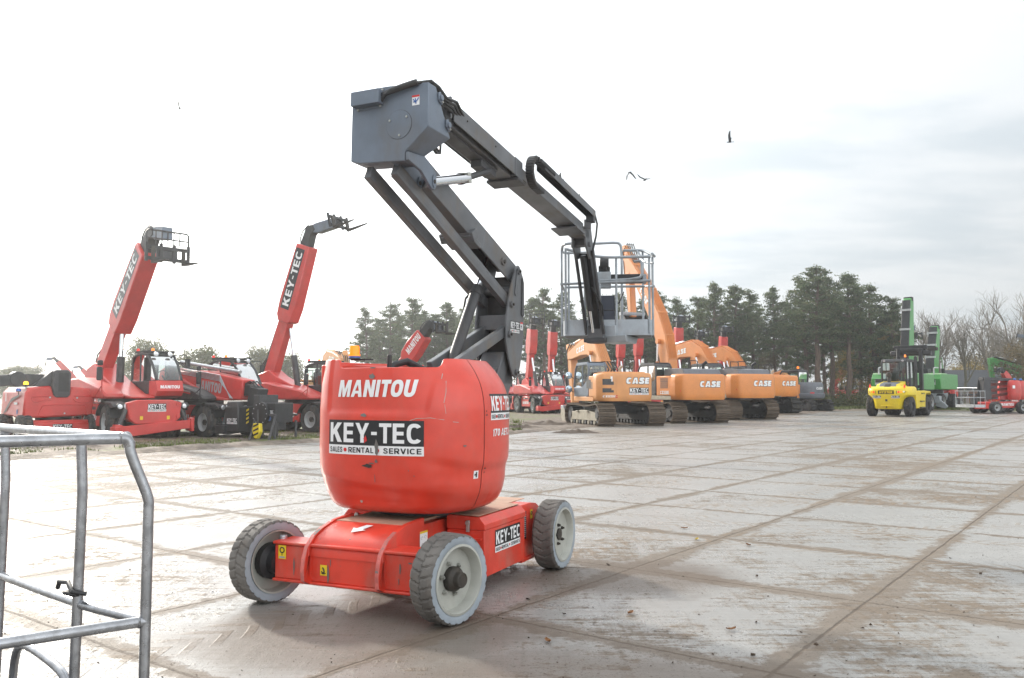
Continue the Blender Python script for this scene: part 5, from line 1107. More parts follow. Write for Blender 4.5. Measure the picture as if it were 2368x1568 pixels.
def excavator(label, loc, rz, sc, m, boom, cw='flat', old=False, trk=(4.5, 1.02, .86, 1.28), hood=True, arm=None, name_txt='CASE', side_txt='', cabm='dark_grey', frame='frame_iron', bucket=None, keyt=False, rub=False, small=False):
    t = thing('excavator', label, 'excavator', loc, rz, sc, 'crawler excavators in a row'); M_ = M[m]; dk = M['dark_grey']; bk = M['black_part']; hg = M['hood_grey']
    L_, H_, W, g_ = trk
    for s in (1, -1): track(t, L_, H_, W, s * g_, frame=frame if s > 0 else 'frame_iron', m='rubber' if rub else 'track_iron', rubber=rub, n=40 if rub else 46)  # sunlit look of the left frame is put into its paler colour
    mb = MB(); mb.box((0, 0, .78), (1.3, 1.7, .42), M['frame_iron']); mb.prism([(-.6, .55), (.6, .55), (.9, .95), (-.9, .95)], -1.2, 1.2, M['frame_iron']); mb.cyl((0, 0, .95), (0, 0, 1.16), .72, bk, n=28); part(mb, 'undercarriage', t, .02)
    # counterweight
    rear = -2.55 if not old else -1.75; z0, z1 = 1.17, 2.46 if not old else 2.52; hw = 1.42
    N_ = 24; rows = []
    for i, (z, q) in enumerate(((z0, .93), (z0 + .05, .975), (z0 + .3, 1.), (z1 - .35, 1.), (z1 - .12, .985), (z1 - .03, .955), (z1, .90))):
        row = [(rear + .95, hw * q, z), (rear + .55, hw * q, z)] + [(rear + .55 - .55 * q * (1 - min(1, abs(u)) ** 9) ** .5, -u * hw * q, z) for u in [(1 - abs(1 - 2 * k / N_) ** 1.0) * 0 + (-1 + 2 * k / N_) for k in range(N_ + 1)]] + [(rear + .55, -hw * q, z), (rear + .95, -hw * q, z)]; rows.append(row)
    mb = MB(); mb.sheet(rows, M_); mb.add(rows[-1], [tuple(range(len(rows[-1])))], M_); mb.add(rows[0], [tuple(reversed(range(len(rows[0]))))], bk); cwt = part(mb, 'counterweight', t, ang=45)
    yb = flatmap((rear - .001, 0, (z0 + z1) / 2), (0, -1, 0), (0, 0, 1)); cm_ = lambda x, y, l: V((rear + .55 - .55 * (1 - min(1, abs(x / hw)) ** 9) ** .5 - l, -x, (z0 + z1) / 2 + y))
    w_ = MB(); cx = .30 if not old else .52; cy = .14 if not old else .30; cw_ = 1.22 if not small else .5
    if name_txt:
        word(w_, name_txt, cw_ * 1.03, .335, cm_, M['blk_film'], .006, cx, cy, .40, .12, .04, .12); word(w_, name_txt, cw_, .295, cm_, M['wht_film'], .010, cx, cy, .33, .12, .11, .12); w_.build('lettering', cwt, fix=False)
    if keyt: keytec(lambda x, y, l: cm_(x + .58, y - .20, l), 1.02, .34, cwt, nx=14, fine=.1, lift=.005)
    w_ = MB()
    if not old:
        for s in (-1, 1): w_.add([cm_(s * x, y - .20, .006) for x, y in ((1.34, .06), (1.34, -.04), (1.15, -.035), (.78, .02), (.76, .035))], [tuple(range(5))], M['red_film'])
        w_.tube([cm_(x, y, .0) for x, y in ((-1.38, .52), (-.4, .36), (0, .34), (.4, .37), (1.38, .54))], .012, M_, 5)
    else:
        for s in (-.62, 1.34):
            for y in (-.49, -.41): patch(w_, s - .08, y - .02, s + .08, y + .02, cm_, M['red_film'], .006)
        word(w_, 'CX235C', .62, .10, cm_, M['wht_film'], .006, -.95, -.44, .26, .12)
        patch(w_, -.9, .26, -.8, .50, cm_, M['wht_film'], .006)
    w_.build('marking', cwt, fix=False)
    # body
    mb = MB(); xf = 1.75; fx = rear + .95
    mb.box(((fx + xf) / 2, 0, 1.27), (xf - fx, 2.8, .22), M['frame_pale'] if not old else M_); part(mb, 'deck', t, .02)
    mb = MB(); mb.box(((fx - .25) / 2 - .05, 1.02, 1.88), (-.15 - fx, .78, 1.0), M_); lb = part(mb, 'side_house', t, .04)
    w_ = MB(); q = flatmap(((fx - .2) / 2 - .05, 1.414, 1.9), (-1, 0, 0), (0, 0, 1)); xx = (-.15 - fx) / 2
    for z_ in (.0, .34) if not old else (.0,):
        n_ = 7 if z_ == 0 else 4
        for i in range(n_): patch(w_, -.3, z_ - .14 + i * .05, .42, z_ - .115 + i * .05, q, M['dark_grey'], .004)
    if side_txt: word(w_, side_txt, .78, .17, q, M['wht_film'], .005, .1, -.36, .27)
    if old: patch(w_, -.55, -.1, .0, .3, q, M['dark_grey'], .003)
    w_.build('grille', lb, fix=False)
    if old:
        w_ = MB()
        for y_, a_ in ((.10, .28), (-.26, .20)): patch(w_, -1.27, y_, -.74, y_ + a_ * .55, cm_, M['dark_grey'], .012, 12); patch(w_, -1.27, y_ + a_ * .55, -.86, y_ + a_, cm_, M['dark_grey'], .012, 10)
        w_.tube([cm_(x, y, .0) for x, y in ((-1.36, .44), (-.62, .42), (-.60, -.34), (-1.36, -.36))], .010, M_, 5); w_.build('grille', cwt, fix=False)
    mb = MB(); mb.box(((fx + 1.2) / 2, -1.02, 1.85), (1.2 - fx, .76, .95), M_); part(mb, 'side_house', t, .04)
    mb = MB(); mb.box(((fx + .2) / 2, 0, 1.85), (.2 - fx, 1.3, .9), M_); part(mb, 'engine_bay', t, .02)
    if hood:
        mb = MB(); mb.prism([(fx - .55, z1 - .02), (fx - .40, z1 + .24), (fx + .2, z1 + .30), (-.35, z1 + .30), (-.25, z1 - .05)], -1.25, .95, hg)
        for i in range(4): mb.box((fx - .1, .8 - i * .13, z1 + .29), (.5, .06, .03), bk)
        part(mb, 'engine_hood', t, .05)
        mb = MB(); mb.tube([(fx + .5, -.9, z1 + .25), (fx + .5, -.9, z1 + .52), (fx + .35, -1.02, z1 + .66)], .085, bk, 12); part(mb, 'exhaust', t)
    else:
        mb = MB(); mb.box((fx + .3, -.2, z1 + .03), (.9, 2.2, .08), M_); mb.tube([(fx + .3, -.15, z1), (fx + .3, -.15, z1 + .25), (fx + .2, -.22, z1 + .36)], .07, M['frame_pale'], 10); part(mb, 'engine_hood', t, .03)
    mb = MB(); ry = -.35
    for x in (-.6, .05): mb.tube([(x, ry, 2.3), (x, ry, 3.15), (x + .05, ry - .02, 3.2), (x + .05, ry - .52, 3.2), (x, ry - .55, 3.15), (x, ry - .55, 2.3)], .022, bk, 6)
    mb.tube([(-.6, ry - .3, 3.2), (.05, ry - .3, 3.2)], .02, bk, 6); part(mb, 'handrail', t)
    # cab
    cmat = M[cabm]; prof = [(-.15, 1.38), (1.75, 1.38), (1.80, 1.85), (1.55, 2.75), (1.30, 3.02), (-.05, 3.02), (-.18, 2.85)]; y0, y1 = .42, 1.40
    mb = MB(); mb.prism([(-.15, 1.38), (1.72, 1.38), (1.78, 1.85), (.62, 1.88), (-.18, 2.30)], y0, y1, cmat); cb = part(mb, 'cab', t, .04)
    mb = MB(); mb.prism([(-.2, 2.88), (-.05, 3.04), (1.34, 3.04), (1.5, 2.86), (1.36, 2.90), (.0, 2.92)], y0 - .01, y1 + .01, cmat)
    for i in range(6): mb.box((.05 + i * .22, (y0 + y1) / 2, 3.07), (.06, .95, .06), bk)
    part(mb, 'cab_roof', cb, .03)
    for y in (y0 + .04, y1 - .04): mb = MB(); mb.tube([(p[0], y, p[1]) for p in prof[2:]] + [(-.15, y, 1.5)], .055, cmat, 6); mb.tube([(.60, y, 1.8), (.60, y, 3.0)], .05, cmat, 6); part(mb, 'pillar', cb)
    mb = MB(); mb.add([(-.17, y, z) for y, z in ((y0 + .05, 2.3), (y1 - .05, 2.3), (y1 - .05, 2.9), (y0 + .05, 2.9))], [(0, 1, 2, 3)], M['glass']); part(mb, 'rear_window', cb, fix=False)
    for y in (y0 + .03, y1 - .03): mb = MB(); mb.add([(a, y, b) for a, b in ((-.15, 2.2), (.6, 1.86), (1.78, 1.86), (1.55, 2.75), (1.3, 3.0), (-.1, 2.98))], [tuple(range(6))], M['glass']); part(mb, 'window', cb, fix=False)
    mb = MB(); mb.add([(a, y, b) for a, y, b in ((1.80, y0 + .06, 1.85), (1.80, y1 - .06, 1.85), (1.55, y1 - .06, 2.76), (1.55, y0 + .06, 2.76))], [(0, 1, 2, 3)], M['glass']); part(mb, 'windscreen', cb, fix=False)
    mb = MB(); mb.box((.35, .9, 2.05), (.5, .5, .2), bk); mb.box((.15, .9, 2.4), (.14, .48, .7), bk); part(mb, 'driver_seat', cb, .05)
    for z in (1.75, 2.45): mb = MB(); mb.tube([(1.75, y1, z - .15), (1.85, y1 + .2, z)], .018, bk, 6); mb.lathe([(0, -.05), (.16, -.03), (.19, .02), (.0, .04)], M['mirror'], c=(1.85, y1 + .22, z), ax='x', n=14); part(mb, 'mirror', cb)
    # boom, arm, bucket
    if boom:
        c, th_ = boom; out, top = curved(c, th_); ya, yb_ = -.42, .14
        mb = MB(); mb.prism(out, ya, yb_, M_); bm = part(mb, 'boom', t, .03)
        for k in range(6):
            y = ya + .05 + k * .095; mb = MB(); mb.tube([(p[0] - .02, y, p[1] + .07) for p in top[1:]], .022, M_, 6); part(mb, 'pipe', bm)
        mb = MB()
        for i in range(1, len(top) - 1): mb.box((top[i][0], (ya + yb_) / 2, top[i][1] + .06), (.08, .58, .06), M_)
        part(mb, 'pipe_clamp', bm, .01)
        kn = c[3]; i0, i1 = (3, 5); a = V((c[i0][0], 0, c[i0][1])); b = V((c[i1][0], 0, c[i1][1])); d = (b - a).normalized()
        up = V((-d.z, 0, d.x)); mid = a.lerp(b, .45)
        w_ = MB(); word(w_, 'CASE', 1.15, .30, flatmap((mid.x, yb_ + .004, mid.z), tuple(-d), tuple(up)), M['wht_film'], .006, bold=.33, shear=.12); word(w_, 'CASE', 1.15, .30, flatmap((mid.x, ya - .004, mid.z), tuple(d), tuple(up)), M['wht_film'], .006, bold=.33, shear=.12); w_.build('lettering', bm, fix=False)
        pk = V((c[2][0] + .1, 0, c[2][1] - .1))
        for y in (ya - .12, yb_ + .12):
            mb = MB(); mb.cyl((1.55, y, 1.6), tuple(V((1.55, y, 1.6)).lerp(V((pk.x, y, pk.z)), .6)), .085, M_, n=12); lc = part(mb, 'lift_cylinder', bm)
            mb = MB(); mb.cyl(tuple(V((1.55, y, 1.6)).lerp(V((pk.x, y, pk.z)), .6)), (pk.x, y, pk.z), .05, M['chrome'], n=10); part(mb, 'rod', lc); mb = MB(); mb.cyl((pk.x, y - .07, pk.z), (pk.x, y + .07, pk.z), .14, M_, n=14); part(mb, 'boss', bm)
        e = V((c[-1][0], 0, c[-1][1])); ym = (ya + yb_) / 2; s0 = V((c[4][0], 0, c[4][1] + th_[4] * .55))
        ax_, az = arm if arm else (-.4, -2.9)                 # arm from the boom tip down to the bucket pin
        tip = e + V((ax_, 0, az)); d2 = (tip - e).normalized(); n2 = V((d2.z, 0, -d2.x)); n2 = n2 if n2.x > 0 else -n2
        hn = e - d2 * .75 + n2 * .22
        mb = MB(); P = [hn + n2 * .12, hn - n2 * .14, e - n2 * .38, tip - n2 * .12, tip + n2 * .12, e + n2 * .30 + d2 * .4]; mb.prism([(p.x, p.z) for p in P], ym - .19, ym + .19, M_); ar = part(mb, 'arm', t, .03)
        mb = MB(); mdp = s0.lerp(hn, .55); mb.cyl((s0.x, ym, s0.z + .1), (mdp.x, ym, mdp.z), .10, M['galv'] if not old else M_, n=12); sc_ = part(mb, 'arm_cylinder', bm); mb = MB(); mb.cyl((mdp.x, ym, mdp.z), (hn.x, ym, hn.z), .055, M['chrome'], n=10); part(mb, 'rod', sc_)
        mb = MB(); bcx = e + n2 * .42 + d2 * .5; bcy = tip + n2 * .35 - d2 * .3; mb.cyl((bcx.x, ym, bcx.z), (bcy.x, ym, bcy.z), .075, M_, n=10); part(mb, 'bucket_cylinder', ar)
        mb = MB()
        for k in range(4): y = ym - .2 + k * .13; mb.tube([(e.x - 1.0, y, c[-2][1] + .42), (e.x - .25, y, e.z + .75), (e.x + .25, y + .02, e.z + .35), (e.x + .25 + d2.x * .9, y, e.z + d2.z * 1.0)], .03, bk, 6)
        part(mb, 'hose', bm); mb = MB()
        for k in range(4): y = ya - .05 + k * .17; mb.tube([(1.1, y, 2.2), (.75, y - .15, 2.75), (1.2, y - .1, 3.15), (1.75, y, 3.0 + k * .05)], .035, bk, 6)
        part(mb, 'hose', bm)
        bt = bucket or 'dig'; mb = MB(); bmM = M['frame_pale'] if old else M['frame_iron']
        bp = [(tip.x - .15, tip.z + .15), (tip.x + .25, tip.z + .1), (tip.x + .3, tip.z - .2), (tip.x - .1, tip.z - .95), (tip.x - .55, tip.z - 1.2), (tip.x - .95, tip.z - 1.15), (tip.x - 1.15, tip.z - .8)]
        for y in (ym - .75, ym + .75): mb.prism(bp, y - .02, y + .02, bmM)
        mb.sheet([[(p[0], y, p[1]) for y in (ym - .75, ym + .75)] for p in bp[:6]], bmM); mb.box((tip.x + .1, ym, tip.z + .18), (.45, 1.5, .2), M['tube_grey']); part(mb, 'bucket', t, .02)
    return t
def park(px, py, psi, sc, back=2.0):
    h = V((-sin(R(psi)), cos(R(psi)), 0)); return ground(px, py) + h * back * sc
x1 = excavator('short tail orange excavator with a lit pale track frame, nearest of the row', park(1462, 986, 17, 1.0, 2.2), R(90 + 17), 1.0, 'orange_old', BOOM_A, old=True, hood=False, cabm='box_grey', frame='frame_pale', keyt=True, arm=(-.5, -3.0))
x2 = excavator('orange excavator with a very long boom reaching high to the left', park(1622, 979, 22, 1.03, 2.2), R(90 + 22), 1.03, 'orange', BOOM_L, arm=(-.5, -3.6), side_txt='CX250E')
x3 = excavator('orange excavator with a long dark hood, third of the row', park(1744, 971, 26, 1.08, 2.2), R(90 + 26), 1.08, 'orange', BOOM_A, arm=(-.3, -3.0))
x4 = excavator('smaller orange excavator with a high white firm name, fourth of the row', park(1808, 958, 30, 1.15, 2.2), R(90 + 30), 1.15, 'orange', BOOM_A, hood=False, rub=True, old=False, arm=(.2, -3.0))
# midi excavator, dark grey
def midi():
    t = thing('excavator', 'compact dark grey excavator at the right end of the row', 'excavator', park(1897, 951.5, 32, 1.32, 1.3), R(90 + 32), 1.32, 'crawler excavators in a row')
    dk = M['hood_grey']; bk = M['black_part']
    for s in (1, -1): track(t, 2.9, .66, .48, s * .86, m='rubber', rubber=True, n=36)
    mb = MB(); mb.box((0, 0, .52), (.9, 1.2, .3), M['frame_iron']); mb.cyl((0, 0, .6), (0, 0, .8), .5, bk, n=20); mb.box((1.75, 0, .35), (.12, 2.0, .42), M['frame_iron']); part(mb, 'undercarriage', t, .02)
    rows = []; fx = -.25; hw = 1.08
    for z, q in ((.80, .86), (.86, .96), (1.0, 1.0), (1.12, 1.0), (1.16, .93), (1.5, .93), (1.75, .90), (1.86, .82)):
        rows.append([(fx, hw * q, z)] + [(fx - 1.05 * q * (1 - min(1, abs(u)) ** 3) ** .55, -u * hw * q, z) for u in [-1 + 2 * k / 20 for k in range(21)]] + [(fx, -hw * q, z)])
    mb = MB(); mb.sheet(rows, dk); mb.add(rows[-1], [tuple(range(len(rows[-1])))], dk); mb.add(rows[0], [tuple(reversed(range(len(rows[0]))))], bk); c = part(mb, 'counterweight', t, ang=40)
    cm_ = lambda x, y, l: V((fx - 1.05 * .93 * (1 - min(1, abs(x / hw / .93)) ** 3) ** .55 - l, -x, 1.42 + y))
    w_ = MB(); word(w_, 'CASE', .62, .16, cm_, M['wht_film'], .006, .05, .05, .33, .12, .11, .1)
    for i in range(5): patch(w_, .42, -.06 + i * .045, .62, -.035 + i * .045, cm_, bk, .006)
    for s in (-.62, .85): patch(w_, s - .12, -.28, s + .12, -.2, lambda x, y, l: cm_(x * .93, y, l), M['red_film'], .05)
    w_.build('lettering', c, fix=False)
    mb = MB(); mb.prism([(-.5, .82), (.95, .82), (.95, 1.5), (-.2, 1.75), (-.5, 1.7)], .25, 1.05, M['orange']); sh = part(mb, 'side_house', t, .04)
    w_ = MB(); word(w_, 'CX75C', .42, .11, flatmap((-.2, 1.052, 1.35), (-1, 0, 0), (0, 0, 1)), M['wht_film'], .004); w_.build('lettering', sh, fix=False)
    mb = MB(); mb.prism([(-.5, .82), (.95, .82), (.95, 1.4), (-.5, 1.6)], -1.05, -.3, dk); part(mb, 'side_house', t, .05)
    prof = [(-.35, 1.6), (-.4, 2.5), (-.2, 2.62), (.9, 2.6), (1.05, 2.4), (1.15, 1.5)]
    mb = MB()
    mb.prism([(-.5, 2.52), (-.3, 2.66), (.95, 2.64), (1.05, 2.5)], .0, 1.0, bk); cb = part(mb, 'cab_roof', t, .04)
    for y in (.05, .95): mb = MB(); mb.tube([(a, y, b) for a, b in prof], .05, bk, 6); mb.tube([(.35, y, 1.5), (.35, y, 2.6)], .04, bk, 6); part(mb, 'pillar', cb)
    for y in (.06, .94): mb = MB(); mb.add([(a, y, b) for a, b in prof], [tuple(range(6))], M['glass']); part(mb, 'window', cb, fix=False)
    mb = MB(); mb.add([(-.38, .08, 1.6), (-.38, .92, 1.6), (-.39, .92, 2.5), (-.39, .08, 2.5)], [(0, 1, 2, 3)], M['glass']); part(mb, 'rear_window', cb, fix=False)
    mb = MB(); mb.box((.1, .5, 1.75), (.4, .45, .2), bk); mb.box((-.1, .5, 2.05), (.12, .45, .6), M['yel_film']); part(mb, 'driver_seat', cb, .04)
    beacon(cb, (-.3, .85, 2.6), 'amber', r=.075)
    out, top = curved([(.9, 1.2), (1.3, 2.0), (1.9, 2.5), (2.8, 2.3), (3.4, 1.9)], [.3, .38, .4, .32, .22]); mb = MB(); mb.prism(out, -.4, -.1, M['orange']); part(mb, 'boom', t, .02)
    mb = MB(); mb.prism([(3.3, 2.2), (3.55, 2.1), (3.0, .5), (2.85, .5)], -.36, -.14, M['orange']); part(mb, 'arm', t, .02)
    mb = MB(); mb.prism([(2.75, .6), (3.1, .6), (3.05, .1), (2.6, .02), (2.3, .2)], -.6, .1, M['frame_iron']); part(mb, 'bucket', t, .02); return t
midi()

# ================================================================== heavy forklift
def forklift():
    t = thing('forklift', 'big yellow forklift seen from behind with black mast and cab', 'forklift', park(2064, 962.5, -40, 1.18, 1.0), R(90 - 40), 1.18)
    yl = M['yellow']; bk = M['black_part']; dk = M['dark_grey']
    # x forward; rear at x = -2.2
    four_wheels(t, 1.9, 1.0, R_=.56, W=.38, key='fork', rim='black_part', x2=-1.35)
    for s in (-1, 1): big_wheel(t, (1.9, s * .62, .56), 0 if s < 0 else pi, .56, .38, 'fork', 'black_part')
    rows = []
    for z, xr, hw in ((.42, -2.02, .82), (.50, -2.10, .86), (.95, -2.14, .92), (1.05, -2.16, .98), (1.22, -2.20, 1.20), (1.50, -2.20, 1.22), (1.60, -2.14, 1.20), (1.68, -1.9, 1.12)):
        N_ = 18; rows.append([(-.7, hw, z)] + [(-.9 + (xr + .9) * (1 - min(1, abs(u)) ** 5) ** .5, -u * hw, z) for u in [-1 + 2 * k / N_ for k in range(N_ + 1)]] + [(-.7, -hw, z)])
    mb = MB(); mb.sheet(rows, yl); mb.add(rows[-1], [tuple(range(len(rows[-1])))], yl); mb.add(rows[0], [tuple(reversed(range(len(rows[0]))))], bk); cw = part(mb, 'counterweight', t, ang=42)
    q = lambda x, y, l: V((-.9 - 1.30 * (1 - min(1, abs(x / 1.2)) ** 5) ** .5 - l, -x, 1.36 + y))
    w_ = MB(); patch(w_, -.42, -.10, .42, .10, q, M['blk_film'], .006, 6); word(w_, 'HYSTER', .70, .13, q, M['yel_film'], .012, 0, 0, .27, .12, .10, .1); w_.build('lettering', cw, fix=False)
    for s in (-.62, .62): keytec(lambda x, y, l, s=s: V((-2.165 - l + .02 * 0, -(x + s * .80), 1.10 + y)), .44, .15, cw, lift=.03)
    for s in (-1, 1):
        mb = MB(); mb.add([q(s * (.56 + x), y, .008) for x, y in ((-.02, -.08), (.36, -.06), (.44, .04), (.38, .09), (-.02, .09))], [tuple(range(5))], M['blk_film']); mb.build('lamp_panel', cw, fix=False)
        mb = MB(); disc(mb, s * .66, .01, .055, q, M['red_lamp'], .012); disc(mb, s * .78, .02, .05, q, M['amber'], .012); disc(mb, s * .90, .03, .035, q, M['lamp_glass'], .012); mb.build('tail_lamp', cw, fix=False)
        mb = MB(); mb.lathe([(.05, 1.62), (.055, 1.66), (.02, 1.80), (0, 1.81)], M['red_lamp'], c=(-1.95, s * .92, 0), ax='z', n=12); mb.build('marker_lamp', cw)
    mb = MB(); mb.add([V((-2.145, -x, z)) for x, z in ((-.06, .85), (.06, .85), (.06, 1.16), (-.06, 1.16))], [(0, 1, 2, 3)], M['dark_grey']); mb.box((-2.14, 0, .60), (.06, .62, .05), yl); mb.box((-2.15, 0, .55), (.03, .06, .14), bk); mb.build('tow_slot', cw, bev=.01)
    mb = MB(); mb.prism([(-1.9, 1.62), (-1.75, 1.80), (-.6, 1.98), (-.3, 1.9), (-.3, 1.4), (-1.9, 1.5)], -.62, .62, yl); mb.prism([(-1.92, 1.66), (-1.70, 1.835), (-1.0, 1.945), (-1.0, 1.87), (-1.88, 1.60)], -.46, .46, M['hood_grey'])
    mb.prism([(-2.17, 1.50), (-1.92, 1.69), (-1.7, 1.84), (-1.7, 1.75), (-2.16, 1.40)], -.18, .18, bk); hd = part(mb, 'bonnet', t, .03)
    mb = MB(); mb.cyl((-1.0, .15, 1.9), (-1.0, .15, 2.25), .10, M['hub_iron'], n=12); mb.lathe([(.14, 2.25), (.16, 2.32), (.14, 2.44), (.05, 2.5), (0, 2.5)], M['hub_iron'], c=(-1.0, .15, 0), ax='z', n=14); part(mb, 'air_intake', hd)
    for s in (-1, 1):
        mb = MB(); mb.prism([(-.75, .45), (1.15, .45), (1.2, .95), (1.35, 1.28), (2.3, 1.34), (2.45, 1.20), (2.4, 1.42), (1.2, 1.46), (-.7, 1.42)], s * .80, s * 1.20, yl); sd = part(mb, 'side_frame', t, .03)
        mb = MB(); mb.box((.3, s * 1.24, .5), (.9, .16, .06), dk); mb.box((.3, s * 1.24, .85), (.7, .12, .05), dk); mb.box((.6, s * 1.22, 1.3), (.5, .06, .05), dk); part(mb, 'step', sd)
    mb = MB(); mb.box((.6, 0, .9), (3.2, 1.5, .7), bk); part(mb, 'chassis', t, .03)
    # cab
    prof = [(-.55, 1.75), (-.55, 3.05), (-.40, 3.22), (.85, 3.22), (1.0, 3.05), (1.15, 1.6)]
    mb = MB(); mb.prism([(-.62, 3.10), (-.42, 3.27), (.9, 3.27), (1.08, 3.10)], -.70, .70, bk); cr_ = part(mb, 'cab_roof', t, .03)
    for y in (-.66, .66): mb = MB(); mb.tube([(a, y, b) for a, b in prof], .055, bk, 6); mb.tube([(.2, y, 1.6), (.2, y, 3.2)], .045, bk, 6); part(mb, 'pillar', cr_)
    for y in (-.64, .64): mb = MB(); mb.add([(a, y, b) for a, b in prof], [tuple(range(6))], M['glass']); part(mb, 'window', cr_, fix=False)
    mb = MB(); mb.add([(-.55, -.62, 1.8), (-.55, .62, 1.8), (-.55, .62, 3.1), (-.55, -.62, 3.1)], [(0, 1, 2, 3)], M['glass']); part(mb, 'rear_window', cr_, fix=False)
    mb = MB(); mb.box((.1, .1, 1.95), (.5, .5, .2), bk); mb.box((-.12, .1, 2.3), (.14, .48, .6), bk); part(mb, 'driver_seat', cr_, .04)
    for y in (-.5, .5): mb = MB(); mb.cyl((-.60, y, 3.16), (-.66, y, 3.16), .06, M['lamp_glass'], n=12); part(mb, 'work_lamp', cr_)
    beacon(cr_, (.1, -.45, 3.25), 'amber')
    mb = MB()
    for s in (-.62, .62): mb.box((2.75, s, 2.15), (.30, .20, 3.7), bk)
    for z in (.6, 1.7, 2.6, 3.9): mb.box((2.75, 0, z), (.26, 1.3, .18), bk)
    ms_ = part(mb, 'mast', t, .02)
    for s in (-.35, .35): mb = MB(); mb.cyl((2.62, s, .5), (2.62, s, 3.5), .09, dk, n=12); part(mb, 'lift_cylinder', ms_)
    mb = MB(); mb.box((2.95, 0, 3.75), (.3, 2.2, .22), dk); mb.box((2.95, 0, 4.08), (.22, 1.9, .22), bk); mb.cyl((3.0, -1.15, 3.72), (3.0, 1.15, 3.72), .16, dk, n=14); mb.box((3.0, -1.25, 3.95), (.4, .5, .2), M['hub_iron'])
    for s in (-.8, .8): mb.box((2.98, s, 3.9), (.26, .14, .6), bk)
    part(mb, 'fork_carriage', ms_, .02); return t
forklift()

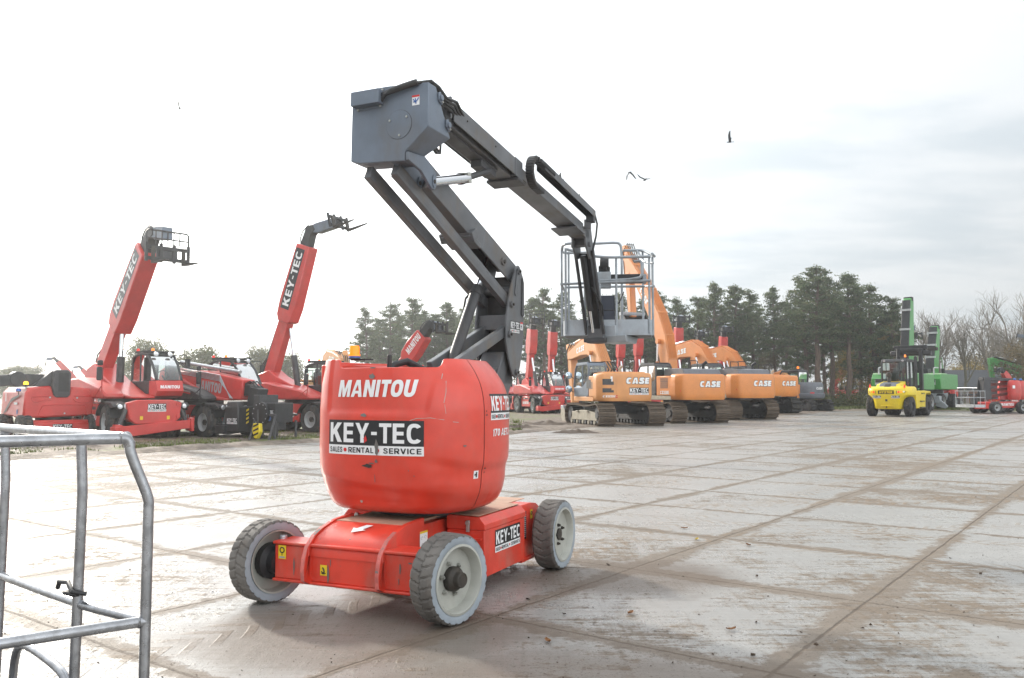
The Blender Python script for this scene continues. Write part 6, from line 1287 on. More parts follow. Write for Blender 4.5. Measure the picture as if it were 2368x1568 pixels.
# ================================================================== green material handlers
def handler(label, loc, rz, sc, bang, blen, stick=None):
    t = thing('material_handler', label, 'material handler', loc, rz, sc, 'green material handlers'); g_ = M['green']; bk = M['black_part']; gr = M['pale_grey']
    four_wheels(t, 1.5, 1.05, R_=.58, W=.45, key='mh', rim='pale_grey')
    mb = MB(); mb.box((0, 0, .95), (4.2, 1.2, .5), M['toe_grey']); mb.cyl((0, 0, 1.2), (0, 0, 1.42), .8, bk, n=24); mb.box((-2.2, 0, .75), (.5, 2.5, .5), M['toe_grey'])
    part(mb, 'undercarriage', t, .04)
    for s in (-1, 1): mb = MB(); mb.prism([(s * .9, .3), (s * 1.6, .1), (s * 1.7, .3), (s * 1.05, .9)], -2.35, -2.15, M['toe_grey'], 'x'); part(mb, 'stabiliser', t, .02)
    mb = MB(); mb.prism([(-2.7, 1.45), (-2.75, 2.2), (-2.5, 2.55), (-.4, 2.55), (-.4, 1.45)], .35, 1.42, g_); mb.prism([(-2.7, 1.45), (-2.75, 2.2), (-2.5, 2.55), (1.6, 2.55), (1.6, 1.45)], -1.42, -.35, g_); bd = part(mb, 'body', t, .05)
    for s in (-.88, .88):
        mb = MB(); mb.prism([(-2.56, 2.50), (-2.45, 2.60), (-1.0, 2.60), (-1.0, 2.52)], s - .5, s + .5, M['pale_green']); part(mb, 'hood_top', bd, .02)
        q = flatmap((-2.735, s, 2.0), (0, -1, 0), (0, 0, 1)); mb = MB(); patch(mb, -.3, -.22, .2, .22, q, M['pale_grey'], .01); patch(mb, -.27, -.05, .17, .19, q, M['hub_iron'], .015); mb.build('sticker', bd, fix=False)
    mb = MB(); mb.prism([(-2.72, 1.5), (-2.76, 2.2), (-2.5, 2.6), (-1.4, 2.62), (-1.4, 1.5)], -.36, .36, M['hood_grey']); mb.box((-1.6, .0, 2.75), (.9, .8, .4), bk); part(mb, 'engine_bay', t, .04)
    mb = MB(); mb.tube([(-2.6, .95, 2.5), (-2.6, .95, 2.95), (-2.3, .95, 3.0), (-1.6, .95, 3.0)], .05, gr, 6); mb.tube([(-2.6, -.95, 2.5), (-2.6, -.95, 2.95), (-2.3, -.95, 3.0), (-1.6, -.95, 3.0)], .05, gr, 6); part(mb, 'handrail', t)
    mb = MB(); mb.prism([(.3, 1.6), (2.0, 1.6), (2.1, 2.4), (1.8, 3.3), (.4, 3.35)], .45, 1.4, M['dark_grey']); cb = part(mb, 'cab', t, .06)
    mb = MB(); mb.add([(.5, 1.41, 2.3), (1.9, 1.41, 2.3), (1.7, 1.41, 3.2), (.5, 1.41, 3.2)], [(0, 1, 2, 3)], M['glass']); part(mb, 'window', cb, fix=False)
    f = inx((.6, 0, 2.3), bang)
    mb = MB(); fprism(mb, f, [(-.3, -.45), (-.2, .55), (blen * .3, .75), (blen, .32), (blen + .2, .0), (blen, -.3), (blen * .3, -.4)], -.27, .27, g_); bm = part(mb, 'boom', t, .04)
    mb = MB()
    for i in range(7): y = -.24 + i * .08; mb.tube([f(.3, .72, y), f(blen * .3, .90, y), f(blen * .98, .46, y)], .045, bk, 6)
    part(mb, 'hose', bm)
    for k in (.35, .6, .85): mb = MB(); mb.box(f(blen * k, .95 - (k - .3) * .55, 0), (.10, .72, .14), gr); part(mb, 'hose_clamp', bm)
    for s in (-.5, .5): mb = MB(); a = V((1.6, s, 1.8)); b = f(blen * .42, -.2, s); mb.cyl(a, a.lerp(b, .6), .12, bk, n=12); mb.cyl(a.lerp(b, .6), b, .07, M['chrome'], n=10); part(mb, 'lift_cylinder', bm)
    if stick:
        e = f(blen, 0); mb = MB(); d = V((stick[0], 0, stick[1])); n = V((-d.z, 0, d.x)).normalized() * .22; p = [e - d * .08 + n, e - d * .08 - n, e + d - n * .6, e + d + n * .6]; mb.prism([(q.x, q.z) for q in p], -.24, .24, g_); ar = part(mb, 'stick', t, .04)
        mb = MB(); mb.cyl(f(blen * .5, -.4), e + d * .4 , .09, M['chrome'], n=10); part(mb, 'stick_cylinder', ar)
        for s in (-1, 1):
            a = f(blen * .62, .08, s * .272); w_ = MB(); q = flatmap(a, (f(1, 0) - f(0, 0)) * (1 if s < 0 else -1), f(0, 1) - f(0, 0));
            word(w_, 'SENNEBOGEN', 2.6, .30, q, M['blk_film'], .006, 0, 0, .26, .15); w_.build('lettering', bm, fix=False)
    else:
        e = f(blen, 0); mb = MB(); mb.box(e + V((0, 0, .05)), (.34, .6, .3), bk); part(mb, 'boom_head', bm, .04)
    return t
handler('green material handler with the taller upright boom, behind the yellow forklift', park(2072, 951, -42, 1.25, 2.2), R(90 - 42), 1.25, R(85), 5.6)
handler('green material handler with the shorter upright boom, right of the taller one', park(2132, 948, -42, 1.28, 2.2), R(90 - 42), 1.28, R(76), 3.9)
handler('green material handler whose bent arm shows above the row of boom lifts', ground(2425, 938), R(176), 1.25, R(24), 5.2, (-.2, -3.0))

# ================================================================== row of stowed boom lifts on the right
paint('arm_red', (.26, .06, .05), .5, damt=.6, dirt=(.12, .08, .07))
def stowed(label, loc, rz, sc, basket=True):
    t = thing('boom_lift', label, 'boom lift', loc, rz, sc, 'folded boom lifts parked on the right'); m = M['machine_red']; bk = M['black_part']; dk = M['dark_grey']
    # x along the chassis, basket end at -x ; y left
    four_wheels(t, 1.1, .95, R_=.44, W=.36, key='lift', rim='pale_grey')
    mb = MB(); mb.box((0, 0, .62), (2.7, 1.4, .44), m); mb.box((-1.3, 0, .58), (.3, 1.5, .5), m); ch = part(mb, 'chassis', t, .04)
    for s in (-1, 1):
        q = flatmap((.1, s * .703, .66), (-s * 1., 0, 0), (0, 0, 1)); w_ = MB(); word(w_, 'MANITOU', 1.15, .20, q, M['wht_film'], .006, bold=.27, shear=.17)
        patch(w_, -1.2, -.2, -1.0, -.12, q, M['yel_film']); patch(w_, 1.0, -.2, 1.2, -.12, q, M['yel_film']); w_.build('lettering', ch, fix=False)
    for s in (-1, 1):
        rows = []
        for z, q in ((.98, .78), (1.05, .9), (1.3, .99), (1.9, 1.0), (2.2, .92), (2.36, .76), (2.40, .55)): rows.append([(.50 * q * cos(a) + .95, s * (.38 + .40 * q * max(0, sin(a)) ** .6), z) for a in [k * pi / 16 for k in range(17)]])
        mb = MB(); mb.sheet(rows, m); mb.add(rows[-1], [tuple(range(17))], m); sc_ = part(mb, 'side_cover', t, ang=50)
    w_ = MB(); q = flatmap((.6, -.79, 1.9), (1, 0, 0), (0, 0, 1)); patch(w_, -.1, -.1, .12, .12, q, M['wht_film'], .02); w_.build('sticker', sc_, fix=False)
    mb = MB()
    for s in (-.30, .30): mb.prism([(-1.35, 1.0), (-1.5, 2.0), (-1.35, 2.62), (-.9, 2.62), (-.8, 1.0)], s - .03, s + .03, dk)
    for s in (-.40, .40):
        for i in range(3): bar(mb, (-1.2, 1.15 + i * .44), (.9, 1.45 + i * .36), .14, .20, M['arm_red'])
    bar(mb, (-1.4, 2.52), (1.4, 2.42), .40, .22, dk); mb.box((-1.2, 0, 1.8), (.3, .64, 1.5), bk); part(mb, 'folded_arm', t, .02)
    beacon(t, (.9, -.6, 2.3), 'blue_lamp', r=.09, h=.12)
    if basket:
        mb = MB(); bx0 = -2.35; P = rrect(.48, .98, .12); 
        mb.add([(bx0 + x, y, .45) for x, y in P] + [(bx0 + x, y, .66) for x, y in P], [(i, (i + 1) % len(P), (i + 1) % len(P) + len(P), i + len(P)) for i in range(len(P))] + [tuple(range(len(P)))], M['galv']); pf_ = part(mb, 'platform', t, ang=40)
        for z in (1.15, 1.62):
            mb = MB(); mb.tube([(bx0 + x, y, z) for x, y in P], .022, M['galv'], 6, closed=True); part(mb, 'rail', pf_)
        for x, y in ((-.46, -.9), (-.46, -.3), (-.46, .3), (-.46, .9), (.46, -.9), (.46, .9), (0, -.97), (0, .97)): mb = MB(); mb.cyl((bx0 + x, y, .5), (bx0 + x, y, 1.62), .02, M['galv'], n=6); part(mb, 'post', pf_)
        mb = MB(); mb.tube([(bx0 - .4, -.8, 1.6), (bx0 - .42, -.75, 1.85), (bx0 - .42, .75, 1.85), (bx0 - .4, .8, 1.6)], .022, M['galv'], 6); part(mb, 'rail', pf_)
        mb = MB(); mb.box((bx0 + .3, 0, .95), (.25, .5, .55), bk); mb.box((bx0 - .2, .1, 1.35), (.3, .9, .14), bk); part(mb, 'control_box', pf_, .03)
    return t
g1 = ground(2262, 957)
s1_ = stowed('boom lift whose grey basket stands nearest the yellow forklift, its name half hidden', g1 + V((2.2, 1.2, 0)), R(12), 1.05)
dup(s1_, g1 + V((4.1, 3.6, 0)), R(10), 1.05, 'second folded boom lift along the row, cut off by the right edge')
dup(s1_, ground(2280, 945) + V((-1.0, 6, 0)), R(35), 1.05, 'folded boom lift farther back, seen between the forklift and the nearest basket')
dup(s1_, ground(2245, 943) + V((1., 9, 0)), R(20), 1.0, 'folded boom lift farthest back, beside the green machines')
# ================================================================== far buildings, trees, birds
def bark(name, a, b):
    m, p = newmat(name); o = coords(); n = noise(vmap(o, (6, 6, 1.2)), 2., 5, .65)
    lk(mix(sm(n, .3, .7), a, b), p.inputs['Base Color']); p.inputs['Roughness'].default_value = .85; M[name] = m
bark('pine_bark', (.07, .05, .038), (.17, .115, .085)); bark('grey_bark', (.12, .105, .085), (.24, .21, .175))
def leafm(name, cols):
    m, p = newmat(name); g_ = nd('ShaderNodeNewGeometry'); r_ = E(g_.outputs['Random Per Island'])
    o = coords(); n = noise(o, .8, 3)
    cr = nd('ShaderNodeValToRGB'); lk(r_ * .6 + n * .4, cr.inputs[0]); e = cr.color_ramp.elements
    while len(e) < len(cols): e.new(.5)
    for i, c in enumerate(cols): e[i].position = .18 + .64 * i / (len(cols) - 1); e[i].color = (*c, 1)
    c = E(cr.outputs[0]); lk(c, p.inputs['Base Color']); p.inputs['Roughness'].default_value = .7
    tl_ = nd('ShaderNodeBsdfTranslucent'); lk(c, tl_.inputs[0]); ms = nd('ShaderNodeMixShader'); ms.inputs[0].default_value = .42
    lk(E(p.outputs[0]), ms.inputs[1]); lk(E(tl_.outputs[0]), ms.inputs[2]); lk(E(ms.outputs[0]), m.node_tree.nodes['Material Output'].inputs[0]); M[name] = m
leafm('needles', [(.05, .078, .036), (.082, .12, .052), (.135, .17, .075), (.165, .15, .075)])
leafm('leaf_green', [(.04, .058, .018), (.075, .095, .03), (.12, .13, .04), (.15, .125, .045)])
leafm('leaf_gold', [(.14, .12, .03), (.24, .18, .035), (.32, .22, .04), (.20, .12, .04)])
leafm('leaf_rust', [(.10, .07, .03), (.15, .11, .05), (.18, .13, .06), (.10, .10, .05)])
def leaves(mb, c, r, n, sz, m, rnd, flat=1., up=0.):
    vs, fs = [], []
    for _ in range(n):
        d = V((rnd.gauss(0, 1), rnd.gauss(0, 1), rnd.gauss(0, 1) * flat)); q = c + d * r * .55
        a = V((rnd.gauss(0, 1), rnd.gauss(0, 1), rnd.gauss(0, 1) + up)).normalized(); b = a.orthogonal().normalized(); b = X.Rotation(rnd.uniform(0, 6.28), 3, a) @ b; s_ = sz * rnd.uniform(.6, 1.3)
        k = len(vs); vs += [q - b * s_, q + a.cross(b) * s_ * .45, q + b * s_, q - a.cross(b) * s_ * .45]; fs.append((k, k + 1, k + 2, k + 3))
    mb.add(vs, fs, m)
def pine(seed, H, bare, spread, label, loc, group, lean=0., rz=0.):
    """tall pine: bent trunk, tiers of limbs that carry flat tufts of needles, gaps between."""
    rnd = random.Random(seed); t = thing('pine_tree', label, 'pine tree', loc, rz, 1., group)
    tr = MB(); cr = MB(); pts = []; x = y = 0
    n = 9
    for i in range(n): f_ = i / (n - 1); pts.append((x, y, H * f_ * .97)); x += rnd.uniform(-.18, .18) + lean * .3; y += rnd.uniform(-.18, .18)
    tr.tube(pts, [.019 * H * (1 - .86 * i / (n - 1)) + .02 for i in range(n)], M['pine_bark'], 7)
    def on(f_): k = min(int(f_ * (n - 1)), n - 2); return V(pts[k]).lerp(V(pts[k + 1]), f_ * (n - 1) - k)
    nl = int(H * 4.2); f0 = bare
    for i in range(nl):
        f_ = f0 + (1 - f0) * (i + rnd.random()) / nl; c = on(min(f_, .995)); u = (f_ - f0) / (1 - f0)
        ln = spread * (1.0 - .78 * u ** 1.4) * (.55 + .45 * min(1, u * 4)) * rnd.uniform(.55, 1.2); a = rnd.uniform(0, 2 * pi); el = -.05 + .55 * u + rnd.uniform(-.15, .25)
        d = V((cos(a) * cos(el), sin(a) * cos(el), sin(el))); e = c + d * ln; md = c.lerp(e, .55) + V((0, 0, -.05 * ln)); e.z += .10 * ln
        tr.tube([c, md, e], [.035 + .012 * ln, .025, .008], M['pine_bark'], 4, cap=False)
        k = max(2, int(ln * 3.8))
        for j in range(k):
            q = c.lerp(e, .35 + .7 * (j + rnd.random()) / k) + V((rnd.gauss(0, .20), rnd.gauss(0, .20), rnd.gauss(.08, .10))) * (.6 + ln * .22)
            leaves(cr, q, .36 * rnd.uniform(.7, 1.35), int(36 * rnd.uniform(.7, 1.2)), .125, M['needles'], rnd, .42, .8)
    for j in range(5): leaves(cr, V(pts[-1]) + V((rnd.gauss(0, .2), rnd.gauss(0, .2), -.5 + .22 * j)), .3, 34, .11, M['needles'], rnd, .8, 1.)
    for i in range(int(6 + H * .5)):                            # dead stubs on the bare trunk
        f_ = rnd.uniform(.25, f0 + .1); c = on(f_); a = rnd.uniform(0, 6.28); ln = rnd.uniform(.5, 1.7); e = c + V((cos(a) * ln, sin(a) * ln, rnd.uniform(-.2, .5))); tr.tube([c, c.lerp(e, .5) + V((0, 0, .12)), e], [.03, .02, .006], M['pine_bark'], 4, cap=False)
    tr.build('trunk', t, fix=False); cr.build('crown', t, fix=False, smooth=False); return t
def leafy(seed, H, W, label, loc, group, mt='leaf_green', dens=1., trunk=.25, cat='tree', name='broadleaf_tree', sz=.16):
    rnd = random.Random(seed); t = thing(name, label, cat, loc, 0, 1., group); tr = MB(); cr = MB(); ends = []
    tr.tube([(0, 0, -.1), (rnd.uniform(-.1, .1), 0, H * trunk), (rnd.uniform(-.2, .2), .1, H * .75)], [.022 * H, .017 * H, .006 * H], M['grey_bark'], 7)
    for i in range(int(26 * dens)):
        a = rnd.uniform(0, 6.28); u = rnd.random(); r_ = W * (1 - .62 * u ** 2) * rnd.uniform(.25, 1.0); c = V((0, 0, H * (trunk + .05 + (.6 - trunk * .6) * u))); e = V((cos(a) * r_, sin(a) * r_, H * (trunk + .08 + (.86 - trunk) * u ** .9) + rnd.uniform(-.3, .3)))
        tr.tube([c, c.lerp(e, .5) + V((0, 0, .1 * H * .3)), e], [.007 * H, .005 * H, .002 * H], M['grey_bark'], 4, cap=False)
        for k in range(5): leaves(cr, e + V((rnd.gauss(0, .13), rnd.gauss(0, .13), rnd.gauss(0, .09))) * W, W * rnd.uniform(.15, .28), int(34 * rnd.uniform(.6, 1.3)), sz, M[mt], rnd, .75, .3)
    tr.build('trunk', t, fix=False); cr.build('crown', t, fix=False, smooth=False); return t
def bare(seed, H, label, loc, group, sp=.62):
    rnd = random.Random(seed); t = thing('bare_tree', label, 'tree', loc, 0, 1., group); tr = MB(); tw = MB()
    def grow(p, d, ln, r, lv):
        n = 3; pts = [p]; q = p
        for i in range(n): d = (d + V((rnd.gauss(0, .10), rnd.gauss(0, .10), rnd.gauss(.05, .07)))).normalized(); q = q + d * ln / n; pts.append(q)
        (tr if lv < 3 else tw).tube(pts, [r, r * .85, r * .72, r * .58], M['grey_bark'], 6 if lv < 2 else 3, cap=False)
        if lv >= 5: return
        for i in range(rnd.choice((2, 3, 3)) + (3 if lv == 0 else 1 if lv < 3 else 0)):
            b = pts[rnd.choice((1, 2, 3, 3)) if lv else rnd.choice((2, 3, 3))]; a = rnd.uniform(0, 6.28); k = sp * rnd.uniform(.6, 1.15)
            o_ = d.orthogonal().normalized(); o_ = X.Rotation(a, 3, d) @ o_; grow(b, (d + o_ * k + V((0, 0, .15))).normalized(), ln * rnd.uniform(.6, .82), max(.019, r * rnd.uniform(.45, .62)), lv + 1)
    grow(V((0, 0, 0)), V((0, 0, 1)), H * .30, H * .020, 0)
    tr.build('trunk', t, fix=False); tw.build('crown', t, fix=False); return t
# ---- the pine row behind the excavators: (px, top py, distance, variant)
GP = 'pines along the far side of the yard'
VAR = [(11, 13.5, .30, 3.1), (12, 14, .42, 2.8), (13, 13, .22, 3.3), (14, 14.5, .46, 2.8), (15, 12.5, .30, 3.2)]
PX = [(845, 712, 82, 0), (905, 702, 86, 2), (940, 690, 80, 4), (985, 718, 84, 1), (1035, 700, 82, 3), (1072, 716, 88, 4), (1115, 712, 84, 0), (1150, 706, 90, 2),
      (1222, 690, 84, 1), (1262, 668, 80, 3), (1300, 676, 86, 0), (1345, 690, 88, 4), (1395, 686, 84, 2), (1440, 680, 88, 1), (1490, 690, 84, 3), (1530, 676, 80, 0), (1562, 690, 88, 2),
      (1600, 688, 84, 4), (1652, 656, 78, 1), (1700, 662, 80, 3), (1742, 672, 84, 0), (1795, 664, 80, 1), (1822, 700, 88, 4),
      (1862, 640, 74, 0), (1890, 618, 70, 3), (1925, 640, 74, 1), (1962, 634, 72, 3), (1990, 655, 76, 0), (2020, 660, 74, 2), (2052, 690, 74, 4), (2074, 716, 78, 2)]
sides = ['behind the raised arms', 'behind the excavators', 'behind the compact excavator']
PLAB = {845: 'leftmost pine of the far row, standing clear against the sky', 905: 'second pine from the left of the far row', 940: 'tall pine above the red turret beacon', 985: 'low topped pine left of the grey lift cylinder', 1035: 'narrow pine beside the dark lift cylinder',
        1072: 'pine seen through the tie bars of the red boom lift', 1115: 'pine hidden behind the grey knuckle plates', 1150: 'pine between the knuckle and the red upright booms', 1222: 'pine just right of the grey knuckle plate', 1262: 'tall pine left of the raised platform',
        1300: 'pine behind the left rail of the raised platform', 1345: 'pine seen through the raised platform', 1395: 'pine behind the black jib of the raised platform', 1440: 'pine behind the right rails of the raised platform', 1490: 'pine left of the tall orange excavator boom',
        1530: 'dark pine right of the raised platform', 1562: 'pine behind the tallest red telehandler boom', 1600: 'low pine between two red boom heads', 1652: 'high pointed pine above the third excavator', 1700: 'pine above the fourth excavator boom', 1742: 'pine right of the last red boom head',
        1795: 'slim pine above the fourth orange excavator', 1822: 'short pine in the gap before the tallest pines', 1862: 'left shoulder pine of the tallest clump', 1890: 'tallest pine of the whole row', 1925: 'pine just right of the tallest one', 1962: 'second highest pine, above the far small telehandler',
        1990: 'pine left of the yellow leaves by the forklift', 2020: 'broad pine behind the yellow forklift cab', 2052: 'sloping pine left of the upright green boom', 2074: 'last pine of the row, against the green boom'}
first = {}
for i, (px, py, Y, v) in enumerate(PX):
    Y += 20
    b = at(px, 930, Y); top = at(px, py, Y); h = top.z
    sd, H0, br_, sp_ = VAR[v]
    sc = 1.
    if v not in first: first[v] = pine(sd, H0, br_, sp_, PLAB[px], (b.x, Y, 0), GP); o = first[v]; sc = h / H0; o.scale = (sc * .98, sc * .98, sc)
    else: sc = h / H0; q_ = random.Random(px); o = dup(first[v], (b.x, Y, 0), q_.uniform(0, 6.28), sc, PLAB[px]); o.scale = (sc * q_.uniform(.85, 1.3), sc * q_.uniform(.85, 1.3), sc)
# a second, deeper rank fills the wood
WOOD = [(870, 735, 100), (960, 725, 104), (1010, 735, 100), (1090, 735, 108), (1240, 705, 104), (1320, 705, 100), (1370, 708, 108), (1465, 705, 104), (1515, 700, 100), (1580, 702, 108), (1625, 690, 100), (1675, 690, 104), (1722, 690, 108), (1770, 695, 100), (1845, 670, 96), (1910, 660, 92), (1945, 665, 98), (1976, 670, 94), (2010, 690, 94), (2040, 705, 98)]
for i, (px, py, Y) in enumerate(WOOD):
    Y += 22
    v = (2, 4, 0)[i % 3]; b = at(px, 930, Y); h = at(px, py, Y).z * (.93 if i % 2 else .8)
    dup(first[v], (b.x, Y, 0), i * 1.7, h / VAR[v][1], 'back rank pine behind the %s' % ['leftmost pine', 'beacon of the red lift', 'dark lift cylinder', 'tie bars', 'tall pine left of the platform', 'left platform rail', 'middle of the raised platform', 'right platform rails', 'dark pine by the platform', 'tallest red boom', 'low pine between boom heads', 'high pointed pine', 'fourth excavator boom', 'last red boom head', 'short pine in the gap', 'tallest pine', 'pine beside the tallest one', 'second highest pine', 'broad pine over the forklift', 'sloping pine by the green boom'][i])
for px, py, Y, v, lb in ((878, 738, 112, 4, 'bushy low pine filling the gap right of the leftmost pine'), (925, 722, 116, 0, 'pine filling the gap left of the tall pine over the beacon'), (962, 730, 110, 2, 'low pine right of the tall pine over the beacon'), (1012, 728, 114, 4, 'low pine left of the dark lift cylinder'), (1052, 726, 112, 0, 'broad low pine just right of the dark lift cylinder'), (1095, 728, 116, 2, 'broad low pine behind the lower arms of the red lift')):
    b = at(px, 930, Y); h = at(px, py, Y).z; o = dup(first[v], (b.x, Y, 0), px * .7, h / VAR[v][1], lb); o.scale.x *= 1.35; o.scale.y *= 1.35
# bare trees on the right
GB = 'leafless trees beyond the boom lifts'
b1 = bare(5, 15, 'leafless tree right behind the shorter green boom', tuple(at(2185, 930, 108).xy) + (0,), GB, .55); z_ = at(2185, 705, 108).z / 13.; b1.scale = (z_, z_, z_)
b2 = bare(9, 15, 'wide leafless tree above the dark barn roof', tuple(at(2295, 930, 110).xy) + (0,), GB, .72); z_ = at(2295, 695, 110).z / 13.; b2.scale = (z_, z_, z_)
def cp(src, px, py, Y, H0, rz, lb, sx=1.):
    p = at(px, 930, Y); s_ = at(px, py, Y).z / H0; o = dup(src, (p.x, Y, 0), rz, s_, lb); return o
cp(b2, 2385, 668, 106, 13.5, 2., 'tallest leafless tree, cut off by the right edge of the photo'); cp(b1, 2228, 715, 118, 14, 1., 'slim leafless tree left of the wide one'); cp(b1, 2340, 735, 120, 14, 4., 'leafless tree between the wide one and the right edge')
cp(b2, 2140, 715, 122, 13.5, 5., 'leafless tree behind the taller green boom')
# broadleaf trees and bushes
GL = 'leafy trees on the left horizon'
l1 = leafy(21, 8, 4.4, 'round yellowing tree behind the beacons of the left telehandler', tuple(at(340, 900, 95).xy) + (0,), GL, dens=2.1); s_ = at(340, 786, 95).z / 8; l1.scale = (s_ * .75, s_ * .75, s_)
l2 = leafy(22, 8, 4.6, 'wide green tree between the first two telehandler cabs', tuple(at(455, 900, 90).xy) + (0,), GL, dens=2.1); s_ = at(455, 808, 90).z / 8; l2.scale = (s_ * 1.0, s_ * 1.0, s_)
def cl_(src, px, py, Y, lb, w_=1., H0=8., rz=0.):
    p = at(px, 930, Y); s_ = at(px, py, Y).z / H0; o = dup(src, (p.x, Y, 0), rz, s_, lb); o.scale = (s_ * w_, s_ * w_, s_); return o
cl_(l2, 270, 835, 100, 'low green tree left of the round yellowing tree', 1.1, rz=2); cl_(l1, 605, 806, 110, 'grey green tree left of the steep raised boom', .9, rz=1); cl_(l1, 660, 822, 105, 'tree peeping out right of the steep raised boom', .9, rz=3)
cl_(l2, 20, 850, 120, 'low tree at the left edge above the dark boom', 1.3, rz=1); cl_(l1, 60, 848, 125, 'second low tree from the left edge', 1.3, rz=4); cl_(l2, 510, 842, 104, 'low tree behind the lowered machine cab', 1.2, rz=5); cl_(l1, 790, 850, 110, 'low tree behind the cabs left of the turret', 1.3, rz=2); cl_(l2, 400, 842, 98, 'low tree behind the left telehandler mirror', 1.2, rz=3.3)
GR_ = 'autumn trees on the right horizon'
r1 = leafy(31, 8, 4.4, 'golden tree beside the barn roof', tuple(at(2250, 900, 142).xy) + (0,), GR_, 'leaf_gold'); s_ = at(2250, 838, 142).z / 8; r1.scale = (s_ * 1.1, s_ * 1.1, s_)
r2 = leafy(32, 8, 4.6, 'broad olive brown tree above the low green arm', tuple(at(2335, 900, 130).xy) + (0,), GR_, 'leaf_rust'); s_ = at(2335, 792, 130).z / 8; r2.scale = (s_ * 1.1, s_ * 1.1, s_)
cl_(r1, 2205, 850, 146, 'second golden tree, left of the barn roof end', 1.2, rz=2); cl_(r2, 2275, 815, 150, 'olive tree between the golden tree and the broad one', 1.2, rz=3); cl_(r2, 2372, 800, 100, 'rusty tree at the right edge behind the boom lifts', 1., rz=4)
cl_(r1, 1965, 800, 100, 'yellow leaved tree glowing between the pine trunks', .5, rz=1); cl_(r1, 2045, 760, 95, 'yellow leaved tree behind the forklift cab', .45, rz=4); cl_(r1, 2085, 800, 98, 'yellow leaved tree left of the green boom', .5, rz=2.5)
cl_(r2, 1780, 820, 100, 'rusty young tree between trunks behind the fourth excavator', .6, rz=1.2); cl_(r2, 1480, 840, 108, 'rusty young tree between trunks near the platform', .7, rz=2.2)
# undergrowth at the foot of the wood and the far field edge read as masses
def thicket(name, spans, mt, n, sz, seed):
    rnd = random.Random(seed); mb = MB()
    for x0, x1, yt, Y in spans:
        for _ in range(n):
            px = rnd.uniform(x0, x1); Yd = Y + rnd.uniform(-4, 10); p = at(px, 930, Yd); h = max(.3, at(px, yt, Yd).z) * rnd.uniform(.35, 1.1)
            leaves(mb, V((p.x, Yd, h * .5)), h * .55, 16, sz, M[mt], rnd, .9, .3)
    o = mb.build(name, fix=False, smooth=False); o['kind'] = 'stuff'
thicket('undergrowth', [(840, 1340, 880, 100), (1340, 1860, 888, 98), (1860, 2120, 892, 92)], 'leaf_green', 420, .13, 41)
thicket('undergrowth', [(840, 1500, 860, 135), (1500, 2130, 866, 135)], 'leaf_rust', 380, .2, 42)
thicket('bushes', [(2005, 2130, 915, 88), (1905, 2000, 922, 92)], 'leaf_green', 160, .12, 43)
thicket('far_wood', [(-200, 840, 872, 190), (2110, 2600, 868, 180)], 'leaf_rust', 800, .32, 44); thicket('far_wood', [(-200, 900, 882, 170), (2110, 2600, 876, 165)], 'leaf_green', 600, .3, 45)
# barn
p = at(2245, 930, 125); t = thing('barn', 'low barn with a long dark tiled roof behind the boom lifts', 'barn', (p.x, 125, 0), R(-6)); s_ = at(2245, 860, 125).z
plain('slate', (.06, .062, .07), .6); paint('brick', (.22, .12, .08), .8, damt=.4)
mb = MB(); mb.box((0, 0, s_ * .24), (9.6, 6.4, s_ * .48), M['brick']); part(mb, 'wall', t)
mb = MB(); mb.prism([(-3.7, s_ * .42), (0, s_), (3.7, s_ * .42), (3.7, s_ * .48), (0, s_ * 1.06), (-3.7, s_ * .48)], -5.2, 5.2, M['slate'], 'x')
for i in range(9): mb.box((0, -3.45 + i * .4, s_ * .52 + i * s_ * .058), (10.3, .03, .04), M['slate'], rot=X.Rotation(math.atan2(s_ * .58, 3.7), 3, 'X'))
part(mb, 'roof', t)
for x in (-3., 0., 3.): mb = MB(); mb.box((x, -3.22, s_ * .25), (1., .06, .8), M['dark_grey']); part(mb, 'window', t)
# white cabin beyond the small telehandler
p = at(1975, 930, 122); t = thing('site_cabin', 'pale site cabin half hidden behind trunks by the small telehandler', 'cabin', (p.x, 122, 0), R(8))
mb = MB(); mb.box((0, 0, 1.6), (5., 2.5, 2.6), M['pale_grey']); part(mb, 'wall', t, .05); mb = MB(); mb.box((0, 0, 2.95), (5.2, 2.7, .12), M['dark_grey']); part(mb, 'roof', t); mb = MB(); mb.box((.8, -1.26, 1.8), (1.2, .06, .9), M['dark_grey']); part(mb, 'window', t)
# street lamp far left
p = at(80, 930, 75); t = thing('street_lamp', 'thin street lamp rising behind the far left boom', 'street lamp', (p.x, 75, 0), 0); z = at(80, 866, 75).z
mb = MB(); mb.tube([(0, 0, 0), (0, 0, z * .86), (-.3, 0, z * .97), (-1.0, 0, z)], [.07, .05, .04, .04], M['galv'], 8); part(mb, 'pole', t); mb = MB(); mb.box((-1.4, 0, z + .02), (.8, .22, .1), M['galv']); part(mb, 'lamp_head', t, .02)
# an orange excavator stands far behind the left cabs: only its arm shows
xf_ = excavator('far orange excavator with only its raised arm showing left of the turret beacon', park(738, 958, -150, 1.0, 0), R(90 - 150), 1.0, 'orange_old', BOOM_A, hood=False, arm=(1.2, -2.2))
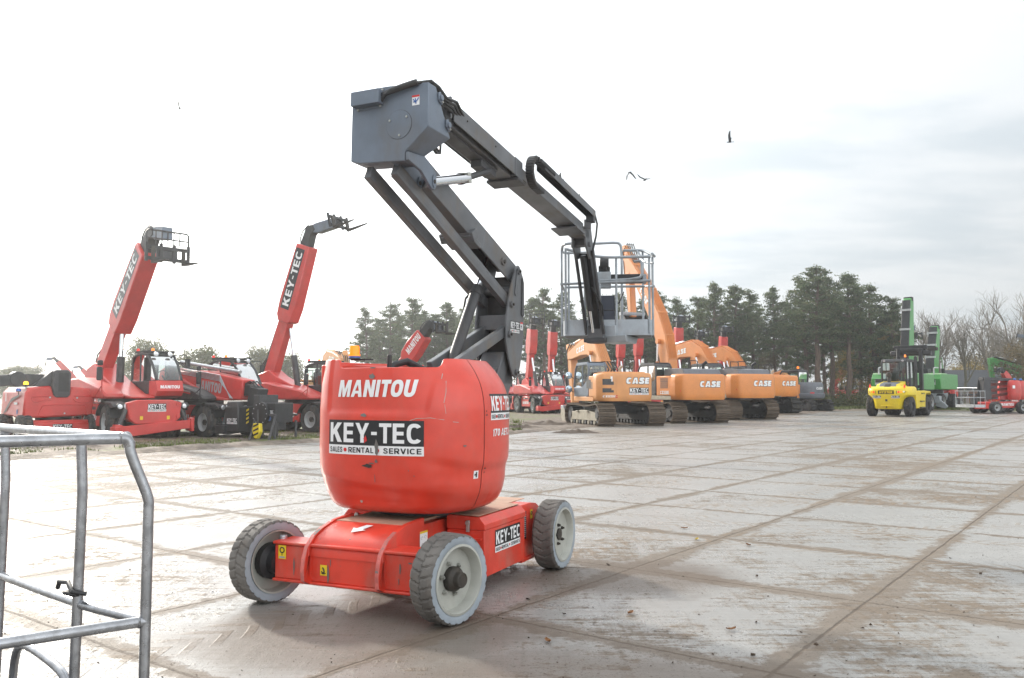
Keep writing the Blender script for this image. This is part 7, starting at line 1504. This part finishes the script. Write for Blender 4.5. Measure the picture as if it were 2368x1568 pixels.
# low conifer fence of stacked timber under the left machines is absent; birds in the sky
plain('feather', (.02, .02, .024), .8)
def bird(px, py, Y, span, dih, rz, label, roll=0., fold=0.):
    t = thing('bird', label, 'bird', at(px, py, Y), rz, span * 1.05, 'birds over the yard'); t.rotation_euler = (0, roll, rz)
    mb = MB(); mb.tube([(0, -.22, 0), (0, -.12, .0), (0, .05, .005), (0, .18, .02), (0, .25, .015), (0, .30, .01)], [.012, .045, .062, .045, .03, .004], M['feather'], 8); mb.add([(-.02, -.2, 0), (.02, -.2, 0), (.06, -.36, -.01), (-.06, -.36, -.01)], [(0, 1, 2, 3)], M['feather']); mb.build('body', t)
    for s in (-1, 1):
        rows = []
        for u, c0, c1 in ((0, .10, -.12), (.16, .13, -.10), (.30, .14, -.07), (.42, .08, -.08), (.50, -.02, -.09)):
            z = (u * dih if u < .3 else .3 * dih + (u - .3) * (dih - fold)); rows.append([(s * u, c0, z + .02), (s * u, (c0 + c1) / 2, z + .03), (s * u, c1, z + .015)])
        mb = MB(); mb.sheet(rows, M['feather']); mb.build('wing', t, fix=False)
    return t
BIRDS = [(415, 253, 60, .62, 1.6, 1.2, 'pale bird high at the upper left with wings raised', .3, 0), (550, 320, 70, .5, .1, .3, 'thin bird glimpse left of the elbow, wings level', .1, 0), (787, 501, 52, .55, -.9, .4, 'bird above the fork tips of the steep boom', .1, .6),
         (640, 593, 90, .5, .4, .9, 'tiny bird left of the steep boom sleeve', .2, 0), (551, 629, 90, .45, .4, .5, 'tiny bird between the two raised left booms', .1, 0), (1296, 415, 45, .5, .9, 1.3, 'dark bird just above the cable tray', .5, 0), (1341, 464, 50, .5, 1.2, 1.1, 'bird close over the end of the cable tray', .4, 0),
         (1456, 399, 44, .62, -.8, .5, 'bird right of the boom with wings bent down', -.2, 1.2), (1491, 416, 44, .86, .35, .15, 'gliding bird with wide open wings right of the boom', .1, -.3), (1687, 329, 44, .55, 1.8, 1.2, 'highest bird on the right with folded up wings', .4, 0)]
for b in BIRDS: bird(*b[:7], roll=b[7], fold=b[8])
# ================================================================== galvanised basket rails close at the left
t = thing('work_basket', 'bright steel tube basket of another lift, close at the lower left', 'work basket', (0, 0, 0))
gv = M['galv_near'] if 'galv_near' in M else paint('galv_near', (.34, .345, .36), .30, metal=.9, var=.2, sc=22, damt=.45, dirt=(.25, .235, .22), dsc=14, bmp=.06, bsc=120)
A_ = V((-1.40, 3.10, 0)); e1 = V((-.30, -.23, 0)).normalized(); e2 = V((-1.0, .86, 0)).normalized()
def rl(pts, r=.020, name='rail'): mb = MB(); mb.tube(rounded(pts), r, gv, 16); return mb.build(name, t)
Z = V((0, 0, 1)); out = (e1 + e2) * -1
a = A_ + Z * 1.412; LO = A_ + V((.062, .03, 0))
rl([a + e1 * 2.0, a + e1 * .03, a + e1 * .008 + V((0, 0, -.006)), a + Z * -.03], .0205)
rl([a + e2 * 2.3, a + e2 * .02], .0195)
rl([a + Z * -.012, a + Z * -.05, LO + Z * 1.19, LO + Z * 1.15, LO + Z * .745, LO + Z * .22], .019, 'post')
def bent(d, k):
    p = A_ + d * k; q = p + V((.012, .0, 0)); return rl([p + Z * 1.405, q + Z * 1.19, q + Z * 1.15, p + Z * .22], .0195, 'post')
bent(e2, .42); bent(e2, 1.25); bent(e1, .75); bent(e1, 1.6); bent(e2, 2.1)
rl([LO + Z * .745 + e1 * 2.0, LO + Z * .745], .0195); rl([LO + Z * .745, A_ + e2 * .42 + Z * .745, A_ + e2 * 2.3 + Z * .745], .0175)
rl([A_ + e2 * .42 + Z * .28, A_ + e2 * .46 + Z * .42, A_ + e2 * .54 + Z * .47, A_ + e2 * .9 + Z * .50, A_ + e2 * 1.0 + Z * .47, A_ + e2 * 1.04 + Z * .38, A_ + e2 * 1.05 + Z * .22], .0175)
def weld(p, ax, r):
    ax = V(ax).normalized(); u = ax.orthogonal().normalized(); w_ = ax.cross(u); mb = MB()
    mb.tube([p + (u * cos(k * pi / 9) + w_ * sin(k * pi / 9)) * r * (1 + .06 * sin(k * 2.7)) for k in range(18)], .0045, gv, 6, closed=True); mb.build('weld_bead', t)
weld(a + e1 * .035, e1, .0195); weld(a + e2 * .03, e2, .0185); weld(LO + Z * .745 + e1 * .024, e1, .0185); weld(LO + Z * .745 + e2 * .024, e2, .017)
for k_, d_ in ((.42, e2), (1.25, e2), (.75, e1)): weld(A_ + d_ * k_ + Z * 1.388, Z, .0185)
mb = MB(); c4 = [LO, LO + e1 * 1.9, LO + e1 * 1.9 + e2 * 2.2, LO + e2 * 2.2]
mb.add([c + Z * .2 for c in c4] + [c + Z * .24 for c in c4], [(3, 2, 1, 0), (4, 5, 6, 7), (0, 1, 5, 4), (1, 2, 6, 5), (2, 3, 7, 6), (3, 0, 4, 7)], M['dark_grey']); mb.build('floor_plate', t)
mb = MB(); cc = LO + e1 * .95 + e2 * 1.1; mb.box(cc + Z * .1, (.5, .5, .2), M['dark_grey']); mb.build('support', t, bev=.01)
mb = MB(); s = A_ + e2 * .42 + Z * .79
mb.tube([s + V((.03 * cos(k * pi / 6) - .012, .028 * sin(k * pi / 6), .004 * sin(k))) for k in range(12)], .009, M['black_part'], 8, closed=True); mb.tube([s + V((-.12, .09, .0)), s + V((-.10, .06, .03)), s + V((-.05, .03, .034)), s + V((.0, -.03, .01)), s + V((.05, -.02, .0))], .009, M['black_part'], 8); mb.build('rubber_strap', t)

# ================================================================== thin air haze, added to imitate lens glare over the yard
m = bpy.data.materials.new('haze_air'); m.use_nodes = True; E.t = m.node_tree; m.node_tree.nodes.remove(m.node_tree.nodes['Principled BSDF'])
pv_ = nd('ShaderNodeVolumePrincipled'); pv_.inputs['Color'].default_value = (.93, .95, .97, 1); pv_.inputs['Density'].default_value = .001; pv_.inputs['Anisotropy'].default_value = .7
lk(E(pv_.outputs[0]), m.node_tree.nodes['Material Output'].inputs['Volume'])
mb = MB(); mb.box((0, 205, 13), (860, 490, 28.5), m); o = mb.build('haze', smooth=False); o['kind'] = 'stuff'
